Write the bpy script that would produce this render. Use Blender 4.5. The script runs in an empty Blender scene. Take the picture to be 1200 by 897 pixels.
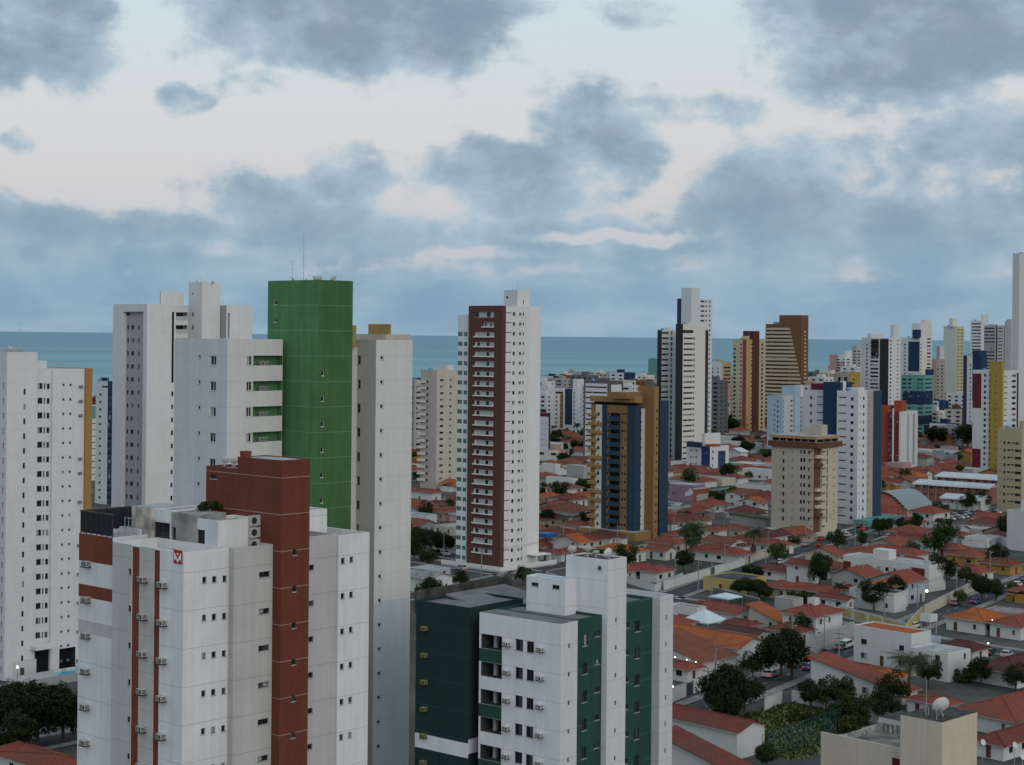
import bpy, bmesh, math, random
from math import radians as rad, sin, cos, pi
from mathutils import Vector, Matrix
R = random.Random(7)
SC = bpy.context.scene
COL = SC.collection

# ------------------------------------------------------------------ camera
FPX, PX0, PY0, ROLL, CAMH = 1950.0, 600.0, 393.6, 0.0094, 68.0
cd = bpy.data.cameras.new('camera'); cam = bpy.data.objects.new('camera', cd); COL.objects.link(cam)
cd.sensor_fit = 'HORIZONTAL'; cd.sensor_width = 36.0; cd.lens = 36.0*FPX/1200.0
cd.shift_y = -(448.5-PY0)/1200.0
cd.clip_start = 1.0; cd.clip_end = 300000.0
cam.matrix_world = Matrix.Translation((0, 0, CAMH)) @ Matrix.Rotation(rad(90), 4, 'X') @ Matrix.Rotation(ROLL, 4, 'Z')
SC.camera = cam

# ------------------------------------------------------------------ light and sky
SUN_AZ, SUN_EL = 152.0, 24.0        # degrees clockwise from +Y: behind the camera, to the right
sl = bpy.data.lights.new('sun', 'SUN'); so = bpy.data.objects.new('sun', sl); COL.objects.link(so)
sl.energy = .78; sl.angle = rad(40); sl.color = (1.0, 0.92, 0.84)
sdir = Vector((sin(rad(SUN_AZ))*cos(rad(SUN_EL)), cos(rad(SUN_AZ))*cos(rad(SUN_EL)), sin(rad(SUN_EL))))
so.rotation_euler = sdir.to_track_quat('Z', 'Y').to_euler()
SC.view_settings.view_transform = 'Standard'; SC.view_settings.look = 'None'
SC.view_settings.exposure = 0.0; SC.view_settings.gamma = 1.0; SC.view_settings.use_curve_mapping = False

def build_sky():
    w = bpy.data.worlds.new('World'); SC.world = w; w.use_nodes = True
    nt = w.node_tree; N = nt.nodes; L = nt.links; N.clear()
    def nd(t, **k):
        n = N.new(t)
        for a, b in k.items(): setattr(n, a, b)
        return n
    def math_(op, a, b=None, c=None, clamp=False):
        n = nd('ShaderNodeMath', operation=op); n.use_clamp = clamp
        for i, x in enumerate((a, b, c)):
            if x is None: continue
            if isinstance(x, (int, float)): n.inputs[i].default_value = x
            else: L.new(x, n.inputs[i])
        return n.outputs[0]
    def mixc(f, a, b, mode='MIX'):
        n = nd('ShaderNodeMix', data_type='RGBA', blend_type=mode)
        for s, x in ((n.inputs[0], f), (n.inputs[6], a), (n.inputs[7], b)):
            if isinstance(x, (int, float)): s.default_value = x
            elif isinstance(x, tuple): s.default_value = (*x, 1)
            else: L.new(x, s)
        return n.outputs[2]
    def mrange(x, a, b, c=0.0, d=1.0, smooth=True):
        n = nd('ShaderNodeMapRange'); n.interpolation_type = 'SMOOTHSTEP' if smooth else 'LINEAR'
        L.new(x, n.inputs[0])
        for i, q in enumerate((a, b, c, d)): n.inputs[1+i].default_value = q
        return n.outputs[0]
    tc = nd('ShaderNodeTexCoord'); sp = nd('ShaderNodeSeparateXYZ'); L.new(tc.outputs['Generated'], sp.inputs[0])
    az = math_('ARCTAN2', sp.outputs[0], sp.outputs[1]); el = math_('ARCSINE', sp.outputs[2])
    ae = nd('ShaderNodeCombineXYZ'); L.new(az, ae.inputs[0]); L.new(el, ae.inputs[1])
    def noise(scale, detail, rough, off, sx=1.0, sy=1.0, src=None, dist=0.0):
        m = nd('ShaderNodeMapping'); L.new(src or ae.outputs[0], m.inputs[0])
        m.inputs['Location'].default_value = off; m.inputs['Scale'].default_value = (sx, sy, 1)
        n = nd('ShaderNodeTexNoise'); L.new(m.outputs[0], n.inputs['Vector'])
        n.inputs['Scale'].default_value = scale; n.inputs['Detail'].default_value = detail
        n.inputs['Roughness'].default_value = rough; n.inputs['Distortion'].default_value = dist
        return n.outputs['Fac']
    # cloud banks: azimuth/elevation centre and half-size, written in photo units (1950 per radian)
    banks = [(20,40,175,105,1.0), (420,25,260,90,1.1), (1060,45,215,120,1.15), (690,172,112,98,.9), (615,212,165,66,.95),
             (825,130,110,32,.7), (1010,252,320,112,1.05), (1150,185,150,90,.9), (385,255,215,84,1.0), (150,292,420,52,1.0),
             (630,285,230,55,.85), (930,250,170,90,.8), (30,185,40,22,.5), (225,124,46,24,.6), (300,112,70,28,.55), (760,14,75,26,.5)]
    dens = None
    wob = nd('ShaderNodeTexNoise'); L.new(ae.outputs[0], wob.inputs['Vector']); wob.inputs['Scale'].default_value = 22; wob.inputs['Detail'].default_value = 3
    wv = nd('ShaderNodeVectorMath', operation='MULTIPLY_ADD'); L.new(wob.outputs['Color'], wv.inputs[0])
    wv.inputs[1].default_value = (.05, .03, 0); L.new(ae.outputs[0], wv.inputs[2])
    for (px, py, rx, ry, s) in banks:
        a = nd('ShaderNodeVectorMath', operation='SUBTRACT'); L.new(wv.outputs[0], a.inputs[0])
        a.inputs[1].default_value = ((px-600)/FPX+.025, (PY0-py)/FPX+.015, 0)
        b = nd('ShaderNodeVectorMath', operation='MULTIPLY'); L.new(a.outputs[0], b.inputs[0])
        b.inputs[1].default_value = (FPX/rx, FPX/ry, 0)
        c = nd('ShaderNodeVectorMath', operation='LENGTH'); L.new(b.outputs[0], c.inputs[0])
        g = math_('MULTIPLY', mrange(c.outputs['Value'], 1.25, .35), s)
        dens = g if dens is None else math_('MAXIMUM', dens, g)
    # elsewhere (out of the view) scattered cloud from noise alone
    side = mrange(math_('ABSOLUTE', az), .36, .5)
    big = noise(3.2, 4, .5, (4, 2, 0), 1, 2.2)
    dens = math_('MAXIMUM', dens, math_('MULTIPLY', side, mrange(big, .42, .62, 0, .9)))
    high = mrange(el, .215, .3)
    dens = math_('MAXIMUM', dens, math_('MULTIPLY', high, mrange(big, .42, .6, 0, .9)))
    low = mrange(el, .062, .018)
    dens = math_('MAXIMUM', dens, math_('MULTIPLY', low, 1.15))
    for (px, py, rx, ry, s) in ((715,279,120,10,.75), (1060,200,120,40,.42), (480,238,60,30,.4), (690,200,50,30,.3), (560,302,90,9,.4), (250,292,80,10,.35)):
        a = nd('ShaderNodeVectorMath', operation='SUBTRACT'); L.new(wv.outputs[0], a.inputs[0]); a.inputs[1].default_value = ((px-600)/FPX+.025, (PY0-py)/FPX+.015, 0)
        b = nd('ShaderNodeVectorMath', operation='MULTIPLY'); L.new(a.outputs[0], b.inputs[0]); b.inputs[1].default_value = (FPX/rx, FPX/ry, 0)
        c = nd('ShaderNodeVectorMath', operation='LENGTH'); L.new(b.outputs[0], c.inputs[0])
        dens = math_('SUBTRACT', dens, math_('MULTIPLY', mrange(c.outputs['Value'], 1.3, .3), s))
    n1 = noise(23, 7, .56, (3.1, 1.7, 0), .95, 1.35, dist=.2)
    n2 = noise(70, 5, .6, (.3, 5.7, 0), 1, 1.6)
    d2 = math_('ADD', dens, math_('MULTIPLY', math_('SUBTRACT', n1, .5), 1.75))
    d2 = math_('ADD', d2, math_('MULTIPLY', math_('SUBTRACT', n2, .5), .5))
    mask = mrange(d2, .26, .72)
    # clear air: Nishita, veiled by thin high cloud lit by the low sun
    sky = nd('ShaderNodeTexSky'); sky.sky_type = 'NISHITA'; sky.sun_disc = False
    sky.sun_elevation = rad(SUN_EL); sky.sun_rotation = rad(SUN_AZ)
    nish = nd('ShaderNodeVectorMath', operation='SCALE'); L.new(sky.outputs[0], nish.inputs[0]); nish.inputs['Scale'].default_value = .08
    rp = nd('ShaderNodeValToRGB'); L.new(mrange(el, 0, .26, 0, 1, False), rp.inputs[0])
    cr = rp.color_ramp
    cr.elements[0].position = 0; cr.elements[0].color = (.42, .50, .62, 1)
    cr.elements[1].position = 1; cr.elements[1].color = (.64, .82, .89, 1)
    for p, c in ((.2, (.55, .57, .65)), (.34, (.69, .65, .665)), (.5, (.73, .725, .73)), (.72, (.69, .795, .83))):
        e = cr.elements.new(p); e.color = (*c, 1)
    clear = mixc(.82, nish.outputs[0], rp.outputs[0])
    # cloud: blue-grey bodies, paler thin rims, darker thick bases
    thick = mrange(d2, .55, 1.35)
    n3 = noise(15, 5, .5, (8.2, .4, 0), 1, 1.35)
    body = mixc(mrange(n3, .35, .65), (.275, .385, .485), (.41, .53, .62))
    core = mixc(mrange(el, .05, .2), (.25, .36, .46), (.205, .29, .385))
    cl = mixc(math_('MULTIPLY', thick, .75), body, core)
    n4 = noise(42, 5, .5, (2.2, 9.4, 0), 1, 1.25)
    cl = mixc(mrange(n4, .42, .72, 0, .32), cl, (.42, .525, .605))
    cl = mixc(math_('MULTIPLY', mrange(thick, .5, 1), .35), cl, (.25, .315, .43))
    rim = mrange(d2, .35, .95, .5, 0)
    cl = mixc(rim, cl, (.54, .63, .68))
    lowc = mixc(mrange(n3, .32, .68), (.225, .36, .49), (.30, .44, .555))
    n5 = noise(14, 5, .55, (5.2, 3.3, 0), .8, 3.2)
    lowc = mixc(mrange(n5, .48, .68, 0, .38), lowc, (.43, .54, .64))
    cl = mixc(mrange(el, .085, .015, 0, .85), cl, lowc)
    col = mixc(mask, clear, cl)
    # the west, behind the camera, is where the light comes from
    west = mrange(math_('MULTIPLY', sp.outputs[1], -1.0), -.6, .8)
    sc = nd('ShaderNodeMix', data_type='RGBA', blend_type='MULTIPLY'); sc.inputs[0].default_value = 1; L.new(col, sc.inputs[6])
    L.new(mixc(west, (1.05, 1.07, 1.12), (1.2, 1.12, 1.08)), sc.inputs[7])
    front = mrange(sp.outputs[1], .75, .9)
    fin = mixc(front, sc.outputs[2], col)
    bg = nd('ShaderNodeBackground'); L.new(fin, bg.inputs[0]); bg.inputs[1].default_value = 1.0
    out = nd('ShaderNodeOutputWorld'); L.new(bg.outputs[0], out.inputs[0])
build_sky()

# ------------------------------------------------------------------ helpers
def un(px, py):
    dx, dy = px-PX0, py-PY0
    return (dx+ROLL*dy)/FPX, (dy-ROLL*dx)/FPX
def G(px, py, z=0.0):
    a, b = un(px, py); Y = (CAMH-z)/b
    return Vector((a*Y, Y, z))
def at(px, py, Y):
    a, b = un(px, py); return Vector((a*Y, Y, CAMH-b*Y))
def proj(x, y, z):
    a, b = x/y*FPX, (CAMH-z)/y*FPX
    return PX0+a-ROLL*b, PY0+b+ROLL*a

def tag(o, label=None, cat=None, group=None, kind=None):
    if label: o['label'] = label
    if cat: o['category'] = cat
    if group: o['group'] = group
    if kind: o['kind'] = kind
    return o
def empty(name, loc, rz=0.0, label=None, cat=None, group=None):
    o = bpy.data.objects.new(name, None); COL.objects.link(o)
    o.location = loc; o.rotation_euler = (0, 0, rz); o.empty_display_size = .5
    return tag(o, label, cat, group)
def link(name, me, parent=None, loc=(0, 0, 0), rot=(0, 0, 0), scale=None):
    o = bpy.data.objects.new(name, me); COL.objects.link(o)
    if parent is not None: o.parent = parent
    o.location = loc; o.rotation_euler = rot
    if scale is not None: o.scale = scale
    return o

class MB:
    """collects quads, boxes and tubes into one mesh"""
    def __init__(s): s.v = []; s.f = []; s.mi = []; s.m = []
    def mat(s, m):
        if m not in s.m: s.m.append(m)
        return s.m.index(m)
    def poly(s, pts, m):
        i = len(s.v); s.v += [tuple(p) for p in pts]; s.f.append(tuple(range(i, i+len(pts)))); s.mi.append(s.mat(m))
    def box(s, x0, x1, y0, y1, z0, z1, m, top=None):
        if x0 > x1: x0, x1 = x1, x0
        if y0 > y1: y0, y1 = y1, y0
        i = len(s.v); k = s.mat(m)
        s.v += [(x0,y0,z0),(x1,y0,z0),(x1,y1,z0),(x0,y1,z0),(x0,y0,z1),(x1,y0,z1),(x1,y1,z1),(x0,y1,z1)]
        for q in ((0,3,2,1),(0,1,5,4),(1,2,6,5),(2,3,7,6),(3,0,4,7)): s.f.append(tuple(i+a for a in q)); s.mi.append(k)
        s.f.append((i+4,i+5,i+6,i+7)); s.mi.append(s.mat(top) if top else k)
    def tube(s, p, q, r0, r1, m, n=6, cap=True):
        p, q = Vector(p), Vector(q); d = (q-p).normalized()
        a = d.orthogonal().normalized(); b = d.cross(a); i = len(s.v); k = s.mat(m)
        for c, r in ((p, r0), (q, r1)):
            for j in range(n):
                t = 2*pi*j/n; s.v.append(tuple(c+a*(r*cos(t))+b*(r*sin(t))))
        for j in range(n):
            j2 = (j+1) % n; s.f.append((i+j, i+j2, i+n+j2, i+n+j)); s.mi.append(k)
        if cap:
            s.f.append(tuple(i+n+j for j in range(n))); s.mi.append(k)
            s.f.append(tuple(i+j for j in reversed(range(n)))); s.mi.append(k)
    def add(s, me, M):
        i = len(s.v); s.v += [tuple(M @ v.co) for v in me.vertices]
        mm = [s.mat(m) for m in me.materials]
        for p in me.polygons: s.f.append(tuple(i+a for a in p.vertices)); s.mi.append(mm[p.material_index])
    def mesh(s, name, smooth=False):
        me = bpy.data.meshes.new(name); me.from_pydata(s.v, [], s.f)
        for m in s.m: me.materials.append(m)
        me.polygons.foreach_set('material_index', s.mi)
        if smooth: me.polygons.foreach_set('use_smooth', [True]*len(s.f))
        me.update(); return me
    def build(s, name, parent=None, loc=(0, 0, 0), rot=(0, 0, 0), smooth=False):
        return link(name, s.mesh(name, smooth), parent, loc, rot)

# ------------------------------------------------------------------ materials
MC = {}
def mat_nodes(name):
    m = bpy.data.materials.new(name); m.use_nodes = True; nt = m.node_tree
    bs = nt.nodes['Principled BSDF']; bs.inputs['Specular IOR Level'].default_value = .12
    return m, nt, bs
def _noise(nt, scale, detail=4, rough=.55, vec=None, sc=(1, 1, 1), coord='Object'):
    tc = nt.nodes.new('ShaderNodeTexCoord'); mp = nt.nodes.new('ShaderNodeMapping')
    nt.links.new(tc.outputs[coord], mp.inputs[0]); mp.inputs['Scale'].default_value = sc
    n = nt.nodes.new('ShaderNodeTexNoise'); nt.links.new(mp.outputs[0], n.inputs['Vector'])
    n.inputs['Scale'].default_value = scale; n.inputs['Detail'].default_value = detail; n.inputs['Roughness'].default_value = rough
    return n.outputs['Fac'], tc
def _map(nt, x, a, b, c, d):
    n = nt.nodes.new('ShaderNodeMapRange'); nt.links.new(x, n.inputs[0])
    for i, q in enumerate((a, b, c, d)): n.inputs[i+1].default_value = q
    return n.outputs[0]
def _math(nt, op, a, b=None):
    n = nt.nodes.new('ShaderNodeMath'); n.operation = op
    for i, x in enumerate((a, b)):
        if x is None: continue
        if isinstance(x, (int, float)): n.inputs[i].default_value = x
        else: nt.links.new(x, n.inputs[i])
    return n.outputs[0]
def _mix(nt, f, a, b, mode='MIX'):
    n = nt.nodes.new('ShaderNodeMix'); n.data_type = 'RGBA'; n.blend_type = mode
    for s, x in ((n.inputs[0], f), (n.inputs[6], a), (n.inputs[7], b)):
        if isinstance(x, (int, float)): s.default_value = x
        elif isinstance(x, tuple): s.default_value = (*x[:3], 1)
        else: nt.links.new(x, s)
    return n.outputs[2]
def _bump(nt, bs, h, dist=.02, st=.6):
    b = nt.nodes.new('ShaderNodeBump'); b.inputs['Distance'].default_value = dist; b.inputs['Strength'].default_value = st
    nt.links.new(h, b.inputs['Height']); nt.links.new(b.outputs[0], bs.inputs['Normal'])

def plain(key, c, rough=.6, metal=0.0, var=.12, scale=2.0):
    k = ('p', key)
    if k in MC: return MC[k]
    m, nt, bs = mat_nodes(key)
    f, _ = _noise(nt, scale, 5)
    col = _mix(nt, _map(nt, f, .3, .7, 0, 1), tuple(x*(1-var) for x in c), tuple(min(1, x*(1+var)) for x in c))
    nt.links.new(col, bs.inputs['Base Color'])
    bs.inputs['Roughness'].default_value = rough; bs.inputs['Metallic'].default_value = metal
    if rough < .55: bs.inputs['Specular IOR Level'].default_value = .4
    MC[k] = m; return m
def wall(c, fh=0.0, z0=0.0, jc=None, dirt=.16, tile=0.0, rough=.85):
    """painted render (or small ceramic tiles): rain streaks, patchy tone, a joint line per floor"""
    k = ('w', c, fh, round(z0, 2), jc, dirt, tile)
    if k in MC: return MC[k]
    m, nt, bs = mat_nodes('painted_wall' if not tile else 'tiled_wall')
    f1, tc = _noise(nt, .35, 5, .6); f2, _ = _noise(nt, 1.3, 6, .65, sc=(1, 1, .06)); f3, _ = _noise(nt, 9, 3, .6)
    v = _math(nt, 'MULTIPLY', _map(nt, f1, .3, .75, 1, 1-dirt*.8), _map(nt, f2, .42, .78, 1, 1-dirt*1.0))
    v = _math(nt, 'MULTIPLY', v, _map(nt, f3, .3, .7, 1+dirt*.2, 1-dirt*.2))
    cb = nt.nodes.new('ShaderNodeCombineXYZ')
    for i in range(3): nt.links.new(v, cb.inputs[i])
    col = _mix(nt, 1.0, c, cb.outputs[0], 'MULTIPLY')
    if tile or fh:
        sp = nt.nodes.new('ShaderNodeSeparateXYZ'); nt.links.new(tc.outputs['Object'], sp.inputs[0])
    if tile:
        u = _math(nt, 'ADD', sp.outputs[0], sp.outputs[1])
        gu = _math(nt, 'LESS_THAN', _math(nt, 'FRACT', _math(nt, 'DIVIDE', u, tile)), .16)
        gz = _math(nt, 'LESS_THAN', _math(nt, 'FRACT', _math(nt, 'DIVIDE', sp.outputs[2], tile)), .16)
        g = _math(nt, 'MAXIMUM', gu, gz)
        col = _mix(nt, _math(nt, 'MULTIPLY', g, .14), col, (.3, .27, .25))
        w, _ = _noise(nt, 3.3/tile, 1, .5); col = _mix(nt, _map(nt, w, .3, .7, 0, .12), col, tuple(x*.6 for x in c))
    if fh:
        q = _math(nt, 'FRACT', _math(nt, 'DIVIDE', _math(nt, 'SUBTRACT', sp.outputs[2], z0), fh))
        j = _math(nt, 'LESS_THAN', q, .022)
        col = _mix(nt, _math(nt, 'MULTIPLY', j, .55), col, jc or tuple(x*.5 for x in c))
    nt.links.new(col, bs.inputs['Base Color']); bs.inputs['Roughness'].default_value = rough
    _bump(nt, bs, f3, .01, .4)
    MC[k] = m; return m
def glass(key, c=(.012, .015, .018), rough=.12):
    k = ('g', key)
    if k in MC: return MC[k]
    m, nt, bs = mat_nodes('window_glass_'+key)
    bs.inputs['Base Color'].default_value = (*c, 1); bs.inputs['Roughness'].default_value = rough
    bs.inputs['IOR'].default_value = 1.45; bs.inputs['Specular IOR Level'].default_value = .4
    MC[k] = m; return m
def rooftile(c, c2):
    k = ('rt', c)
    if k in MC: return MC[k]
    m, nt, bs = mat_nodes('clay_roof_tiles')
    f1, tc = _noise(nt, .55, 6, .65); f2, _ = _noise(nt, 2.6, 4, .7); f3, _ = _noise(nt, .16, 3, .5)
    col = _mix(nt, _map(nt, f1, .38, .66, 0, 1), c, c2)
    col = _mix(nt, _map(nt, f2, .5, .8, 0, .75), col, tuple(x*.38 for x in c2))
    col = _mix(nt, _map(nt, f3, .5, .72, 0, .45), col, (.10, .075, .062))
    col = _mix(nt, _map(nt, f2, .42, .2, 0, .4), col, tuple(min(1, x*1.35) for x in c))
    f4, _ = _noise(nt, 7.5, 3, .7); col = _mix(nt, _map(nt, f4, .4, .75, 0, .55), col, tuple(x*.45 for x in c)); col = _mix(nt, _map(nt, f4, .42, .25, 0, .35), col, tuple(min(1, x*1.5) for x in c))
    nt.links.new(col, bs.inputs['Base Color']); bs.inputs['Roughness'].default_value = .88
    w = nt.nodes.new('ShaderNodeTexWave'); w.bands_direction = 'DIAGONAL'; w.inputs['Scale'].default_value = 1.1; w.inputs['Distortion'].default_value = .6
    nt.links.new(tc.outputs['Object'], w.inputs['Vector'])
    _bump(nt, bs, _math(nt, 'ADD', w.outputs['Fac'], _math(nt, 'MULTIPLY', f2, 1.5)), .09, .9)
    MC[k] = m; return m
def foliage(key, c, c2):
    k = ('f', key)
    if k in MC: return MC[k]
    m, nt, bs = mat_nodes('foliage_'+key)
    f, tc = _noise(nt, 1.1, 4, .6); oi = nt.nodes.new('ShaderNodeObjectInfo')
    col = _mix(nt, _map(nt, f, .35, .68, 0, 1), c, c2)
    hs = nt.nodes.new('ShaderNodeHueSaturation'); nt.links.new(col, hs.inputs['Color'])
    nt.links.new(_map(nt, oi.outputs['Random'], 0, 1, .7, 1.3), hs.inputs['Value'])
    nt.links.new(_map(nt, oi.outputs['Random'], 0, 1, .485, .515), hs.inputs['Hue'])
    nt.links.new(hs.outputs[0], bs.inputs['Base Color']); bs.inputs['Roughness'].default_value = .7
    bs.inputs['Specular IOR Level'].default_value = .06
    MC[k] = m; return m
def lamp_mat(key, c, s):
    k = ('l', key)
    if k in MC: return MC[k]
    m, nt, bs = mat_nodes('lit_lamp_'+key)
    bs.inputs['Base Color'].default_value = (*c, 1); bs.inputs['Emission Color'].default_value = (*c, 1); bs.inputs['Emission Strength'].default_value = s
    MC[k] = m; return m

WHITE = (.74, .735, .72); OFFW = (.66, .645, .615); GREYW = (.50, .485, .475); CREAM = (.62, .56, .46)
BRICK = (.16, .040, .024); NAVY = (.028, .05, .115); OCHRE = (.36, .2, .07)
frame_al = plain('aluminium_frame', (.5, .5, .5), .45, .3); frame_wh = plain('white_frame', (.72, .72, .7), .5); frame_gr = plain('grey_frame', (.055, .055, .06), .5); frame_dk = plain('dark_frame', (.03, .03, .03), .5)
conc = plain('weathered_concrete', (.26, .255, .245), .9, var=.35, scale=.8); roofgrey = plain('felt_roof', (.14, .14, .14), .9, var=.4, scale=.5)
rooflt = plain('pale_roof_slab', (.33, .33, .33), .9, var=.35, scale=.5); steel = plain('galvanised_steel', (.42, .43, .44), .45, .5)
g_dark = glass('dark'); g_mid = glass('mid', (.05, .06, .065), .15); g_teal = glass('teal', (.05, .13, .12), .15); sillm = plain('stone_sill', (.36, .355, .345), .8); g_pale = plain('pale_glazing', (.36,.38,.38), .3); g_blue = glass('blue', (.02, .05, .13), .12)
g_blind = plain('window_blind', (.30, .30, .29), .6); g_curt = plain('curtain_cloth', (.42, .40, .37), .9); darkrev = plain('shaded_plaster', (.06, .06, .062), .9); black = plain('dark_interior', (.012, .012, .013), .9)  # shade of deep openings is put into the interior and reveal colours
acw = plain('ac_casing', (.42, .42, .40), .5); acd = plain('ac_casing_white', (.60, .60, .58), .5); acy = plain('ac_casing_old', (.22, .24, .10), .6)

# ------------------------------------------------------------------ window / fitting meshes (cached, shared)
WM = {}
def win_mesh(w, h, kind, var):
    k = (round(w, 2), round(h, 2), kind, var)
    if k in WM: return WM[k]
    b = MB(); fr = {'white': frame_wh, 'teal': frame_al}.get(kind, frame_gr)
    pane = (g_dark, g_dark, g_mid, g_dark, g_dark, g_dark, g_blind, g_dark, g_dark, g_mid, g_dark, g_dark)[var % 12]
    if kind in ('dark', 'slit'): pane = g_dark
    if kind == 'teal': pane = g_teal
    if kind == 'blue': pane = g_blue
    if kind == 'pale': pane = g_pale; fr = frame_wh
    t = min(.05, w*.1, h*.12)
    x0, x1 = -w/2+.002, w/2-.002; z0, z1 = .002, h-.002
    b.box(x0, x1, .02, .06, z0, z0+t, fr); b.box(x0, x1, .02, .06, z1-t, z1, fr)
    b.box(x0, x0+t, .02, .06, z0+t, z1-t, fr); b.box(x1-t, x1, .02, .06, z0+t, z1-t, fr)
    if kind in ('', 'dark', 'white') and w < 3: b.box(x0-.05, x1+.05, -.14, .0, -.05, .004, sillm)
    n = 1 if w < .75 else 2 if w < 2.2 else max(2, int(w/1.0))
    if kind == 'pale': n = 5
    if kind == 'slit': n = 1
    for i in range(n):
        a = x0+t+(x1-x0-2*t)*i/n; c = x0+t+(x1-x0-2*t)*(i+1)/n
        p = g_dark if (kind == 'pale' and i in (0, 3) and (var+i) % 4) else pane if (n == 1 or kind == 'pale' or i != var % n or kind in ('teal', 'blue', 'dark')) else (g_dark, g_mid, g_dark, g_dark, g_blind)[var % 5]
        b.box(a, c, .04+.012*(i % 2), .07, z0+t, z1-t, p)
        if i: b.box(a-.025, a+.025, .022, .038, z0+t, z1-t, fr)
    WM[k] = b.mesh('window'); return WM[k]
def ac_mesh(cas):
    k = ('ac', cas.name)
    if k in WM: return WM[k]
    b = MB()                                   # a window unit on its bracket, faces -y
    b.box(-.34, .34, -.52, -.002, .02, .42, cas); b.box(-.38, .38, -.58, -.002, -.07, .0, frame_dk)
    b.box(-.30, .04, -.53, -.521, .06, .38, frame_dk)
    for i in range(3): b.box(-.30, .04, -.54, -.531, .10+.09*i, .13+.09*i, cas)
    b.box(.10, .30, -.53, -.521, .06, .36, frame_dk)
    for sx in (-.344, .344):
        for i in range(3): b.box(sx-.004, sx+.004, -.46, -.08, .09+.10*i, .15+.10*i, frame_dk)
    WM[k] = b.mesh('air_conditioner'); return WM[k]
def dish_mesh():
    if 'dish' in WM: return WM['dish']
    b = MB(); m = plain('dish_white', (.6, .6, .58), .5); n = 16; rings = 5
    for side in (0, 1):
        for i in range(rings):
            r0, r1 = i/rings, (i+1)/rings
            for j in range(n):
                t0, t1 = 2*pi*j/n, 2*pi*(j+1)/n
                pt = lambda r, t: (r*cos(t), -.32*r*r+.03*side, r*sin(t))
                q = [pt(r0, t0), pt(r0, t1), pt(r1, t1), pt(r1, t0)]
                if i == 0: q = q[1:]
                b.poly(q if side else q[::-1], m)
    for j in range(3):
        t = 2*pi*j/3+.5; b.tube((cos(t)*.93, -.28, sin(t)*.93), (0, -.85, 0), .018, .018, steel, 4)
    b.tube((0, -.95, 0), (0, -.78, 0), .07, .07, steel, 6)
    WM['dish'] = b.mesh('dish', True); return WM['dish']
def add_dish(par, x, y, z, r, az=0.0, tilt=35.0):
    """a dish on its mast: az is its bearing in the parent's frame"""
    mb = MB(); mb.tube((0, 0, -.05), (0, 0, r*1.1), .05, .05, steel, 6)
    for j in range(3): mb.tube((cos(j*2.1)*.45*r, sin(j*2.1)*.45*r, -.03), (0, 0, r*.75), .03, .03, steel, 4)
    o = mb.build('dish_mast', par, (x, y, z))
    d = link('satellite_dish', dish_mesh(), o, (0, 0, r*1.15), (rad(-tilt), 0, az), (r, r, r))
    return o
def add_mast(par, x, y, z, h, arms=0):
    mb = MB(); mb.tube((0, 0, -.05), (0, 0, h), .05, .025, steel, 5)
    for i in range(arms):
        zz = h*(.97-.13*i); w = .55-.06*i
        mb.tube((-w, 0, zz), (w, 0, zz), .018, .018, steel, 4)
    if h > 4:
        for j in range(3): mb.tube((cos(j*2.1)*1.2, sin(j*2.1)*1.2, 0), (0, 0, h*.55), .012, .012, steel, 3)
    return mb.build('antenna_mast', par, (x, y, z))
def tank_mesh():
    if 'tank' in WM: return WM['tank']
    b = MB(); m = plain('water_tank_plastic', (.12, .28, .5), .5)
    b.tube((0, 0, 0), (0, 0, 1.05), .62, .75, m, 14); b.tube((0, 0, 1.05), (0, 0, 1.2), .78, .45, m, 14)
    WM['tank'] = b.mesh('water_tank'); return WM['tank']

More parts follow.
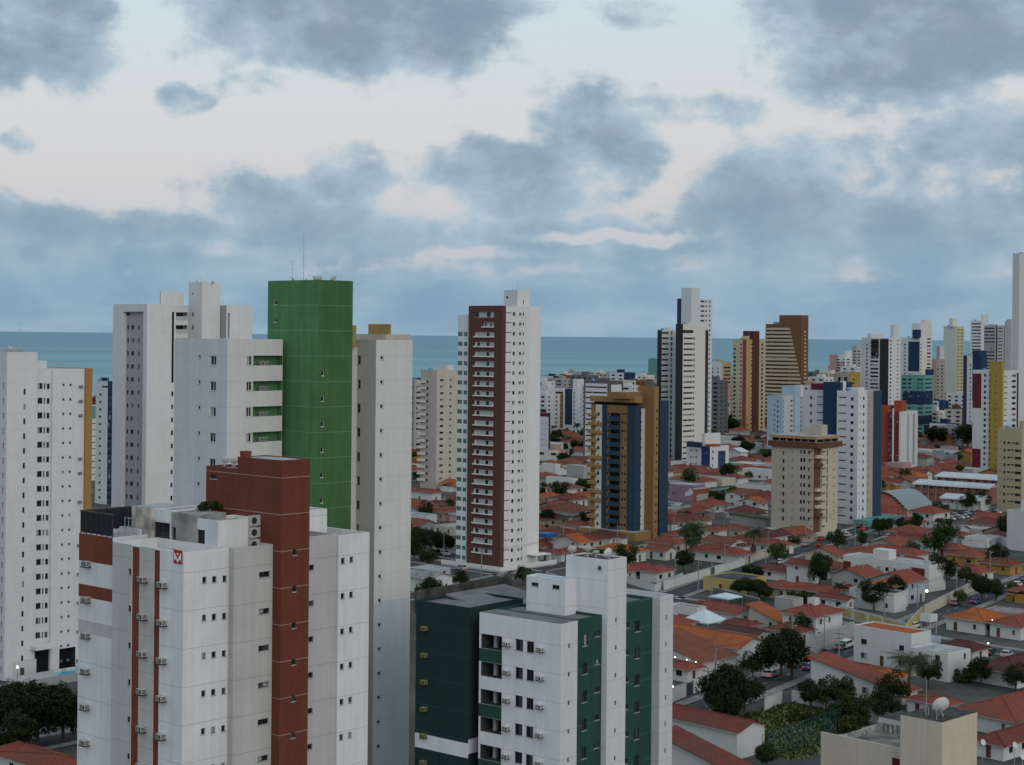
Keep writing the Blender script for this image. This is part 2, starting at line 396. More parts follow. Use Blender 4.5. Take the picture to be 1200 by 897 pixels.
# ------------------------------------------------------------------ towers
FOOT = []           # footprints (centre x, y, half-diagonals) that the fill of houses keeps clear of
class Tower:
    def __init__(s, name, label, cat, xc, d, th, yref, fh=2.9, group=None):
        s.th = rad(th); s.fh = fh; s.yref = yref; s.wins = []; s.d = d
        a, b = un(xc, yref); s.C = Vector((a*d, d)); s.du = Vector((sin(s.th), cos(s.th))); s.dv = Vector((-cos(s.th), sin(s.th)))
        s.root = empty(name, (s.C.x, s.C.y, 0), rad(90-th), label, cat, group); s.ext = [0, 0, 0, 0]
    def P(s, u, v): return s.C+s.du*u+s.dv*v
    def loc(s, p): q = Vector((p[0], p[1]))-s.C; return q.dot(s.du), q.dot(s.dv)
    def U(s, px, v=0.0, y=None):
        k = un(px, y or s.yref)[0]; o = s.C+s.dv*v; return -(o.x-k*o.y)/(s.du.x-k*s.du.y)
    def V(s, px, u=0.0, y=None):
        k = un(px, y or s.yref)[0]; o = s.C+s.du*u; return -(o.x-k*o.y)/(s.dv.x-k*s.dv.y)
    def Z(s, py, u=0.0, v=0.0):
        p = s.P(u, v); a = p.x/p.y*FPX; b = ((py-PY0)-ROLL*a); return CAMH-b*(1+ROLL*ROLL)/FPX*p.y
    def block(s, *a, **k): return Block(s, *a, **k)
    def box(s, name, u0, u1, v0, v1, z0, z1, m, top=None):
        b = MB(); b.box(u0, u1, v0, v1, z0, z1, m, top); return b.build(name, s.root)
    def wput(s, name, w, h, kind, var, loc, face, mesh=None):
        s.wins.append((name, w*h, mesh or win_mesh(w, h, kind, var), loc, -pi/2 if face == 'L' else 0.0))
    def finish(s, cap=100):
        by = {}
        for q in s.wins: by.setdefault(q[0], []).append(q)
        for n, qs in by.items():
            qs.sort(key=lambda q: (-round(q[1], 2), -q[3][2]))
            for q in qs[:cap]: link(n, q[2], s.root, q[3], (0, 0, q[4]))
            if len(qs) > cap:
                b = MB()
                for q in qs[cap:]: b.add(q[2], Matrix.Translation(q[3]) @ Matrix.Rotation(q[4], 4, 'Z'))
                tag(b.build(n, s.root), kind='stuff')
        u0, u1, v0, v1 = s.ext; c = s.P((u0+u1)/2, (v0+v1)/2)
        FOOT.append((s.C, s.du, s.dv, u0-3, u1+3, v0-3, v1+3))
        return s

class Block:
    def __init__(s, t, name, u0, u1, v0, v1, z0, z1, m, par=.7, roof=None, mL=None, capm=None):
        s.t = t; s.name = name; s.u0, s.u1, s.v0, s.v1, s.z0, s.z1 = u0, max(u1, u0+.3), v0, max(v1, v0+.3), z0, z1
        s.m = m; s.mL = mL or m; s.par = par; s.roof = roof or roofgrey; s.capm = capm
        s.op = {'L': [], 'R': []}; s.zn = {'L': [], 'R': []}
        e = t.ext; t.ext = [min(e[0], u0), max(e[1], s.u1), min(e[2], v0), max(e[3], s.v1)]
    def a(s, face, px, y=None): return s.t.U(px, s.v0, y) if face == 'R' else s.t.V(px, s.u0, y)
    def zz(s, face, py, a): return s.t.Z(py, a, s.v0) if face == 'R' else s.t.Z(py, s.u0, a)
    def rng(s, face, x0, x1, y=None):
        a, b = s.a(face, x0, y), s.a(face, x1, y)
        if a > b: a, b = b, a
        lo, hi = (s.u0, s.u1) if face == 'R' else (s.v0, s.v1)
        return max(a, lo), min(b, hi)
    def zone(s, face, x0, x1, m, y0=None, y1=None):
        a, b = s.rng(face, x0, x1); c = (a+b)/2
        z1 = s.z1 if y0 is None else s.zz(face, y0, c); z0 = s.z0 if y1 is None else s.zz(face, y1, c)
        s.zn[face].append((a, b, max(z0, s.z0), min(z1, s.z1), m)); return s
    def hole(s, face, a, b, z0, z1, depth, back=None):
        s.op[face].append((a, b, z0, z1, depth, back)); return s
    def rows(s, face, x0, x1, y0, y1, n=99, step=None, name='window', kind='', depth=.14, first=0, skip=(), zmin=1.2):
        """openings: the first between photo heights y0 and y1, repeated downwards every floor"""
        a, b = s.rng(face, x0, x1, (y0+y1)/2)
        if b-a < .12: return s
        c = (a+b)/2; zt, zb = s.zz(face, y0, c), s.zz(face, y1, c); st = step or s.t.fh
        for i in range(first, n):
            if i in skip: continue
            z1, z0 = zt-i*st, zb-i*st
            if z0 < s.z0+zmin or z1 > s.z1-.05: continue
            if kind == 'void': s.hole(face, a, b, z0, z1, depth, black); continue
            s.hole(face, a, b, z0, z1, depth)
            l = (c, s.v0+depth-.05, z0) if face == 'R' else (s.u0+depth-.05, c, z0)
            s.t.wput(name, b-a, z1-z0, kind, R.randrange(12), l, face)
        return s
    def ac(s, face, xc, y, n=99, step=None, cas=None, skip=(), prob=1.0):
        a = s.a(face, xc, y); zt = s.zz(face, y, a); st = step or s.t.fh
        for i in range(n):
            z = zt-i*st
            if z < s.z0+1.5: break
            if i in skip or R.random() > prob: continue
            l = (a, s.v0, z-.25) if face == 'R' else (s.u0, a, z-.25)
            s.t.wput('air_conditioner', .5, .5, '', 0, l, face, ac_mesh(cas or acw))
        return s
    def balc(s, face, x0, x1, y0, y1, yp, n=99, step=None, pm=None, out=.5, depth=1.3, back=None, door='', skip=(), name='balcony'):
        """recessed balcony: opening y0..y1 on the wall, a parapet slab yp..y1 standing out from it"""
        a, b = s.rng(face, x0, x1, (y0+y1)/2); c = (a+b)/2
        zt, zb, zp = s.zz(face, y0, c), s.zz(face, y1, c), s.zz(face, yp, c); st = step or s.t.fh
        for i in range(n):
            z1, z0, zq = zt-i*st, zb-i*st, zp-i*st
            if z0 < s.z0+1.5 or z1 > s.z1: continue
            if i in skip: continue
            p = pm[i % len(pm)] if isinstance(pm, (list, tuple)) else pm
            s.hole(face, a, b, z0, z1, depth, back or s.m)
            l = (c, s.v0+depth-.08, z0+.02) if face == 'R' else (s.u0+depth-.08, c, z0+.02)
            s.t.wput('balcony_door', (b-a)*.8, (z1-z0)*.88, door, R.randrange(12), l, face)
            mb = MB()
            if face == 'R':
                mb.box(a-.01, b+.01, s.v0-out, s.v0-out+.12, z0-.12, zq, p); mb.box(a-.01, b+.01, s.v0-out+.12, s.v0-.003, z0-.12, z0-.01, p)
                if out > .3:
                    for q in (a-.01, b-.09): mb.box(q, q+.1, s.v0-out+.12, s.v0-.003, z0-.01, zq, p)
            else:
                mb.box(s.u0-out, s.u0-out+.12, a-.01, b+.01, z0-.12, zq, p); mb.box(s.u0-out+.12, s.u0-.003, a-.01, b+.01, z0-.12, z0-.01, p)
                if out > .3:
                    for q in (a-.01, b-.09): mb.box(s.u0-out+.12, s.u0-.003, q, q+.1, z0-.01, zq, p)
            s.t.wins.append((name, (b-a)*2, mb.mesh(name), (0, 0, 0), 0.0))
        return s
    def build(s):
        mb = MB()
        for face in 'RL':
            lo, hi = (s.u0, s.u1) if face == 'R' else (s.v0, s.v1); base = s.m if face == 'R' else s.mL
            A, Zs = {lo, hi}, {s.z0, s.z1}
            for q in s.op[face]+s.zn[face]:
                for x in q[:2]:
                    if lo < x < hi: A.add(x)
                for x in q[2:4]:
                    if s.z0 < x < s.z1: Zs.add(x)
            A, Zs = sorted(A), sorted(Zs)
            pt = (lambda a, z, d=0.0: (a, s.v0+d, z)) if face == 'R' else (lambda a, z, d=0.0: (s.u0+d, a, z))
            fl = (lambda q: q) if face == 'R' else (lambda q: q[::-1])
            for i in range(len(A)-1):
                if A[i+1]-A[i] < 1e-5: continue
                ca = (A[i]+A[i+1])/2; ops = [o for o in s.op[face] if o[0] < ca < o[1]]; zs = [o for o in s.zn[face] if o[0] < ca < o[1]]
                run = None
                for j in range(len(Zs)):
                    if j < len(Zs)-1:
                        cz = (Zs[j]+Zs[j+1])/2
                        if any(o[2] < cz < o[3] for o in ops): mm = None
                        else:
                            mm = base
                            for o in zs:
                                if o[2] < cz < o[3]: mm = o[4]
                    else: mm = None
                    if run and (mm is not run[1]):
                        mb.poly(fl([pt(A[i], run[0]), pt(A[i+1], run[0]), pt(A[i+1], Zs[j]), pt(A[i], Zs[j])]), run[1]); run = None
                    if mm is not None and run is None: run = (Zs[j], mm)
            for (a, b, z0, z1, dp, back) in s.op[face]:
                rm = base
                for o in s.zn[face]:
                    if o[0]-.01 <= a and b <= o[1]+.01 and o[2] < (z0+z1)/2 < o[3]: rm = o[4]
                if back is not None and dp < .6: rm = base
                if back is black and dp > .7: rm = darkrev  # deep reveals coloured dark, standing in for their shade
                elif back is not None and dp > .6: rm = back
                for q in ([pt(a,z0),pt(a,z0,dp),pt(a,z1,dp),pt(a,z1)], [pt(b,z0,dp),pt(b,z0),pt(b,z1),pt(b,z1,dp)],
                          [pt(a,z0),pt(b,z0),pt(b,z0,dp),pt(a,z0,dp)], [pt(a,z1,dp),pt(b,z1,dp),pt(b,z1),pt(a,z1)]): mb.poly(fl(q), rm)
                if back is not None: mb.poly(fl([pt(a,z0,dp),pt(b,z0,dp),pt(b,z1,dp),pt(a,z1,dp)]), back)
        u0, u1, v0, v1, z0, z1 = s.u0, s.u1, s.v0, s.v1, s.z0, s.z1
        mb.poly([(u1,v0,z0),(u1,v1,z0),(u1,v1,z1),(u1,v0,z1)], s.mL); mb.poly([(u1,v1,z0),(u0,v1,z0),(u0,v1,z1),(u1,v1,z1)], s.m)
        t = .18; zr = z1-s.par
        if s.par > .05 and u1-u0 > .8 and v1-v0 > .8:
            cm = s.capm or s.m
            a0, a1, b0, b1 = u0+t, u1-t, v0+t, v1-t
            for q in ([(u0,v0),(u1,v0),(a1,b0),(a0,b0)], [(u1,v0),(u1,v1),(a1,b1),(a1,b0)], [(u1,v1),(u0,v1),(a0,b1),(a1,b1)], [(u0,v1),(u0,v0),(a0,b0),(a0,b1)]):
                mb.poly([(x, y, z1) for x, y in q], cm)
            for p, q in (((a0,b0),(a1,b0)), ((a1,b0),(a1,b1)), ((a1,b1),(a0,b1)), ((a0,b1),(a0,b0))):
                mb.poly([(*q, zr), (*p, zr), (*p, z1), (*q, z1)], cm)
            mb.poly([(a0,b0,zr),(a1,b0,zr),(a1,b1,zr),(a0,b1,zr)], s.roof)
        else: mb.poly([(u0,v0,z1),(u1,v0,z1),(u1,v1,z1),(u0,v1,z1)], s.roof)
        return mb.build(s.name, s.t.root)
# ================================================================== near towers
def mark_plate(par, loc, rot, w):
    """small square red plate with a white and red angular emblem"""
    b = MB(); red = plain('sign_red', (.35, .02, .03), .5); wh = plain('sign_white', (.7, .7, .7), .5)
    b.box(-w/2, w/2, -.05, 0, 0, w, red)
    y = -.056
    b.poly([(-w*.42, y, w*.08), (w*.42, y, w*.08), (w*.42, y, w*.78), (-w*.42, y, w*.78)], wh)
    y = -.062
    b.poly([(0, y, w*.30), (w*.36, y, w*.80), (w*.14, y, w*.80), (0, y, w*.55), (-w*.14, y, w*.80), (-w*.36, y, w*.80)], red)
    for sx in (1, -1):
        q = [(sx*w*.02, y, w*.08), (sx*w*.42, y, w*.08), (sx*w*.42, y, w*.20), (sx*w*.22, y, w*.34)]
        b.poly(q if sx > 0 else q[::-1], red)
    return b.build('logo_plate', par, loc, rot)

def tower_red():
    t = Tower('apartment_tower', 'white apartment tower with brick red stair core and red stripes, foreground left', 'apartment tower', 214.8, 126, 42, 700)
    zt = t.Z(648); fh = 2.9; z0 = t.Z(672.5)
    wW = wall((.70,.69,.68), fh, z0); wL = wall((.66,.67,.69), fh, z0); wG = wall((.50,.475,.455), fh, z0)  # left faces use cooler copies, side shade put into the paint
    wGL = wall((.47,.46,.455), fh, t.Z(665)); br = wall(BRICK, fh, t.Z(644, 10, -1), (.42,.33,.29), .3, .12); brL = wall((.19,.055,.036), 0, 0, None, .25)
    uw = t.U(267.7); p = t.V(273.9, uw); ug = t.U(319.3, p); vr = t.V(328.8, ug); ur = t.U(361.9, vr)
    vEnd = t.V(131.5); depth_v = 19.0; u_r2 = t.U(393.7, p); u_e = t.U(432.4, p-.25)
    # main white block
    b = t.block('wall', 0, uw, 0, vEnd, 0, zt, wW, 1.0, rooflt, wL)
    b.zone('L', 154, 131.5, wGL); b.zone('L', 180, 163, wGL)
    for x0, x1 in ((154.2, 163), (180, 187)):
        a0, a1 = b.rng('L', x0, x1); b.hole('L', a0, a1, 3, zt-.12, .07, brL)
    for x0, x1 in ((237.3,242), (248.8,253.8), (261,265.6)): b.rows('R', x0, x1, 676-.25*(x0-240)*.25, 683.3-.25*(x0-240)*.25)
    b.rows('L', 150.3, 154, 666.6, 673.8)
    b.ac('L', 170, 678); b.ac('L', 193, 684.5)
    b.build()
    # set-back bay with the coloured bands
    u5 = .5; v92 = t.V(92, u5); va = t.V(131.5, u5); zb = t.Z(630.5, u5, va)
    b = t.block('wall', u5, 9, va, v92, 0, zb, wL, .3, rooflt)
    b.zone('L', 131.5, 92, brL, None, 659.8); b.zone('L', 131.5, 92, brL, 687.4, 702.2); b.zone('L', 131.5, 92, wGL, 730, 744.6)
    b.ac('L', 104, 660); b.build()
    # projecting grey bay
    zg = t.Z(643, uw, p)
    b = t.block('wall', uw, ug, p, 6, 0, zg, wG, 1.0, rooflt)
    b.rows('R', 303.7, 316.3, 670, 676.6); b.build()
    # brick core
    v277 = t.V(277, ug); v240 = t.V(240, ug); zc = t.Z(540, ug, vr); zl = t.Z(549.5, ug, v277)
    b = t.block('stair_core', ug, ur, vr, v277, 0, zc, br, .06, rooflt)
    b.rows('R', 343, 347.6, 644, 651); b.build()
    b = t.block('stair_core', ug+.02, ur-.5, v277, v240, zt-1.5, zl, br, .2, rooflt)
    b.rows('L', 246.5, 254.5, 556.5, 561.5, n=1); b.build()
    # right hand bays
    zr = t.Z(630.5, ur, p)
    b = t.block('wall', ur, u_r2, p, 7, 0, zr, wG, .5, rooflt); b.rows('R', 362.4, 368, 662, 668.6, kind=''); b.build()
    zw = t.Z(628, u_r2, p-.25)
    b = t.block('wall', u_r2, u_e, p-.25, 9, 0, zw, wW, 1.1, rooflt)
    for x0, x1 in ((399.7, 404), (409.8, 414)): b.rows('R', x0, x1, 654+(400-x0)*.15, 660.8+(400-x0)*.15)
    b.build()
    t.box('wall', 2, u_e-.3, 6.02, v92-.6, 0, zt-1.5, wL, rooflt)
    # roof terrace pavilion and machine room
    zd = zt-1.0
    up = t.U(255, 1.3); vp = t.V(227.5, up); zp = t.Z(611, up, 1.3)
    b = t.block('machine_room', up, t.U(300.5, 1.3), 1.3, vp, zd, zp, wall((.70,.69,.68)), .25, rooflt, wall((.60,.62,.66)))  # left wall is a bluish copy, its shade put into the colour
    b.rows('L', 231, 240, 621, 644, n=1, zmin=.02, kind='dark'); b.build()
    us = up-.12; v1, v2, v3 = t.V(229, us), t.V(200, us), t.V(179.5, us); v4 = t.V(157, us); zs = t.Z(604, us, v1)
    b = t.block('pavilion', us, us+3, v1, v2, zd, zs, conc, .1, rooflt); b.rows('L', 201.6, 206, 618, 643, n=1, zmin=.1); b.build()
    b = t.block('pavilion', us+.05, us+4, v2, v3, zd, zs+.1, wL, .1, rooflt); b.rows('L', 180, 199, 612.5, 641.5, n=1, zmin=.02, kind='dark'); b.build()
    t.box('pavilion', us-.3, us+3, v3, v4, zd, zs+.15, plain('stained_stone', (.36,.33,.29), .9, var=.55, scale=.9), rooflt)
    # condensers beside the core
    for k in range(3):
        mb = MB(); z = zp-1.55+.02-.95*(k-1); y = 1.28; x = ug-.95
        mb.box(x, x+.95, y-.36, y-.01, z, z+.8, acw); o = mb.build('condenser', t.root)
        f = MB(); f.tube((x+.33, y-.375, z+.4), (x+.33, y-.36, z+.4), .28, .28, frame_dk, 14); f.build('fan_grille', o)
    # white tank room behind the core
    b = t.block('tank_room', t.U(352, 3.2), t.U(382.3, 3.2), 3.2, 9, zr-1, t.Z(597, t.U(375, 3.2), 3.2), wW, .2, rooflt); b.build()
    # glass balustrade round the pool deck
    gl = glass('smoked', (.02,.025,.03), .08); mb = MB()
    for i in range(6):
        y0 = va+.15+(v92-va-.3)*i/6; y1 = va+.15+(v92-va-.3)*(i+1)/6
        mb.box(u5+.08, u5+.1, y0+.04, y1-.04, zb+.08, zb+1.75, gl); mb.box(u5+.05, u5+.13, y0-.03, y0+.03, zb-.25, zb+1.85, frame_dk)
    for i in range(7):
        x0 = u5+.1+1.15*i; mb.box(x0+.04, x0+1.11, v92-.12, v92-.1, zb+.08, zb+1.75, gl); mb.box(x0-.03, x0+.03, v92-.15, v92-.07, zb-.25, zb+1.85, frame_dk)
    mb.box(u5+.04, u5+.14, va, v92, zb+1.76, zb+1.86, frame_dk); mb.box(u5+.1, u5+8, v92-.16, v92-.06, zb+1.76, zb+1.86, frame_dk)
    mb.build('balustrade', t.root)
    mb = MB(); mb.box(u5+3.2, u5+6.5, va+.8, v92-1, zb-.29, zb+.35, plain('pool_tile', (.55,.60,.62), .4)); mb.box(u5+3.4, u5+6.3, va+1, v92-1.2, zb+.30, zb+.37, plain('pool_water', (.08,.30,.40), .1)); mb.build('pool', t.root)
    for q in range(2):
        mb = MB(); y = va+1.2+1.1*q
        for yy in (0, .5): mb.tube((u5+3.1, y+yy, zb-.2), (u5+3.1, y+yy, zb+1.2), .03, .03, steel, 5); mb.tube((u5+3.1, y+yy, zb+1.2), (u5+3.7, y+yy, zb+1.0), .03, .03, steel, 5)
        mb.build('pool_ladder', t.root)
    mark_plate(t.root, (-.02, (t.V(204)+t.V(213.3))/2, t.Z(661, 0, .5)), (0, 0, -pi/2), 1.05*(t.V(204)-t.V(213.3))/1.0)
    add_dish(t.root, ug+1.3, t.V(258, ug), zl, .36, 2.4); add_dish(t.root, ug+1.0, t.V(250, ug), zl, .4, 2.0)
    mb = MB(); c = (ug+.5, v277-.4, zc)
    mb.tube((c[0], c[1], c[2]-.1), (c[0], c[1], c[2]+.45), .42, .5, brL, 10); mb.build('roof_vent', t.root)
    t.planter = t.P(us+3.5, t.V(212, us)); t.planz = zs
    return t.finish()
T_RED = tower_red()

_b = MB(); _b.box(-.2, .2, -.2, .2, 0, 1.55, wall((.45,.45,.46))); PILL = _b.mesh('balcony_pillar')
def tower_darkgreen():
    t = Tower('apartment_block', 'dark green and white apartment block with grey roof and satellite dishes, front centre', 'apartment block', 657, 168, 39.5, 790)
    fh = 2.9; zt = t.Z(731.6); z0 = t.Z(757.7)
    wW = wall((.62,.61,.61), fh, z0, (.3,.3,.31), .12); wL = wall((.69,.70,.735), fh, z0, (.35,.35,.36), .12)  # left white made paler and bluer, skylight put into the paint
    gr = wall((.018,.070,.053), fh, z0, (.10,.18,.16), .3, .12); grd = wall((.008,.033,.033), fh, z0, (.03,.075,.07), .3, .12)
    u1 = t.U(676.5); u2 = t.U(706); vc = t.V(711, u2); u3 = t.U(733.2, vc); va = t.V(561.3)
    roofd = plain('grey_fibre_roof', (.15,.155,.16), .9, var=.3, scale=.4)
    # front white block, balconies on its left end
    b = t.block('wall', 0, u1, 0, va, 0, zt, wW, .05, roofd, wL)
    a0, a1 = b.rng('L', 588, 563.6); zo1, zo0 = b.zz('L', 744.5, (a0+a1)/2), b.zz('L', 761.5, (a0+a1)/2)
    for i in range(20):
        if zo0-i*fh < 3: break
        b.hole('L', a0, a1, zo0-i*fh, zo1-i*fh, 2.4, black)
        if i % 2 == 0: b.zn['L'].append((a0-.01, b.v1, zo1-(i+1)*fh+.02, zo0-i*fh-.02, gr))
        t.wput('balcony_pillar', .3, 1, '', 0, (1.2, a0+(a1-a0)*.62, zo0-i*fh+.01), 'L', PILL)
    b.rows('L', 613, 604, 749.5, 763); b.rows('L', 625.6, 617, 752, 765.2)
    b.ac('L', 595.5, 754, cas=acd); b.ac('L', 634.5, 760.4, cas=acd)
    b.rows('R', 666, 668.2, 754.3, 759.8, kind='slit'); b.build()
    # green bay
    b = t.block('wall', u1, u2, .12, va, 0, t.Z(727, u1), gr, .25, roofd)
    b.rows('R', 682.5, 688.6, 743.5, 757.5); b.rows('R', 697, 703, 740, 746.2); b.build()
    # core tower
    v662 = t.V(662, u2); zc = t.Z(656.6, u2, vc)
    b = t.block('stair_core', u2, u3, vc, v662, 0, zc, wall((.63,.62,.61), fh, t.Z(800, u2, vc), (.33,.33,.33), .12), .12, plain('core_roof', (.06,.06,.06), .9, var=.4), wL)
    b.rows('R', 721, 723, 724, 729.5, kind='slit'); b.build()
    n = 20; mb = MB(); cv = t.V(702, u2); cz = t.Z(666, u2, cv)
    mb.tube((u2-.06, cv, cz), (u2, cv, cz), .36, .36, frame_al, n); o = mb.build('round_vent', t.root)
    mb = MB(); mb.tube((u2-.075, cv, cz), (u2-.061, cv, cz), .2, .2, frame_dk, n); mb.build('vent_grille', o)
    # low machine room in front of the core
    zr = zt-.25; P = G(662.3, 722.5, zr); ub, vb = t.loc(P); 
    b = t.block('machine_room', ub, u2-.02, vb, t.V(616, ub), zr, t.Z(680, ub, vb), wL, .12, plain('blue_membrane', (.34,.42,.48), .7, var=.15), wL)
    b.rows('L', 622.5, 631, 682.8, 687.2, n=1); b.rows('L', 647, 655.5, 685.8, 690.6, n=1); b.build()
    # right green bay and white end bay
    vg = .3; u4 = t.U(763.7, vg); zg = t.Z(708, u3, vg)
    b = t.block('wall', u3, u4, vg, va, 0, zg, gr, .3, roofd)
    b.rows('R', 744, 750, 727.5, 740.5); b.rows('R', 733.8, 737, 730, 736); b.build()
    ve = t.V(772.8, u4); u5 = t.U(788.2, ve)
    b = t.block('wall', u4, u5, ve, va, 0, t.Z(700, u4, ve), wall((.58,.575,.58), fh, t.Z(736, u4, ve), (.33,.33,.33), .12), .3, rooflt)
    b.rows('R', 780, 781.6, 721, 726.6, kind='slit'); b.build()
    # green rear-left block
    a, _ = un(549.4, 790); ug, vg2 = t.loc((a*176, 176)); ugl = t.V(487, ug)
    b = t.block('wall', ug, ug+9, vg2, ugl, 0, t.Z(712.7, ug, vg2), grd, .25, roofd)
    b.zone('L', 549.4, 487, wL, 865, 882); b.zone('R', 549.4, 564, wL, 865, 882)
    b.ac('L', 499, 736, cas=acy); b.build()
    # body behind: shadowed recess, roof deck, the long dark parapet at the back
    zk = t.Z(712.7, ug, vg2)-.5
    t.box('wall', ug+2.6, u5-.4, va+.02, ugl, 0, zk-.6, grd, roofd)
    mb = MB(); mold = plain('mouldy_parapet', (.06,.058,.05), .95, var=.6, scale=.7)
    mb.box(ug, u3+6, ugl, ugl+.25, zk-1, zk+1.5, mold); mb.build('rear_parapet', t.root)
    mb = MB(); y0 = va+1.2; mb.poly([(u1+1.5, y0, zk-.35), (u3+4, y0, zk-.35), (u3+4, ugl-.5, zk+.75), (u1+1.5, ugl-.5, zk+.75)], roofd); mb.poly([(u1+1.5, y0, zk-.55), (u1+1.5, ugl-.5, zk+.55), (u3+4, ugl-.5, zk+.55), (u3+4, y0, zk-.55)], roofd)
    mb.poly([(u1+1.5, y0, zk-.55), (u1+1.5, y0, zk-.35), (u1+1.5, ugl-.5, zk+.75), (u1+1.5, ugl-.5, zk+.55)], roofd); mb.build('lean_to_roof', t.root)
    for (px, r, az, ti) in ((669, .5, 2.2, 35), (686, .5, 1.6, 60), (697, .42, 2.5, 50), (712, .55, 2.9, 15)):
        uu = u2+1.0+R.random()*.8; vv = t.V(px, uu); add_dish(t.root, uu, vv, zc-.12, r, az, ti)
    add_mast(t.root, u2+.9, t.V(688, u2+.9), zc-.12, 1.6)
    return t.finish()
T_DG = tower_darkgreen()

def tower_green():
    t = Tower('apartment_tower', 'white apartment tower with a tall bright green tiled core and rooftop antennas', 'apartment tower', 373, 189, 42, 450)
    fh = 2.9; z0 = t.Z(418)
    gr = wall((.060,.158,.048), fh, z0, (.2,.32,.2), .36, .2); grL = wall((.092,.235,.095), fh, z0, (.2,.34,.22), .36, .2)  # left green is a brighter copy, lifting its shade by colour
    wR = wall((.62,.60,.57), fh, z0, (.42,.40,.39), .12); wL = wall((.53,.55,.585), fh, z0, (.38,.39,.41), .12)  # left white is darker and cooler, carrying that side's shade
    zt = t.Z(328); u1 = t.U(412.6); v1 = t.V(313)
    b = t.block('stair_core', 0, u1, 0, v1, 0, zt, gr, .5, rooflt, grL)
    b.rows('R', 376.5, 380.3, 434.5, 440.8, kind='white'); b.rows('L', 324.8, 320.6, 352, 357.5, n=1, kind='white'); b.rows('L', 324.3, 320.8, 373.5, 378, n=1, kind='white')
    b.rows('L', 331, 326.6, 417, 424, kind='white'); b.build()
    # left wing
    a, _ = un(266.3, 450); ua, va = t.loc((a*186, 186)); zw = t.Z(397.5, ua, va)
    b = t.block('wall', ua, max(t.U(326.3, va), ua+8), va, t.V(204.3, ua), 0, zw, wR, .5, rooflt, wL)
    b.rows('L', 253.4, 246.2, 417.2, 428.2, kind='white'); b.rows('L', 235.2, 232, 416, 420.5, kind='white')
    b.rows('R', 289.3, 295.6, 417.5, 428.4, kind='white')
    x0, x1 = b.rng('R', 296.6, 325.6); x1 = b.u1-.03; c = (x0+x1)/2
    za, zb = b.zz('R', 417, c), b.zz('R', 428.4, c)
    for i in range(20):
        if zb-i*fh < 4: break
        b.hole('R', x0, x1, zb-i*fh, za-i*fh, .9, grL)
        for q in (.36, .52): t.wput('air_conditioner', .5, .5, '', 0, (x0+(x1-x0)*q, va+.86, zb-i*fh+.05), 'R', ac_mesh(acw))
    b.build()
    # right wing
    a, _ = un(440, 500); ub, vb = t.loc((a*198, 198)); ue = t.U(482.5, vb, 500); zr = t.Z(398.5, ub, vb)
    lowp = (.50,.535,.565)
    b = t.block('wall', ub, ue, vb, vb+9, 0, zr, wR, .4, rooflt, wall((.50,.48,.455), fh, z0, (.36,.35,.34), .12))
    b.zone('R', 440, 482.5, wall(lowp, fh, z0, (.34,.38,.41), .1), 703, 1100)
    b.rows('L', 422.9, 417, 417, 427.2, kind=''); b.rows('R', 446, 449.6, 417.4, 422, kind='white'); b.build()
    t.box('wall', 2, ub+4, 5, max(vb+9, 16), 0, zr-.9, wR, rooflt)
    yl = wall((.36,.245,.09))
    uu = ub+5; b = t.block('tank_room', uu, t.U(451.5, vb+3), vb+3, t.V(431, uu), zr-.4, t.Z(380, uu, vb+3), yl, .1, rooflt); b.build()
    b = t.block('tank_room', t.U(452, vb+2), t.U(481, vb+2), vb+2, vb+8, zr-.4, t.Z(392, ub+6, vb+2), wall((.50,.42,.37)), .1, rooflt); b.build()
    b = t.block('tank_room', t.U(411, 4.5), t.U(417, 4.5), 4.5, 9, zr-.9, t.Z(381.5, t.U(414, 4.5), 4.5), yl, .1, rooflt); b.build()
    add_mast(t.root, 3, t.V(354.5, 3), zt-.5, 6.4); add_mast(t.root, 3.2, t.V(341.5, 3.2), zt-.5, 3.0, 2)
    for px, r in ((345, .35), (358, .3), (368, .4), (374, .42), (389, .4)): add_dish(t.root, 2.5+R.random(), t.V(px, 3), zt-.2, r, R.uniform(1, 4), 40)
    return t.finish()
T_GREEN = tower_green()

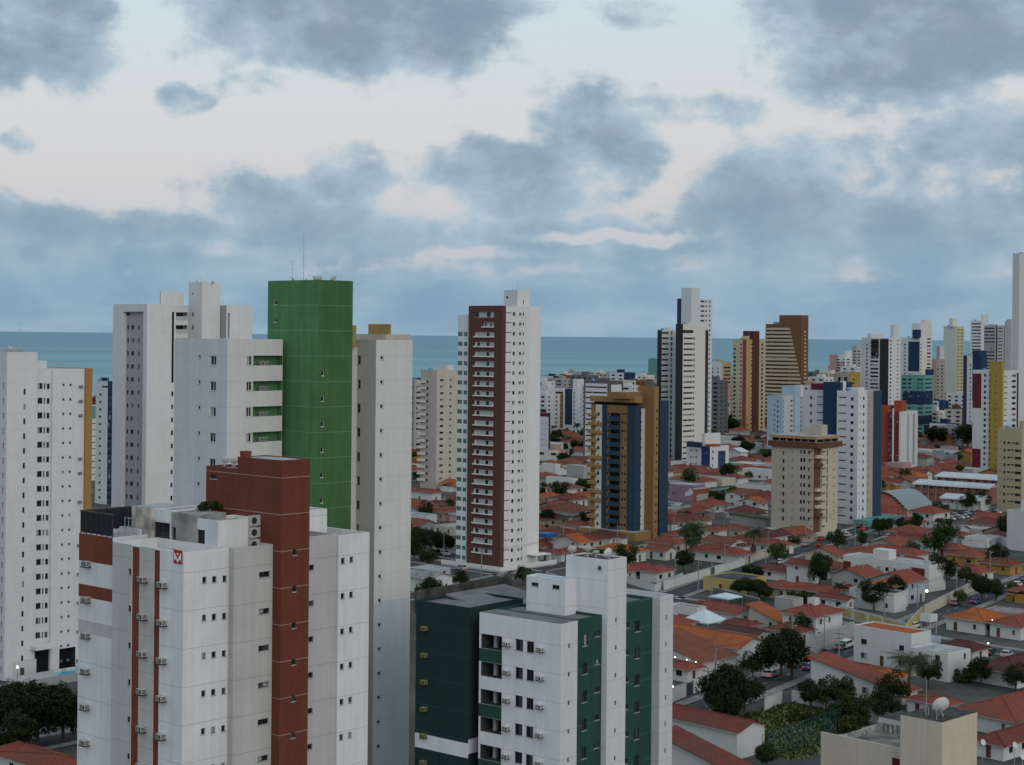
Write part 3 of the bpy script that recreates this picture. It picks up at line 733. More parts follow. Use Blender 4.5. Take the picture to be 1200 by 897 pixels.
def tower_left():
    t = Tower('apartment_tower', 'white apartment tower with an ochre end fin at the left edge of the photo', 'apartment tower', 6.6, 323, 42, 600)
    fh = 2.9; z0 = t.Z(450, 8); wW = wall((.66,.655,.645), fh, z0, (.44,.44,.44), .1); wL = wall((.56,.58,.60), fh, z0, None, .1)  # left white is a darker copy with the side shade in it
    z1 = t.Z(413); ua = t.U(42.3); v1 = 16
    b = t.block('wall', 0, ua, 0, v1, 0, z1, wW, .3, rooflt, wL)
    b.rows('R', 27.6, 30.2, 456, 462.4); b.rows('L', 4.9, 3.6, 449, 456); b.build()
    u2 = t.U(60.3); z2 = t.Z(433, ua)
    b = t.block('wall', ua, u2, .5, v1, 6, z2, wW, .4, rooflt)
    b.rows('R', 44.4, 50, 449.2, 456, zmin=.5); b.rows('R', 51.6, 53.2, 449.4, 456, zmin=.5); b.rows('R', 55, 58.4, 449.8, 456.2, zmin=.5); b.build()
    u3 = t.U(97.6); 
    b = t.block('wall', u2, u3, 0, v1, 0, z2, wW, .4, rooflt)
    b.rows('R', 73.4, 75.8, 450, 452.5); b.rows('R', 81.6, 84, 450, 452.5); b.ac('R', 94, 452.6, prob=.6)
    a0, a1 = b.rng('R', 71, 90); b.hole('R', a0, a1, 0.3, 4.6, 1.5, black); b.build()
    t.box('end_fin', u3, t.U(107, -.4), -.4, v1, 0, z2+.1, wall(OCHRE, 0, 0, None, .1))
    mb = MB(); mb.box(ua+.05, u2-.05, .55, .8, .1, 5.9, black); mb.box(ua-1, u2+.05, -2.2, -.05, 5.4, 6.2, wW); mb.build('garage_opening', t.root)
    t.box('penthouse', ua+.5, ua+4, 3, 8, z2-.4, z2+1.6, wW); t.box('penthouse', .5, ua-1, 4, 10, z1-.3, z1+.5, rooflt)
    add_mast(t.root, 3.6, 1.2, z1-.3, 6.2); add_mast(t.root, 5.8, 2, z1-.3, 3); add_dish(t.root, 1.5, 1.5, z1-.3, .7, 2); add_dish(t.root, ua+8, 3, z2-.4, .6, 1); add_mast(t.root, ua+6, 1, z2-.4, 1.6, 2)
    return t.finish()
T_A = tower_left()

def tower_white():
    t = Tower('apartment_tower', 'tall white apartment tower with a recessed grey window strip, behind the green core tower', 'apartment tower', 171.7, 365, 42, 450)
    fh = 2.9; z0 = t.Z(390); wW = wall((.68,.665,.645), fh, z0, (.5,.5,.49), .1); wL = wall((.56,.575,.595), 0, 0, None, .1); wg = wall((.33,.34,.355), 0, 0, None, .12)  # left faces get a duller white, shade put into the colour
    zt = t.Z(356.5); v1 = t.V(131.8)
    ur = t.U(205.5)
    b = t.block('wall', 0, ur, 0, v1, 0, zt, wW, .5, rooflt, wL)
    a0, a1 = b.rng('L', 167.2, 144.2); za = t.Z(365.5, 0, (a0+a1)/2); b.hole('L', a0, a1, 4, za, .8, None)
    a0, a1 = b.rng('R', 200.8, 203.3); b.hole('R', a0, a1, t.Z(448.5, 10), t.Z(366, 10), .8, black)
    b.rows('R', 200.8, 203.3, 459, 464.2); b.build()
    rb = Block(t, 'recess_wall', .8, 1.4, t.V(167.2), t.V(144.2), 4, za, wg, 0, rooflt, wg)
    for x0, x1 in ((151.2,149), (157.4,153.8), (163.8,162)): rb.rows('L', x0, x1, 381.3, 386.3)
    rb.rows('L', 153, 148, 366.8, 370, n=1); rb.build()
    uc = t.U(220.5, 1.0); b = t.block('wall', ur, uc, 1.2, v1, 0, zt-.2, wW, .4, rooflt)
    b.balc('R', 206, 219.8, 366.2, 374.6, 371, n=30, pm=wall((.5,.5,.49)), out=.1, depth=1.2, back=wg); b.build()
    # core
    vc = t.V(236, uc) ; zc = t.Z(331, uc, vc); u2 = t.U(257.3, vc)
    b = t.block('stair_core', uc, u2, vc, t.V(220, uc), 0, zc, wW, .4, rooflt, wL); b.rows('L', 227, 225, 366.5, 371, n=20); b.rows('L', 226.6, 225, 343.3, 345, n=1); b.build()
    b = t.block('penthouse', ur-2, uc, 3, t.V(193.5, ur-2), zt-.5, t.Z(342, ur, 3), wW, .2, rooflt, wg); b.build()
    u3 = u2+.2; vr = t.V(264.6, u3); u4 = t.U(295, vr)
    b = t.block('wall', u3, u4, vr, v1-2, 0, t.Z(358, u3, vr), wW, .4, rooflt, wg)
    a0, a1 = b.rng('R', 266.4, 268.5); b.hole('R', a0, a1, t.Z(430, u3), t.Z(367, u3), .6, black); b.build()
    for px, r in ((229, .5), (240, .4), (248, .4)): add_dish(t.root, uc+2.5, t.V(px, uc+2.5), zc-.4, r, R.uniform(1, 4))
    add_mast(t.root, uc+3, t.V(241, uc+3), zc-.4, 3.4); add_mast(t.root, uc+2, t.V(234, uc+2), zc-.4, 2, 2)
    return t.finish()
T_B = tower_white()

def tower_brown():
    t = Tower('apartment_tower', 'slim white tower with a chocolate brown balcony slab, centre of the photo', 'apartment tower', 587.2, 483, 42, 500)
    fh = 2.9*74/74.5; t.fh = fh; br = wall((.112,.054,.046), 0, 0, None, .15); wW = wall((.67,.655,.63), 0, 0, None, .12); wLt = wall((.70,.685,.66), 0, 0, None, .08)
    zt = t.Z(358.3); u1 = t.U(591.7); v1 = t.V(548)
    b = t.block('wall', 0, u1, 0, v1, 0, zt, br, .5, rooflt)
    wb = wall((.62,.63,.62), 0, 0, None, .05)
    b.rows('L', 579, 555.6, 365.7, 372.2, n=1, kind='pale', depth=.4)
    b.balc('L', 579, 565.3, 377.7, 383.6, 382.8, n=1, pm=wb, out=.5, depth=.5, back=wb, door='pale')
    b.balc('L', 579, 555.6, 389, 395.2, 394.3, n=24, pm=wb, out=.45, depth=.45, back=wb, door='pale')
    b.rows('L', 584, 582.6, 391, 391.8, n=24, kind='slit', depth=.08); b.build()
    u2 = t.U(618.7); b = t.block('wall', u1, u2, .04, 12, 0, zt-.1, wW, .5, rooflt)
    b.rows('R', 592.2, 599.6, 366.4, 367.4, n=26, name='slit_window', kind='slit'); b.rows('R', 601.2, 603.8, 366.2, 370.2, n=26)
    b.rows('R', 608.4, 611.4, 366.6, 370, n=26, name='bathroom_window', kind='white', depth=.05); b.rows('R', 613, 614.3, 366.5, 370.4, n=26, name='bathroom_window', kind='slit'); b.build()
    u3 = t.U(632.6); b = t.block('wall', u2, u3, .0, 12, 0, zt, wLt, .5, rooflt); b.rows('R', 618.9, 620.2, 366.6, 371, n=26, name='stair_window', kind='slit'); b.build()
    b = t.block('wall', .6, 8, v1, t.V(535.6, .6), 0, t.Z(369, 0, v1), wW, .4, rooflt, wall((.60,.625,.64), 0, 0, None, .08))  # wing's left face in a cooler white that carries its shade
    b.rows('L', 542, 535.9, 389.2, 394.4, n=24, name='wing_window', kind='teal'); b.rows('L', 547.8, 543.6, 389.4, 394.5, n=24, name='wing_window', kind='teal'); b.build()
    up = t.U(605, 1.2); b = t.block('penthouse', up, t.U(619, 1.2), 1.2, t.V(589.3, up), zt-.6, t.Z(340, up, 1.2), wLt, .3, rooflt, wall((.56,.57,.6))); b.rows('L', 595.5, 593, 347.5, 350, n=1); b.rows('R', 613, 614.2, 352, 356.5, n=1); b.build()
    add_mast(t.root, up+2, 3, t.Z(340, up, 1.2)-.4, 4.5); add_mast(t.root, up+1, 4, t.Z(340, up, 1.2)-.4, 2, 2)
    t.box('rear_wall', 6, u3-.2, 11.9, v1+1, 0, zt-3, wW)
    # ground floor apron, low wall and entrance
    t.box('podium', -4.5, u3+3, -4.5, v1+6, 0, .45, plain('pale_paving', (.40,.40,.40), .85, var=.2))
    mb = MB(); mb.box(-4.5, -4.3, -4.5, v1+6, .45, 1.6, wLt); mb.box(-4.3, u3+3, -4.5, -4.3, .45, 1.5, wLt); mb.build('perimeter_wall', t.root)
    mb = MB(); mb.box(u2, u3+1.5, -3.6, -.05, 3.2, 3.45, wLt)
    for x in (u2+.2, u3+1.2): mb.box(x, x+.25, -3.5, -3.25, .45, 3.2, wLt)
    mb.build('entrance_canopy', t.root)
    return t.finish()
T_BRN = tower_brown()

def tower_blueochre():
    t = Tower('apartment_tower', 'ochre and dark blue apartment tower with ochre balconies, right of the brown slab tower', 'apartment tower', 744, 556, 40, 560)
    fh = 2.87; t.fh = fh; oc = wall((.30,.175,.075), 0, 0, None, .12); ocd = wall((.25,.142,.06), 0, 0, None, .12); bl = wall((.018,.046,.085), fh, .4, (.05,.10,.15), .18, .4); wW = wall((.60,.56,.50))  # darker ochre copy carries the shade of left faces
    zt = t.Z(476); v1 = t.V(692); u1 = t.U(750.8); zc = t.Z(467.5)
    b = t.block('wall', 0, u1, 0, v1, 0, zt, bl, .2, rooflt, ocd)
    b.zone('L', 744, 734.3, bl); b.zone('L', 711, 704.8, bl); b.zone('L', 704.8, 697.5, wW)
    b.rows('L', 730.8, 728.6, 483.8, 487.2); b.rows('L', 733.9, 731.9, 483.8, 487.2, name='bathroom_window'); b.rows('L', 713.8, 711.9, 483.8, 487.2, name='bathroom_window')
    b.rows('L', 702.7, 700, 483.4, 487.2)
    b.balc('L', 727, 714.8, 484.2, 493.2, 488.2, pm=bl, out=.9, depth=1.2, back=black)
    b.build()
    # wrap-around end balconies
    i = 0; z = t.Z(484.2, 0, v1-1)
    while z > 5:
        w = 6.2 if i % 4 in (1, 2) else 3.8; mb = MB(); mb.box(-.85, 5, v1-w+1.2, v1+.9, z-1.25, z-.15, oc); mb.box(-.7, 4.9, v1-w+1.3, v1+.8, z-.15, z-.1, rooflt); mb.build('end_balcony', t.root); z -= fh; i += 1
    # cornice slabs
    mb = MB(); mb.box(-.25, u1+.4, -.25, v1+.3, zt+1.0, zc+.5, oc, rooflt); mb.box(.6, u1-1, .6, v1-.8, zt-.25, zt+1.0, black); mb.build('cornice', t.root)  # black box under the slab stands for the shaded gap
    # right side: white strip, ochre core, rear blue bay
    u2 = t.U(755.2, .35); b = t.block('wall', u1, u2, .35, 10, 0, zt-1, wW, .3, rooflt); b.rows('R', 750.9, 752.4, 483.6, 485.6, kind='slit'); b.build()
    vc = t.V(765.8, u2); u3 = t.U(771, vc); zk = t.Z(453.5, u2, vc)
    b = t.block('stair_core', u2, u3, vc, t.V(755, u2)+3, 0, zk, oc, .4, rooflt, ocd); b.rows('R', 769, 770.4, 480, 483, kind='slit'); b.build()
    t.box('penthouse', u2-9, u2-.05, 1.5, 9, zc, t.Z(459, u2, 3), ocd, rooflt)
    vb = 2.6; ub = max(t.U(772.5, vb), u3+.6); b = t.block('wall', ub, t.U(783, vb), vb, 12, 0, t.Z(470, ub, vb), bl, .2, rooflt, black); b.build()  # left face coloured black as the shade of the gap
    t.box('wall', 2.5, t.U(783, vb)-.3, 10.02, v1-.2, 0, zt-2, ocd, rooflt)
    t.box('podium', -3, 8, -2.5, v1+3, 0, 3.0, oc, rooflt)
    return t.finish()
T_BO = tower_blueochre()

def tower_beige():
    t = Tower('apartment_block', 'beige apartment block with a dark brown roof band, right of centre', 'apartment block', 956, 572, 43, 570)
    fh = 2.87; t.fh = fh; be = wall((.44,.395,.325), 0, 0, None, .1); beR = wall((.50,.42,.32), 0, 0, None, .1); br = wall((.13,.062,.035), 0, 0, None, .12); ce = wall((.36,.235,.13), 0, 0, None, .12)  # left beige is a greyer copy, side shade put into it
    zt = t.Z(525.5); v1 = t.V(903.8); u1 = t.U(963.3)
    b = t.block('wall', 0, u1, .9, v1, 1.2, zt, br, .1, rooflt, be)
    b.rows('L', 919.4, 917, 528.5, 533); b.rows('L', 915.6, 914.4, 528.4, 530, name='bathroom_window', first=1); b.rows('L', 929.2, 928, 528.6, 530.2, name='bathroom_window')
    b.rows('L', 940.3, 937.8, 527.4, 531.8); b.rows('L', 943.9, 941.4, 527.4, 531.8); b.rows('L', 949.4, 947, 528.4, 532.4); b.rows('L', 951.6, 950.2, 528.4, 530, name='bathroom_window')
    b.rows('R', 959.5, 962.8, 527.8, 532.8, kind='', name='balcony_door'); b.build()
    z = t.Z(534.4, 1, .9); i = 0
    while z > 4:
        if i % 6 in (0, 4, 5, 1): 
            mb = MB(); mb.box(.5, u1+.5, -.2, .89, z-.9, z+.2, beR if i % 6 != 1 else br); mb.build('balcony', t.root)
        z -= fh; i += 1
    u2 = t.U(981.5); b = t.block('wall', u1, u2, 0, 14, 1.2, zt, beR, .1, rooflt)
    b.rows('R', 963.8, 967.6, 529, 530.4, kind='slit', name='slit_window'); b.rows('R', 969, 970.2, 527.5, 535, name='bathroom_window', kind='slit'); b.rows('R', 977, 978.2, 530.6, 532.2, name='bathroom_window'); b.build()
    mb = MB(); z = t.Z(538, u2); i = 0
    while z > 5:
        q = MB(); q.box(u2+.02, u2+1.5, 1.5, 5, z-.9, z+.3, br if i % 3 == 1 else beR); q.build('side_balcony', t.root); z -= fh; i += 1
    zb = t.Z(519); mb = MB(); mb.box(-.9, u2+1.5, -.9, v1+.9, zt+.02, zb, br, rooflt); mb.build('roof_band', t.root)
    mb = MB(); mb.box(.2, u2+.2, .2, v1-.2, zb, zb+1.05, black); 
    for q in range(7): y = .1+(v1-.6)*q/6; mb.box(-.1, .19, y, y+.35, zb, zb+1.05, ce)
    for q in range(4): x = .2+(u2-.6)*q/3; mb.box(x, x+.35, -.1, .19, zb, zb+1.05, ce)
    mb.build('terrace_level', t.root)
    t.box('roof_slab', -.5, u2+.9, -.5, v1+.5, zb+1.05, t.Z(512), ce, rooflt)
    up = t.U(962, 2.0); zp = t.Z(512)-.02; b = t.block('tank_room', up, t.U(969, 2.0), 2.0, t.V(951, up), zp, t.Z(498.5, up, 2), be, .1, rooflt); b.build()
    b = t.block('tank_room', up+.3, up+4, t.V(951, up)+.02, t.V(939, up), zp, t.Z(501.5, up, 5), be, .1, rooflt); b.build()
    t.box('podium', -2.5, u2+2.5, -2.5, v1+2.5, 0, 1.2, wall((.45,.42,.38)), plain('pale_paving', (.40,.40,.40)))
    return t.finish()
T_BE = tower_beige()

def tower_fore():
    t = Tower('apartment_block', 'pale beige building with a big satellite dish on its stair tower, bottom right corner', 'apartment block', 1104, 180, 45, 860)
    be = wall((.58,.48,.37), 0, 0, None, .12); bL = wall((.58,.51,.42), 0, 0, None, .14); dk = plain('dark_roof_felt', (.055,.055,.05), .95, var=.6, scale=1.2)
    zt = t.Z(847); u1 = t.U(1145); v1 = t.V(1055)
    b = t.block('stair_core', 0, u1, 0, v1, 0, zt, be, .04, dk, bL); b.build()
    add_dish(t.root, 2.6, 1.6, zt-.05, 1.0, 2.55, 25); add_mast(t.root, 1.7, t.V(1085, 1.7), zt, 4.0); add_mast(t.root, .9, t.V(1098, 1), zt, 1.5)
    add_mast(t.root, 2.2, 3, zt, .8); add_mast(t.root, 3, 4, zt, .6)
    # roof terrace on the left with balustrade walls
    z2 = zt-4.9; ve = t.V(962, 1.0)
    terr = plain('stained_terrace', (.20,.185,.165), .9, var=.55, scale=.45)
    t.box('wall', 1.0, 15, v1+.02, ve, 0, z2, bL, terr)
    wt = plain('mossy_white_wall', (.36,.35,.33), .9, var=.5, scale=1.5); mb = MB()
    y = v1+1
    mb.box(1.0, 1.2, v1+.5, ve, z2-.02, z2+.9, bL)
    for i in range(14): mb.box(9.5, 9.7, v1+.2+i*.62, v1+.55+i*.62, z2, z2+1.0, wt)
    mb.box(9.45, 9.75, v1+.1, v1+9, z2+1.0, z2+1.18, wt); mb.box(1.2, 9.5, v1+8.9, v1+9.1, z2, z2+.7, wt); mb.build('parapet_wall', t.root)
    t.box('annex', 9.8, 15, v1+3, v1+9, z2, z2+1.6, plain('annex_white', (.5,.5,.5)), dk)
    t.box('doorway', .96, 1.0, v1+.3, v1+1.6, z2-2.6, z2-.3, plain('maroon_door', (.10,.02,.02)))
    t.terr = (t.P(6, v1+10.5), z2)
    return t.finish()
T_FORE = tower_fore()
# ================================================================== middle and far towers
def gen(name, label, cat, xl, xc, xr, ytop, d, th, wl, wr, fh=2.9, L=(), Rr=(), zl=(), zr=(), pent=(), extra=None, par=.5, yref=None, mast=0):
    """a plain tower: window columns given by their photo positions (x0, x1, y0, y1[, n, kind])"""
    yref = yref or (ytop+CAMH*FPX/d*.5+PY0*.5)/1.5
    t = Tower(name, label, cat, xc, d, th, yref, fh); zt = t.Z(ytop); v1 = t.V(xl); u1 = t.U(xr)
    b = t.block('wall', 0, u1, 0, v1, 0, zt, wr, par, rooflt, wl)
    for z in zl: b.zone('L', *z)
    for z in zr: b.zone('R', *z)
    for face, cols in (('L', L), ('R', Rr)):
        for c in cols:
            x0, x1, y0, y1 = c[:4]; nm = c[4] if len(c) > 4 else 'window'; k = c[5] if len(c) > 5 else ''; n = c[6] if len(c) > 6 else 99
            b.rows(face, x0, x1, y0, y1, n=n, name=nm, kind=k, depth=.2 if d > 700 else .14)
    b.build(); t.zt, t.u1, t.v1 = zt, u1, v1
    for (pl, pc, pr, py, v0, ml, mr) in pent:
        u0 = t.U(pc, v0); q = t.block('penthouse', u0, t.U(pr, v0), v0, t.V(pl, u0), zt-.6, t.Z(py, u0, v0), mr, .3, rooflt, ml); q.build()
    if d > 560:
        rr = random.Random(int(xl*7+d)); zt2 = zt-par; add_mast(t.root, u1*rr.uniform(.2,.8), v1*rr.uniform(.2,.8), zt2, rr.uniform(2.5, 6)); add_mast(t.root, u1*rr.uniform(.2,.8), v1*rr.uniform(.2,.8), zt2, rr.uniform(1.5, 4), 1)
        if not pent: t.box('roof_house', u1*.3, u1*.3+min(4, u1*.5), v1*.3, v1*.3+min(5, v1*.5), zt2, zt+rr.uniform(.8, 2.4), wr, rooflt)
        link('water_tank', tank_mesh(), t.root, (u1*.25, v1*.75, zt2), (0,0,0), (1.2,1.2,1.3))
    if mast: add_mast(t.root, u1*.5, v1*.4, zt-par, mast)
    if extra: extra(t, b)
    return t.finish()
W1 = wall((.60,.60,.60), 0, 0, None, .1); W1L = wall((.55,.565,.585), 0, 0, None, .1); W2 = wall((.64,.60,.54), 0, 0, None, .1); W2L = wall((.55,.53,.49), 0, 0, None, .1)  # left-face copies are darker, shade put into the wall colour
Wc = wall((.60,.57,.46), 0, 0, None, .1); dkn = wall((.03,.045,.085)); dkg = wall((.035,.037,.042)); mar = wall((.13,.022,.04)); yel = wall((.40,.27,.07)); teal = wall((.13,.30,.29)); brn = wall((.17,.085,.05)); navy = wall((.022,.045,.095)); lbl = wall((.36,.46,.56)); orng = wall((.33,.075,.04)); pink = wall((.42,.28,.27)); peach = wall((.42,.30,.24)); grey = wall((.30,.31,.32)); dbrn = wall((.10,.035,.03)); beig = wall((.46,.36,.2))
AT = 'apartment tower'

# behind the white tower on the left
gen('apartment_tower', 'narrow white tower with a navy side strip between two bigger white towers', AT, 112, 126, 133, 447, 655, 42, W1L, navy, L=((118.8,116.2,461.5,464),), Rr=((127,130,461,465,'balcony_window'),), zl=((126,119,navy,452.5,454.5),))
gen('apartment_tower', 'sliver of a white, teal and brown tower seen beside the ochre fin', AT, 98, 107.5, 113, 465, 760, 42, W1L, W1, zr=((107.5,113,dbrn,465,474.5),(107.5,113,teal,476,491)), Rr=((108,112.6,496,497,'slit_window','slit'),))

# left of the brown slab tower
def x1(t, b):
    z = t.Z(446, 0, t.v1); i = 0
    while z > 4:
        mb = MB(); mb.box(-.9, 2, t.v1-3.2, t.v1+1.2, z-1.0, z, W2); mb.build('balcony', t.root); z -= t.fh; i += 1
gen('apartment_tower', 'beige tower with rounded white balconies left of the brown slab tower', AT, 493, 511.5, 537, 434, 733, 42, wall((.42,.37,.35)), wall((.52,.46,.39)), 2.9,
    Rr=((515.8,520,444.5,447,'window'),(527,529.4,444.5,447.2,'bathroom_window')), zl=((511.5,504.5,wall((.45,.39,.36))),), L=((502,497,446,449,'balcony_window'),), extra=x1, pent=((512,524,531,428,3,W2L,W2),), mast=4)
gen('apartment_tower', 'grey balconied tower behind the beige balcony tower', AT, 478, 486, 495, 447, 930, 42, grey, wall((.40,.38,.36)), Rr=((488,493,453,455.5,'balcony_window'),), L=((484,480,453,455.5),))

# black and white group
gen('apartment_tower', 'black and white striped tower, lower left one of the black and white group', AT, 770, 775.2, 792, 387, 905, 40, dkg, W1, 2.93, Rr=((775.4,783.6,389.3,391.6,'strip_window'),(786,788.4,388.6,392.8)), pent=((779,781,786,384,3,W1L,W1),))
gen('apartment_tower', 'broad white tower with dark window stripes and a black side, front of its group', AT, 791.5, 800, 830.4, 380, 890, 40, dkg, W2, 2.93, Rr=((801.3,812,395.8,397.8,'strip_window'),(812.6,814.3,395.6,398.2)), zr=((826.2,829.8,dkg,387,700),(800,812,dkg,387,390.6)), pent=((800,807,818,378.5,2.5,W2L,W2),))
def x2(t, b):
    vc = t.V(808, 0)-.1; u2 = t.U(819.6, -1.2); q = t.block('stair_core', -.2, u2, -1.2, 6, t.zt-30, t.Z(337.5), W1, .4, rooflt, W1L); q.build(); add_mast(t.root, 2, 2, t.Z(337.5)-.4, 4)
gen('apartment_tower', 'tallest white tower with a navy balcony side, back of the black and white group', AT, 793, 808, 834.3, 350, 990, 40, dkn, W1, 2.9, L=((804,794.5,361.6,363.8,'balcony_window','blue'),), Rr=((821,825.6,352.5,354.5,'balcony_window','',5),(826.8,828.6,352.4,354.6),(831,832.6,352.4,354.6)), extra=x2)
gen('apartment_block', 'white mid-rise block right of the black and white towers', AT, 828, 846, 857, 424, 1300, 42, W1L, beig, L=((842,840,431,433),(836,834,431,433),(850,847,431,433)), Rr=((848,856,430,432,'balcony_window'),))
gen('apartment_block', 'small white building with an orange and yellow panel below the black and white towers', AT, 835, 846, 856, 470, 1190, 42, W1L, W1, zr=((847.5,850.5,orng,481,500),(850.5,854,yel,481,500)), L=((843,837,475,478,'strip_window','',3),), Rr=((848,855,472,477,'window','teal',1),))

# brown and yellow pair
def x3(t, b):
    z = t.Z(388, 2, 0); u0, u1 = t.U(882.5, -.7), t.U(889.6, -.7)
    q = t.block('wall', u0, u1, -.7, 8, 0, z, dbrn, .3, rooflt); q.build()
gen('apartment_tower', 'beige, red and yellow striped slim tower left of the brown striped tower', AT, 858.5, 870, 896.8, 398, 1150, 42, wall((.46,.40,.30)), wall((.48,.39,.24)), 2.9,
    L=((869.4,867.2,403,404.8),(862.5,859.5,408,410.4,'balcony_window')), zr=((870,874.4,wall((.17,.05,.035))),(874.4,882.5,wall((.44,.29,.12)))), Rr=((880.4,882,403,404.8),(892.2,894.6,397.8+5,404.6+1)), extra=x3)
def x4(t, b):
    cr = wall((.47,.38,.28), 0, 0, None, .05); z = t.Z(384.5, 0, 0); n = 0
    while z > 8 and n < 26:
        xr = 925.5+min(13, n*1.0); a0 = max(t.V(xr), .05); mb = MB(); mb.box(-.35, .0-.002, a0, t.v1+.3, z-1.55, z, cr); mb.build('band', t.root); z -= 2.9; n += 1
    q = t.block('stair_core', .3, t.u1, 0, t.V(912.6), t.zt-.5, t.Z(369.5), brn, .3, rooflt); q.build(); t.box('penthouse', 2, 6, t.V(911), t.V(904), t.zt-.5, t.Z(377.5), grey)
    z = t.Z(388, t.u1*.5); u0 = t.U(942.2); i = 0
    while z > 8 and i < 24:
        mb = MB(); mb.box(u0, u0+1.6+min(i*.14, 1.6), -.3, -.002, z-1.3, z, cr); mb.build('side_band', t.root); z -= 2.9; i += 1
gen('apartment_tower', 'brown tower with cream horizontal bands cut along a diagonal', AT, 897, 939, 947, 380, 1250, 42, brn, brn, 2.9, L=((924,898,387.6,389.4,'strip_window'),), extra=x4)

# light blue block and the white and navy tower
gen('apartment_block', 'pale blue and white apartment block left of the navy topped white tower', AT, 899, 917.8, 929.6, 464.5, 960, 42, lbl, wall((.50,.50,.51)), 2.9, L=((908.4,906.8,474,475.6,'bathroom_window'),(912.4,910.4,469.5,472)), Rr=((917.4,918.8,470,471.8),(926.4,929,469,471)),
    pent=((929.8,936,941,452,-.5,lbl,W1),), extra=lambda t, b: t.box('wall', t.u1, t.u1+6.5, -.8, 8, 0, t.Z(453), lbl))
def x5(t, b):
    # rear-left wing and navy pier
    va = t.V(980.4)+.0; u0 = 3.0
    q = t.block('wall', u0, u0+12, t.V(966, u0), t.V(941.6, u0), 0, t.Z(457.3, u0, t.V(960, u0)), W1, .5, rooflt, wall((.54,.55,.57)))
    q.rows('L', 951.8, 949.2, 464.6, 468); q.rows('L', 965.5, 957.4, 464.8, 466, kind='slit', name='slit_window'); q.build()
    t.box('stair_core', .8, 10, t.V(983.6, .8), t.V(964.2, .8), 0, t.Z(447.3, .8, 20), navy)
    t.box('penthouse', u0+2, u0+9, t.V(964, u0), t.V(946.5, u0), t.Z(458, u0, 30), t.Z(449, u0, 30), mar)
    mb = MB(); mb.tube((4, t.V(987.4, 4), t.zt-.5), (4, t.V(987.4, 4), t.Z(446.5, 4, 12)), 1.1, 1.1, W1, 14); mb.build('water_tower', t.root)
    t.box('annex', -2.5, t.u1+1, -6, -.05, 0, 2.2, teal)
gen('apartment_tower', 'white apartment tower with dark navy pier and navy right edge, behind the beige block', AT, 980.4, 1005, 1033, 458.6, 608, 41, wall((.54,.55,.575), 0, 0, None, .08), wall((.62,.615,.61), 0, 0, None, .08), 2.9,
    L=((992,983.2,465.2,466.6,'slit_window','slit'),(1000.2,997,465.8,469.6)), Rr=((1007.6,1008.8,466,467.2,'bathroom_window'),(1011.4,1013.2,465.2,469),(1017.6,1018.6,466,467,'bathroom_window')),
    zr=((1015.8,1023,wall((.40,.35,.28))),(1023,1033.2,wall((.03,.065,.10)))), extra=x5)

# red and white block, orange neighbour
def x6(t, b):
    t.box('pier', t.U(1063.3), t.U(1064.9), -.02, .3, 3, t.zt-1.5, grey); t.box('pier', t.U(1069.6), t.U(1072), -.02, .3, 3, t.zt-1.5, grey)
    t.box('fin', -.6, -.01, t.V(1047.6), t.V(1046.2), 0, t.zt+1.5, W1)
    q = t.block('wall', 1.5, 9, t.v1+.05, t.V(1031, 1.5), 4, t.Z(475.6, 1.5, t.v1), orng, .4, rooflt); q.build()
    t.box('penthouse', 3, 8, t.V(1053), t.V(1044), t.zt-.5, t.Z(469.5, 3, 6), orng)
gen('apartment_block', 'red and white apartment block with an orange left part, beside the navy edge', AT, 1039, 1055.5, 1075.4, 482.5, 855, 41, wall((.17,.035,.04)), wall((.58,.58,.59)), 2.9, L=((1045,1041.5,486.5,488.8),(1052,1049.5,486.8,488.6,'bathroom_window')), extra=x6, zl=((1055.5,1053.6,W1),))
# teal block
gen('apartment_block', 'teal apartment block with dark window bands behind the red and white block', AT, 1056, 1083, 1094, 440, 1175, 42, teal, wall((.15,.33,.31)), 2.9, L=((1062,1057,444,446),(1068,1064,444,446),(1081,1075,444.2,446)), Rr=((1084,1092,444,445.6,'strip_window'),),
    zl=((1083,1058,navy,458.5,474),(1083,1058,navy,487,497)), zr=((1083,1093,navy,458.5,474),(1083,1093,navy,487,512)), pent=((1084,1087,1094,433,2,navy,navy),))
# white towers on the right
gen('apartment_tower', 'white tower with black vertical glazing strips left of the navy panel tower', AT, 1009.2, 1041.4, 1055.4, 396, 1270, 41, wall((.55,.565,.59)), W1, 2.9, L=((1017,1014.8,403.4,405.4),(1029.6,1020.2,400.4,402.6,'strip_window')), Rr=((1043,1045,398.6,400.6),(1051.4,1053.4,398.8,400)),
    zl=((1041,1030.8,dkg,397.5,560),(1029.6,1020.6,dkg,397.8,418)), pent=((1043,1047,1053,381,2,W1L,W1),(1016,1020,1034,391,3,W1L,W1)))
gen('apartment_tower', 'white tower with a big navy glass panel behind the teal block', AT, 1055.4, 1078, 1091.8, 396, 1330, 41, W1L, W2, 2.9, L=((1061.2,1059.6,403,405),), zl=((1077.4,1064.2,navy,400.6,435.5),), Rr=((1078.6,1080.4,403,404.4,'slit_window'),(1086.5,1091,388,390)), pent=((1068,1078.5,1091.6,379,1,W1,W2),(1069,1076,1079,386.5,.5,navy,navy),(1079,1085,1090,375,3,W1,W2)))
gen('apartment_block', 'pale peach apartment block between the navy panel tower and the slim cream tower', AT, 1083, 1097, 1107, 421, 1390, 42, peach, wall((.34,.31,.28)), 2.9, Rr=((1098,1100,428,430),(1103,1105,428,430)), pent=((1097,1101,1106.4,406,3,grey,W2L),))
gen('apartment_tower', 'slim white and pale yellow tower standing alone right of the peach block', AT, 1105.4, 1121, 1129.6, 382.5, 1430, 42, wall((.53,.53,.51)), wall((.50,.47,.29)), 2.9, Rr=((1122.4,1124,386,387.2),(1126.4,1128.2,386,387.2)), pent=((1112,1116,1121,373,3,W2L,W2),))
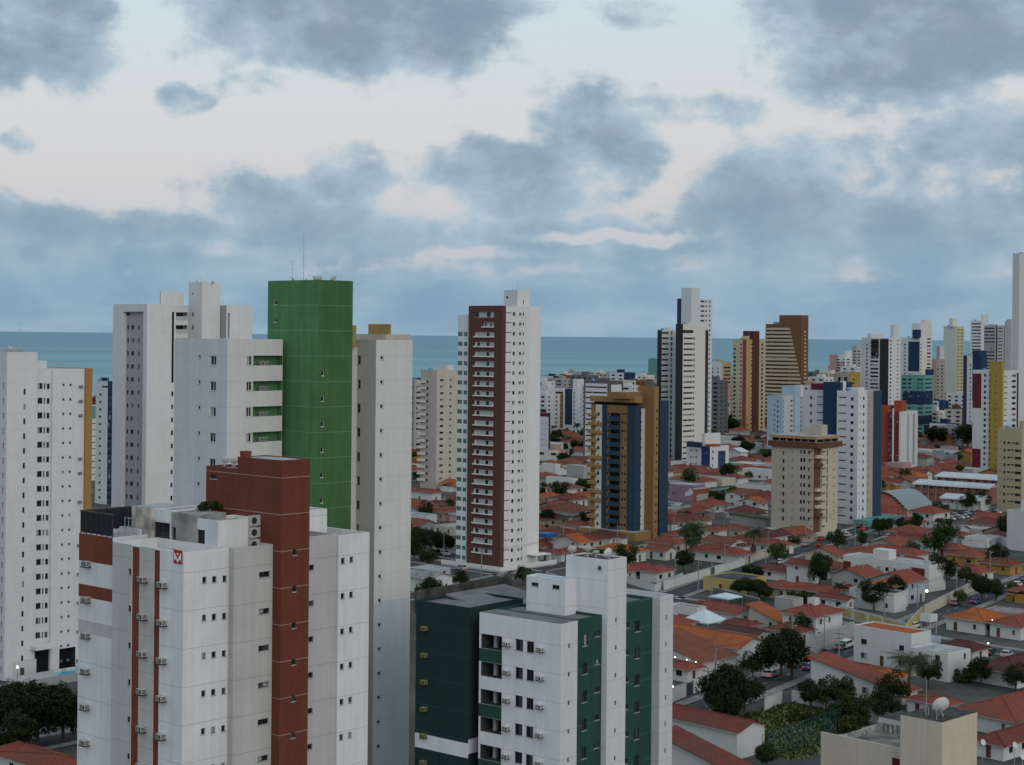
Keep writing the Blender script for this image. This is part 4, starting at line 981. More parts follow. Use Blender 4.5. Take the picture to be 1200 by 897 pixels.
gen('apartment_tower', 'white tower with dark red horizontal window stripes on the far right skyline', AT, 1137, 1149.6, 1158, 376, 1500, 42, W1, W1L, 2.9, L=((1149.4,1139,379,380.5,'strip_window'),), pent=((1149.6,1151,1158,369,.3,W1,W1),))
gen('apartment_tower', 'grey tower with dark balcony bands on the far right skyline', AT, 1153, 1167, 1178, 381.5, 1420, 42, wall((.34,.35,.36)), wall((.36,.37,.375)), 2.9, L=((1165.6,1153.4,384.2,385.8,'strip_window'),), Rr=((1169.6,1175,384.2,385.6,'strip_window'),), zr=((1176.4,1178,dkg),(1166.9,1168.6,dkg)))
gen('apartment_tower', 'plain pale grey slab beside the grey banded tower at the far right', AT, 1177, 1184.5, 1190, 376.5, 1300, 42, wall((.42,.42,.42)), wall((.46,.455,.45)), 2.9, Rr=((1186,1187.2,382,384),))
gen('apartment_tower', 'navy and white tower rising behind the yellow core tower', AT, 1128.6, 1149, 1156.4, 417, 1120, 42, W1L, navy, 2.9, L=((1137.8,1136.4,427,429.4),), zl=((1133,1128.6,dkn),(1149,1139.4,navy,411,470)), pent=((1139.4,1147,1155.6,411,1,navy,navy),))
def x7(t, b):
    q = t.block('stair_core', -.5, t.U(1176.2, -.3), -.3, t.V(1159, -.5), 0, t.Z(423.6, 0, 3), yel, .4, rooflt, wall((.36,.235,.06))); q.rows('L', 1167.4, 1166.2, 440, 441.6, name='bathroom_window'); q.rows('L', 1160.9, 1159.4, 438.4, 441.4); q.build()
gen('apartment_tower', 'white tower with a tall yellow core and maroon edges, right side', AT, 1139.7, 1174, 1193.4, 434.5, 860, 42, wall((.56,.565,.58)), wall((.60,.60,.605)), 2.9, L=((1155.8,1153,438.6,441.8),), Rr=((1177,1180.4,440.6,441.6,'slit_window','slit'),(1186,1190.6,439,442)),
    zl=((1149.8,1139.6,mar,438,478.5),(1149.8,1139.6,mar,526,800)), zr=((1191.2,1193.6,mar,437,800),), extra=x7)
gen('apartment_block', 'sand yellow apartment block at the right edge of the photo', AT, 1169, 1197.5, 1216, 503, 655, 45, wall((.40,.335,.225), 0, 0, None, .1), wall((.44,.37,.25)), 2.9, L=((1173.2,1171.8,517.4,518.6,'bathroom_window'),(1178.2,1176,517.4,521.2),(1184,1180.4,518.2,520.2,'slit_window'),(1188.4,1185,518.4,520.2,'slit_window'),(1196.6,1189.4,518.4,521.6)), pent=((1194,1199,1216,494,2,wall((.40,.325,.20)),wall((.44,.36,.22))),))
gen('apartment_tower', 'very tall plain pale grey slab cut by the right edge of the photo', AT, 1186, 1194, 1222, 297, 950, 42, wall((.48,.49,.50), 0, 0, None, .08), wall((.55,.545,.54), 0, 0, None, .08), 2.9)
gen('commercial_block', 'blank white windowless block at the right edge, in front of the sand yellow block', 'commercial block', 1180, 1206, 1225, 600, 535, 48, wall((.52,.52,.54), 0, 0, None, .08), W1, 3.0, pent=((1196,1206,1220,588,1,W1,W1),))

# blocks between the brown slab tower and the blue and ochre tower
gen('apartment_tower', 'thin white tower with a maroon cap touching the brown slab tower', AT, 628, 642.8, 644.8, 484, 905, 42, W1L, dkg, 2.9, L=((640,639,496,497.4),(636,635,496,497.4)), zl=((642.8,628,mar,484,488.4),))
gen('apartment_block', 'white block with orange stripes and a navy strip, behind the thin maroon capped tower', AT, 645, 675, 684, 456, 1150, 42, W1, W1L, 2.9, L=((659.6,651,459.4,461,'strip_window'),(673.6,672,460,462)), zl=((660,650.6,wall((.33,.16,.09)),459,502),(670.6,662,navy,453,498)), Rr=((680,681,463,464),), pent=((671,677,684,444.5,2,W1,W1),))
gen('apartment_block', 'low white block at the left of the orange striped block', AT, 629, 642, 650, 452, 1240, 42, W1L, W1, 2.9, L=((640,634,459,460.4,'strip_window'),), Rr=((644,648,459,460.4,'strip_window'),))
gen('apartment_block', 'grey framed office block with white and black window bands behind the ochre tower', AT, 683.8, 713, 730, 447, 885, 42, wall((.13,.125,.13)), wall((.11,.10,.105)), 2.9, L=((711,686.4,453,454.8,'strip_window'),), zl=((711.4,686,W1,449.6,700),), zr=((716,728,W1,451,640),))
gen('office_block', 'small blue and white office block with red tiled corner, before the black striped towers', 'office block', 804, 832, 854, 523.5, 834, 45, wall((.58,.58,.6)), W1, 3.4, L=((816.6,815,527,529),(813,811,527.2,528),(810.4,808.6,527,529),(829,827,521.5,524)), Rr=((834.6,836.2,528,531),(842.4,849.8,530,533.6,'strip_window','blue'),),
    zl=((832,821.8,wall((.03,.05,.16))),), zr=((841.4,850.2,wall((.05,.07,.16)),528.5,556),), pent=((822,826,844,508.5,4,W1L,W1),(804.5,822,823,518.5,2,navy,navy)), extra=lambda t, b: t.box('canopy_roof', 1, 8, -.5, 4, t.zt, t.zt+.9, orng))
gen('apartment_block', 'yellow and beige apartment block right of the brown banded tower', AT, 975, 996, 1008, 437, 1260, 42, wall((.42,.38,.32)), yel, 2.9, L=((985,982,442,456,'window','',1),(993,989,442,456,'window','',1)), Rr=((999,1001.4,444,446),), pent=((960,975,978,434,2,W2,W2),))
gen('apartment_block', 'pink and white apartment block at the sea right of the brown banded tower', AT, 972, 990, 1000, 416, 1750, 42, pink, W1, 2.9, L=((984,980,421,422.4),(990,988,421,422.4)), Rr=((992,996,421,422.4),), pent=((990,993,1000,411,2,W1,W1),), zl=((990,982,W1,411,424),))
gen('apartment_block', 'grey white apartment block beside the pink block at the sea', AT, 998, 1004, 1010, 407, 1600, 42, wall((.42,.42,.42)), wall((.44,.42,.40)), 2.9, L=((1003,1000,411,412.6),), Rr=((1005,1008,411,412.6),))
gen('apartment_block', 'teal netted building under construction on the shore left of the black and white towers', AT, 759.6, 766, 771, 421, 2100, 42, teal, wall((.10,.22,.22)), 2.9)
# ================================================================== ground, sea, streets
def sheet(name, pts, m, z=0.0):
    b = MB(); b.poly([(p[0], p[1], z) for p in pts], m); return tag(b.build(name), kind='structure')
def ground_mat():
    m, nt, bs = mat_nodes('town_ground')
    f, _ = _noise(nt, .03, 6, .6); g, _ = _noise(nt, .4, 5, .6); h, _ = _noise(nt, .006, 3)
    col = _mix(nt, _map(nt, f, .42, .6, 0, 1), (.06, .06, .06), (.105, .097, .087))
    col = _mix(nt, _map(nt, g, .5, .75, 0, .8), col, (.035, .04, .03))
    col = _mix(nt, _map(nt, h, .5, .65, 0, .5), col, (.05, .065, .03))
    nt.links.new(col, bs.inputs['Base Color']); bs.inputs['Roughness'].default_value = .95; return m
def sea_mat():
    m, nt, bs = mat_nodes('sea_water')
    tc = nt.nodes.new('ShaderNodeTexCoord'); sp = nt.nodes.new('ShaderNodeSeparateXYZ'); nt.links.new(tc.outputs['Object'], sp.inputs[0])
    f, _ = _noise(nt, .0012, 6, .6, sc=(.25, 1, 1)); g, _ = _noise(nt, .012, 5, .65, sc=(.3, 1, 1))
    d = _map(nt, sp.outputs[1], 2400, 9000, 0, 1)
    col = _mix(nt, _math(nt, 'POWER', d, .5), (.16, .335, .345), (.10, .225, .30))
    col = _mix(nt, _map(nt, f, .4, .6, 0, .75), col, (.07, .20, .27))
    col = _mix(nt, _map(nt, g, .7, .8, 0, .5), col, (.3, .36, .38))
    nt.links.new(col, bs.inputs['Base Color']); bs.inputs['Roughness'].default_value = .55; bs.inputs['Specular IOR Level'].default_value = .35
    w, _ = _noise(nt, .05, 4, .6, sc=(.4, 1, 1)); _bump(nt, bs, w, 2.0, .6); return m
COAST = [(-900, 1150), (-330, 1950), (60, 2330), (420, 2450), (800, 2900), (1500, 3900), (4000, 8000)]
land = [(-1500, -200), (2500, -200), (6000, 4000)]
sheet('ground', [(-900, -300), (3000, -300), (5000, 8000)]+COAST[::-1], ground_mat(), 0.0)
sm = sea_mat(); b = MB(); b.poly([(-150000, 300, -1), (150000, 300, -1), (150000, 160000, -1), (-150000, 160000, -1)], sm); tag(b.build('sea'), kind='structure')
sand = plain('beach_sand', (.36, .30, .22), .95); b = MB()
for p, q in zip(COAST, COAST[1:]):
    b.poly([(p[0], p[1]-28, .004), (q[0], q[1]-28, .004), (q[0]-6, q[1]+10, -.9), (p[0]-6, p[1]+10, -.9)], sand)
tag(b.build('beach'), kind='structure')
asph = plain('asphalt', (.052, .053, .058), .9, var=.3, scale=.35); pav = plain('pavement_slabs', (.21, .205, .195), .9, var=.35, scale=.6); lane = plain('road_paint', (.42, .41, .38), .8, var=.3)
ROADS = []
def road(p, q, w, pw=1.8, kerbs=True, paint=False, z=.008):
    p, q = Vector(p[:2]), Vector(q[:2]); d = (q-p).normalized(); n = Vector((-d.y, d.x)); b = MB()
    s = lambda o, z, a, c: [(*(p+n*a+d*0), z), (*(q+n*a), z), (*(q+n*c), z), (*(p+n*c), z)][::-1]
    b.poly(s(0, z, -w/2, w/2), asph); tag(b.build('road'), kind='structure')
    ROADS.append((p, q, w/2+pw))
    if kerbs:
        for sg in (-1, 1):
            k = MB(); a, c = sg*w/2, sg*(w/2+pw); a, c = min(a, c), max(a, c); h = .13
            k.poly(s(0, h, a, c), pav)
            e = a if sg > 0 else c
            f = [(*(p+n*e), 0), (*(q+n*e), 0), (*(q+n*e), h), (*(p+n*e), h)]
            k.poly(f if sg < 0 else f[::-1], rooflt); tag(k.build('pavement'), kind='structure')
    if paint:
        L = (q-p).length; k = MB(); x = 4
        while x < L-4:
            a = p+d*x; c = p+d*min(x+2.5, L); k.poly([(*(a-n*.07), z+.004), (*(c-n*.07), z+.004), (*(c+n*.07), z+.004), (*(a+n*.07), z+.004)], lane); x += 6
        tag(k.build('road_markings'), kind='structure')
def ext(a, b, t0, t1): d = (b-a); return a+d*t0, a+d*t1
S1 = ext(G(795, 841), G(985, 766), -1.2, 5.0); road(*S1, 7.0, 2.2, True, True)
c0 = G(1000, 741); S2 = (c0+Vector((75, -70, 0)), c0+Vector((-175, 185, 0))); road(*S2, 6.5, 2.0, True, False, .012)
S3 = ext(G(800, 693), G(862, 671.5), -.35, 8.0); road(*S3, 6.5, 2.0, True, False, .016)
du1 = (S1[1]-S1[0]).normalized()
for off, (a0, a1) in ((120, (-150, 900)), (190, (-150, 1000)), (260, (-100, 1100)), (330, (0, 1300)), (-75, (60, 900)), (-150, (150, 1000))):
    n = Vector((-du1.y, du1.x, 0)); o = G(850, 815)+n*off; road(o+du1*a0, o+du1*a1, 6.5, 1.6, True, False, .02)
for a in (230, 330, 440, 560, 690, 830, 980):
    o = G(850, 815)+du1*a; n = Vector((-.70, .714, 0)); road(o-n*260, o+n*430, 6.0, 1.5, False, False, .024)
# street in the gap left of the brown slab tower
LS = ext(G(478, 640), G(545, 655), -1.5, 2.2); road(*LS, 7, 1.8)
bl0 = ext(G(-30, 888), G(92, 862), -.6, 1.6); road(*bl0, 6, 2)

# ================================================================== houses
TI = [rooftile((.29,.078,.05), (.21,.06,.042)), rooftile((.21,.058,.042), (.14,.043,.034)), rooftile((.45,.125,.04), (.34,.095,.036)), rooftile((.12,.042,.034), (.08,.034,.03)), rooftile((.26,.085,.052), (.17,.06,.04))]
TN = ['red', 'dark red', 'orange', 'maroon', 'faded red']
HW = {'white': wall((.56,.56,.55), 0, 0, None, .08), 'cream': wall((.48,.43,.34), 0, 0, None, .08), 'grey': wall((.34,.34,.33), 0, 0, None, .11), 'ochre': wall((.38,.22,.07), 0, 0, None, .2), 'yellow': wall((.46,.35,.14), 0, 0, None, .15), 'pink': wall((.42,.27,.26), 0, 0, None, .2), 'pale green': wall((.37,.41,.36), 0, 0, None, .13), 'pale blue': wall((.36,.41,.46), 0, 0, None, .13)}
fibre = plain('fibre_cement_roof', (.21,.21,.205), .9, var=.4, scale=.5); dslab = plain('dark_flat_roof', (.06,.062,.066), .9, var=.5, scale=.4); doorm = plain('wooden_door', (.10,.05,.028), .6); gatem = plain('iron_gate', (.05,.05,.055), .5)
HOUSES = []
def roof_mesh(Lu, Lv, h, kind, m, ov=.75, pitch=.36, wallm=None):
    """kinds: hip, gable_u, gable_v (ridge direction), shed"""
    b = MB(); x0, x1, y0, y1 = -ov, Lu+ov, -ov, Lv+ov; t = .14
    sp = lambda q: b.poly(q, m)
    if kind == 'hip':
        s = min(x1-x0, y1-y0)/2; zr = h+s*pitch; z0 = h-.0
        if x1-x0 >= y1-y0: r0, r1 = (x0+s, (y0+y1)/2, zr), (max(x1-s, x0+s+.01), (y0+y1)/2, zr)
        else: r0, r1 = ((x0+x1)/2, y0+s, zr), ((x0+x1)/2, max(y1-s, y0+s+.01), zr)
        c = [(x0,y0,z0),(x1,y0,z0),(x1,y1,z0),(x0,y1,z0)]
        if x1-x0 >= y1-y0: P = [[c[0],c[1],r1,r0],[c[1],c[2],r1],[c[2],c[3],r0,r1],[c[3],c[0],r0]]
        else: P = [[c[0],c[1],r0],[c[1],c[2],r1,r0],[c[2],c[3],r1],[c[3],c[0],r0,r1]]
        for q in P: sp(q)
    else:
        if kind == 'gable_u': s = (y1-y0)/2; zr = h+s*pitch; ym = (y0+y1)/2; P = [[(x0,y0,h),(x1,y0,h),(x1,ym,zr),(x0,ym,zr)],[(x1,y1,h),(x0,y1,h),(x0,ym,zr),(x1,ym,zr)]]
        elif kind == 'gable_v': s = (x1-x0)/2; zr = h+s*pitch; xm = (x0+x1)/2; P = [[(x1,y0,h),(x1,y1,h),(xm,y1,zr),(xm,y0,zr)],[(x0,y1,h),(x0,y0,h),(xm,y0,zr),(xm,y1,zr)]]
        else: P = [[(x0,y0,h),(x1,y0,h),(x1,y1,h+(y1-y0)*pitch*.6),(x0,y1,h+(y1-y0)*pitch*.6)]]
        for q in P: sp(q)
    # thickness: underside and fascia
    for q in P:
        lo = [(x, y, z-t) for x, y, z in q]; b.poly(lo[::-1], frame_wh)
        for i in range(len(q)):
            j = (i+1) % len(q)
            b.poly([lo[i], lo[j], q[j], q[i]], m if q[i][2] > h+.05 or q[j][2] > h+.05 else rooflt)
    # ridge tiles
    if kind == 'hip':
        for p, q in ((r0, r1), (c[0], r0), (c[3], r0), (c[1], r1 if x1-x0 >= y1-y0 else r0), (c[2], r1)): b.tube((p[0],p[1],p[2]+.02), (q[0],q[1],q[2]+.02), .13, .13, m, 5)
    elif kind in ('gable_u', 'gable_v'):
        p, q = (P[0][3], P[0][2]); b.tube((p[0],p[1],p[2]+.02), (q[0],q[1],q[2]+.02), .14, .14, m, 5)
    return b, (P[0][2][2] if kind != 'shed' else h)
def house(xl, xc, xr, yc, label, h=3.2, roof='hip', tile=0, wc='white', th=42, storeys=1, cat='house', name=None, tank=False, wpos=None, group=None, min_l=3.5, pitch=.36, nowin=False, rec=True, fm=None):
    """walls and roof from the photo position of the near eave corner and of the two far corners"""
    if storeys == 1 and roof != 'flat' and not wpos and not nowin: h *= .86
    if wpos: C, Lu, Lv = wpos
    else:
        C = G(xc, yc, h); k = un(xl, yc)[0]; q = un(xr, yc)[0]; t = rad(th)
        Lv = (C.x-k*C.y)/(cos(t)+k*sin(t)); Lu = (q*C.y-C.x)/(sin(t)-q*cos(t)); Lu = min(max(Lu, min_l), 40); Lv = min(max(Lv, min_l), 40)
    t = rad(th); du, dv = Vector((sin(t), cos(t))), Vector((-cos(t), sin(t)))
    root = empty(name or 'house', (C.x, C.y, 0), rad(90-th), label, cat, group)
    root['auto_tile'] = tile; root['auto_wall'] = wc
    wm = HW.get(wc) or wc; b = MB()
    flat = roof == 'flat'
    ops = {'R': [], 'L': []}
    if not nowin:
        for s in range(storeys):
            zb = s*2.9
            for face, L in (('R', Lu), ('L', Lv)):
                n = max(1, min(4, int(L/3.6)))
                for i in range(n):
                    if R.random() < .18: continue
                    c = L*(i+.5)/n+R.uniform(-.3, .3); door = s == 0 and i == n//2 and R.random() < .6
                    w = .95 if door else R.choice((.8, 1.2, 1.5)); z0, z1 = (zb+.05, zb+2.15) if door else (zb+1.05, zb+2.15)
                    if c-w/2 < .2 or c+w/2 > L-.2: continue
                    ops[face].append((c-w/2, c+w/2, z0, z1, door))
    for face, L in (('R', Lu), ('L', Lv)):
        pt = (lambda a, z, d=0.: (a, d, z)) if face == 'R' else (lambda a, z, d=0.: (d, a, z)); fl = (lambda q: q) if face == 'R' else (lambda q: q[::-1])
        A = sorted({0, L} | {x for o in ops[face] for x in o[:2]})
        for i in range(len(A)-1):
            c = (A[i]+A[i+1])/2; zz = sorted([o for o in ops[face] if o[0] < c < o[1]], key=lambda o: o[2]); z = 0
            for o in zz+[(0, 0, h, h, 0)]:
                if o[2] > z: b.poly(fl([pt(A[i], z), pt(A[i+1], z), pt(A[i+1], o[2]), pt(A[i], o[2])]), wm)
                z = max(z, o[3])
        for (a, c, z0, z1, door) in ops[face]:
            for q in ([pt(a,z0),pt(a,z0,.12),pt(a,z1,.12),pt(a,z1)], [pt(c,z0,.12),pt(c,z0),pt(c,z1),pt(c,z1,.12)], [pt(a,z0),pt(c,z0),pt(c,z0,.12),pt(a,z0,.12)], [pt(a,z1,.12),pt(c,z1,.12),pt(c,z1),pt(a,z1)]): b.poly(fl(q), wm)
    b.poly([(Lu,0,0),(Lu,Lv,0),(Lu,Lv,h),(Lu,0,h)], wm); b.poly([(Lu,Lv,0),(0,Lv,0),(0,Lv,h),(Lu,Lv,h)], wm)
    ov = .75
    if roof == 'gable_u':
        zr = h+(Lv/2+ov)*pitch-.14
        for x, f in ((0, 1), (Lu, 0)): q = [(x,0,h-.001),(x,Lv,h-.001),(x,Lv/2,zr)]; b.poly(q[::-1] if f else q, wm)
    if roof == 'gable_v':
        zr = h+(Lu/2+ov)*pitch-.14
        for y, f in ((0, 0), (Lv, 1)): q = [(0,y,h-.001),(Lu,y,h-.001),(Lu/2,y,zr)]; b.poly(q[::-1] if f else q, wm)
    if roof == 'shed':
        z2 = h+Lv*pitch*.6; b.poly([(0,Lv,h),(0,0,h),(0,Lv,z2)][::-1], wm); b.poly([(Lu,0,h),(Lu,Lv,h),(Lu,Lv,z2)], wm); b.poly([(Lu,Lv,h),(0,Lv,h),(0,Lv,z2),(Lu,Lv,z2)], wm)
    b.build('wall', root)
    rm = fm or (TI[tile] if isinstance(tile, int) else tile)
    if flat:
        r = MB(); p = .18; zr = h-.45
        for x0, x1, y0, y1 in ((0,Lu,0,p),(0,Lu,Lv-p,Lv),(0,p,p,Lv-p),(Lu-p,Lu,p,Lv-p)): r.box(x0+.001, x1-.001, y0+.001, y1-.001, h+.002, h+.3, wm)
        r.box(p, Lu-p, p, Lv-p, h-.1, h+.02, rm); ro = r.build('roof', root); zt = h+.1
    else:
        r, zt = roof_mesh(Lu, Lv, h, roof, rm, .75, pitch); ro = r.build('roof', root)
    if tank and not flat: pass
    for face in 'RL':
        for (a, c, z0, z1, door) in ops[face]:
            l = ((a+c)/2, .06, z0) if face == 'R' else (.06, (a+c)/2, z0); rz = 0 if face == 'R' else -pi/2
            if door:
                d = MB(); w = c-a; d.box(-w/2+.01, w/2-.01, .0, .05, .01, z1-z0-.01, doorm); d.box(w/2-.18, w/2-.12, -.03, -.001, 1.0, 1.12, steel); d.build('door', root, l, (0, 0, rz))
            else: link('window', win_mesh(round(c-a, 1), round(z1-z0, 2), '', R.randrange(12)), root, l, (0, 0, rz))
    if tank == 'box':
        k = MB(); x, y = Lu*.45, Lv*.4; k.box(x, x+1.9, y, y+1.9, h-.1, zt+1.3, HW['white'], rooflt); k.build('water_tank_box', ro)
    elif tank: link('water_tank', tank_mesh(), ro, (Lu*.5, Lv*.5, zt-.1 if flat else h+.6))
    if rec: HOUSES.append(root)
    c = Vector((C.x, C.y)); FOOT.append((c, du, dv, -1.5, Lu+1.5, -1.5, Lv+1.5)); root['zt'] = zt
    return root

H = house
# --- right of the dark green block, along the main street
H(762, 865, 897, 760, 'white house with a bright orange gabled roof by the main street', 4.2, 'gable_v', 2, th=45, pitch=.34)
H(755, 822, 862, 776, 'low pink roofed annexe hung with round lamps in front of the bright orange roof', 3.0, 'shed', 4, th=45, nowin=True)
H(762, 806, 822, 785, 'small orange roofed house at the right edge of the dark green block', 3.0, 'hip', 0, th=45)
H(806, 834, 846, 713, 'small house with a mottled red roof behind the white tent', 3.2, 'hip', 1, th=44)
H(820, 864, 884, 720, 'white gabled house with a plain red roof below the grey street wall', 3.4, 'gable_v', 0, th=44)
H(845, 878, 890, 734, 'small house with a patchy maroon roof behind the orange roofed house', 3.0, 'hip', 1, 'grey', th=44)
H(878, 912, 926, 728, 'house with a bright orange single slope roof beside the beige tank block', 3.2, 'shed', 2, 'cream', th=46, pitch=.5)
H(846, 888, 898, 744, 'house with a dark maroon gable roof just behind the bright orange gable', 3.0, 'gable_v', 3, 'grey', th=44)
H(782, 814, 826, 730, 'small white house with a red roof between the dark green block and the white tent', 3.0, 'hip', 0, th=44)
H(786, 817, 824, 714, 'white vaulted outbuilding with a round gable beside the dark green block', 3.6, 'flat', fibre, th=44, cat='outbuilding', name='outbuilding', nowin=True)
H(824, 866, 898, 682, 'yellow house with dark red doors and a dark flat roof on the side street', 3.4, 'flat', dslab, 'yellow', th=44)
H(893, 921, 938, 690, 'cream house with a broad red hip roof right of the dark hedge', 3.4, 'hip', 0, 'cream', th=43)
H(882, 921, 928, 671, 'low house with a dark red roof left of the white box house', 3.0, 'hip', 1, th=43, min_l=6)
H(922, 947, 960, 664, 'white two storey box house with a red roof left of the big round fig tree', 5.2, 'gable_v', 1, th=43, storeys=2)
H(944, 982, 992, 652, 'cream gabled house with a red roof behind the big round fig tree', 5.0, 'gable_u', 0, 'cream', th=43, storeys=2)
H(984, 1028, 1044, 651, 'long house with a red roof between the fig tree house and the beige block street', 3.6, 'hip', 0, th=43)
H(914, 975, 990, 696, 'grey house with a long red roof in front of the fig tree', 3.6, 'hip', 0, 'grey', th=43)
H(957, 992, 1000, 704, 'white house with columns and a dull red roof beside the dark flat roofed house', 3.2, 'gable_v', 1, th=43)
H(917, 956, 987, 723, 'white two storey house with a red hip roof and a square chimney box', 5.8, 'hip', 0, th=43, storeys=2, tank='box')
H(898, 934, 953, 742, 'low white house with a dark red hip roof left of the chimney box house', 3.4, 'hip', 1, th=43)
H(908, 930, 936, 704, 'beige windowless tank block beside the orange single slope roof', 6.5, 'flat', fibre, 'grey', th=44, cat='tank block', name='tank_block', nowin=True, min_l=4)
H(995, 1048, 1062, 697, 'dark flat roofed house with an orange hip roof on top, behind the yellow wall', 4.6, 'flat', dslab, th=44, storeys=1)
H(1020, 1050, 1064, 687, 'small orange hip roof raised on the dark flat roofed house', 5.8, 'hip', 2, th=44, nowin=True, cat='roof pavilion', name='roof_pavilion')
# white modern building with red panels
hw = H(988, 1089, 1106, 664, 'long white modern two storey building with dark red end panels', 7.0, 'flat', rooflt, th=47, storeys=1, cat='commercial building', name='commercial_building', min_l=8, nowin=True)
# corner white building (two steps)
H(1000.5, 1068, 1086, 745, 'white corner building with a red roof strip on the main street', 7.4, 'flat', TI[2], th=48, storeys=2, cat='commercial building', name='commercial_building', min_l=7)
H(1066, 1111, 1137, 768, 'lower white wing of the corner building with a flat roof', 5.4, 'flat', rooflt, th=48, storeys=2, cat='building wing', name='commercial_building', min_l=8)
H(960, 1044, 1062, 796, 'long house with a bright orange hip roof in front of the white corner building', 3.6, 'hip', 2, th=46)
H(950, 1056, 1075, 812, 'low house with a red lower roof beside the vacant lot', 2.8, 'shed', 0, th=46, pitch=.3)
H(1063, 1108, 1124, 827, 'house with a red hip roof right of the tall coconut palm', 3.2, 'hip', 0, th=47)
H(1118, 1190, 1260, 846, 'large house with a wide red orange roof behind the dish on the beige stair tower', 3.4, 'hip', 0, th=47)
H(1140, 1176, 1240, 874, 'house with a deep red roof in the bottom right corner', 3.0, 'hip', 1, th=47)
H(1139, 1192, 1240, 790, 'house with a mottled dark hip roof at the right edge', 3.4, 'hip', 3, th=47)
H(1109, 1153, 1182, 729, 'white house with a big orange hip roof at the street bend', 3.6, 'hip', 2, th=47)
H(1160, 1196, 1230, 735, 'white house with a red roof and grey windows right of the orange hip roof', 3.6, 'hip', 0, th=47, storeys=1)
H(1097, 1140, 1158, 763, 'low house with a dark maroon roof behind the white flat roofed wing', 3.0, 'hip', 3, th=47)
# behind the big round ficus and the long wall
H(1040, 1096, 1106, 634, 'long white house with a dull red hip roof on the corner past the beige block', 4.4, 'hip', 1, th=47)
H(1008, 1072, 1088, 651, 'long low red roof behind the white modern building', 3.2, 'hip', 0, th=47)
H(1098, 1124, 1136, 644, 'house with a red roof behind the dark tree, left of the ochre house', 3.2, 'hip', 0, 'pink', th=47)
H(1110, 1143, 1160, 653, 'ochre house with a broad red hip roof', 3.6, 'hip', 0, 'ochre', th=47)
H(1088, 1148, 1164, 672, 'wide red roofed house right of the white modern building', 3.0, 'hip', 0, th=47)
H(1148, 1184, 1198, 663, 'ochre house with a flat red roof near the blank white block', 3.4, 'hip', 1, 'ochre', th=47)
H(1130, 1168, 1184, 616, 'red roofed house beside the parked cars', 3.2, 'hip', 1, th=47)
H(1087, 1122, 1136, 622, 'white shed with a grey sheet roof behind the parked cars', 4.0, 'gable_v', fibre, th=47, cat='shed', name='shed')
H(1150, 1180, 1192, 630, 'dull red roof in front of the blank white block', 3.0, 'hip', 1, th=47)
# middle right: around the palms
H(778, 797, 806, 628, 'small house with a red roof left of the twin palms', 3.2, 'hip', 0, th=42)
H(816, 842, 852, 622, 'house with a red roof right of the twin palms', 3.4, 'hip', 0, th=42)
H(842, 870, 880, 621, 'house with a bright red hip roof beside the olive garage', 3.6, 'hip', 0, 'cream', th=42)
H(805, 866, 882, 651, 'big low house with one wide red roof below the twin palms', 3.4, 'hip', 0, th=42)
H(886, 916, 930, 640, 'house with a long red roof in front of the beige block', 3.4, 'hip', 0, th=43)
H(866, 891, 900, 590, 'white two storey house with orange roofs behind the olive garage', 5.0, 'gable_u', 2, th=43, storeys=2)
H(850, 866, 872, 580, 'white gabled house with an orange roof right of the framed shop front', 5.5, 'gable_u', 0, th=43, storeys=2)
# between the slab tower and the ochre and blue tower
H(632, 672, 700, 601, 'long house with a salmon roof right of the brown slab tower', 3.6, 'hip', 4, th=42)
H(656, 684, 697, 617, 'house with a round white gable and red roof behind the ochre tower', 3.4, 'hip', 0, 'cream', th=42)
H(628, 666, 682, 627, 'house with a dark mottled red roof right of the brown slab tower foot', 3.0, 'hip', 1, 'cream', th=42)
H(648, 679, 692, 637, 'white two storey house with an orange red roof left of the ochre tower', 4.8, 'gable_u', 2, th=42, storeys=2)
H(632, 658, 664, 649, 'small house with a dull red roof beside the blue sun shade', 3.0, 'hip', 0, th=42)
H(652, 690, 702, 650, 'low house with a maroon roof behind the satellite dishes', 3.0, 'hip', 1, th=42)
H(700, 742, 757, 647, 'white house with an orange roof at the foot of the ochre and blue tower', 3.8, 'hip', 2, th=42)
H(757, 780, 792, 646, 'white house with a plain red roof right of the ochre and blue tower', 3.4, 'gable_v', 0, th=42)
H(734, 758, 770, 667, 'small house with a red roof between the stair core and the walled corner house', 3.2, 'hip', 0, th=42)
H(750, 770, 790, 671, 'walled white corner house with a red roof and dark windows', 3.4, 'hip', 0, th=42)
# left gap
H(478, 506, 517, 578, 'white house with a red roof under the beige balcony tower', 4.6, 'hip', 0, th=42, storeys=1)
H(498, 524, 534, 592, 'low house with a maroon roof behind the left street trees', 3.2, 'hip', 1, 'pink', th=42)
H(510, 528, 536, 622, 'small house with an orange roof beside the left street trees', 3.2, 'hip', 2, th=42)
H(474, 500, 512, 605, 'small white house with a grey flat roof above the left street trees', 4.0, 'flat', fibre, th=42)
H(466, 503, 530, 679, 'white house with a grey sheet roof by the foot of the green core tower', 4.6, 'gable_v', fibre, th=42, storeys=1, pitch=.26)
H(-14, 58, 100, 903, 'house with a red roof at the bottom left corner', 3.4, 'hip', 0, th=42)
H(770, 864, 896, 858, 'long house with a deep red gable roof at the foot of the dark green block', 4.5, 'gable_v', 1, th=46, pitch=.3, nowin=True)
H(770, 858, 880, 905, 'red roof annexe with a white inner yard at the bottom centre', 3.0, 'shed', 1, th=46, nowin=True)

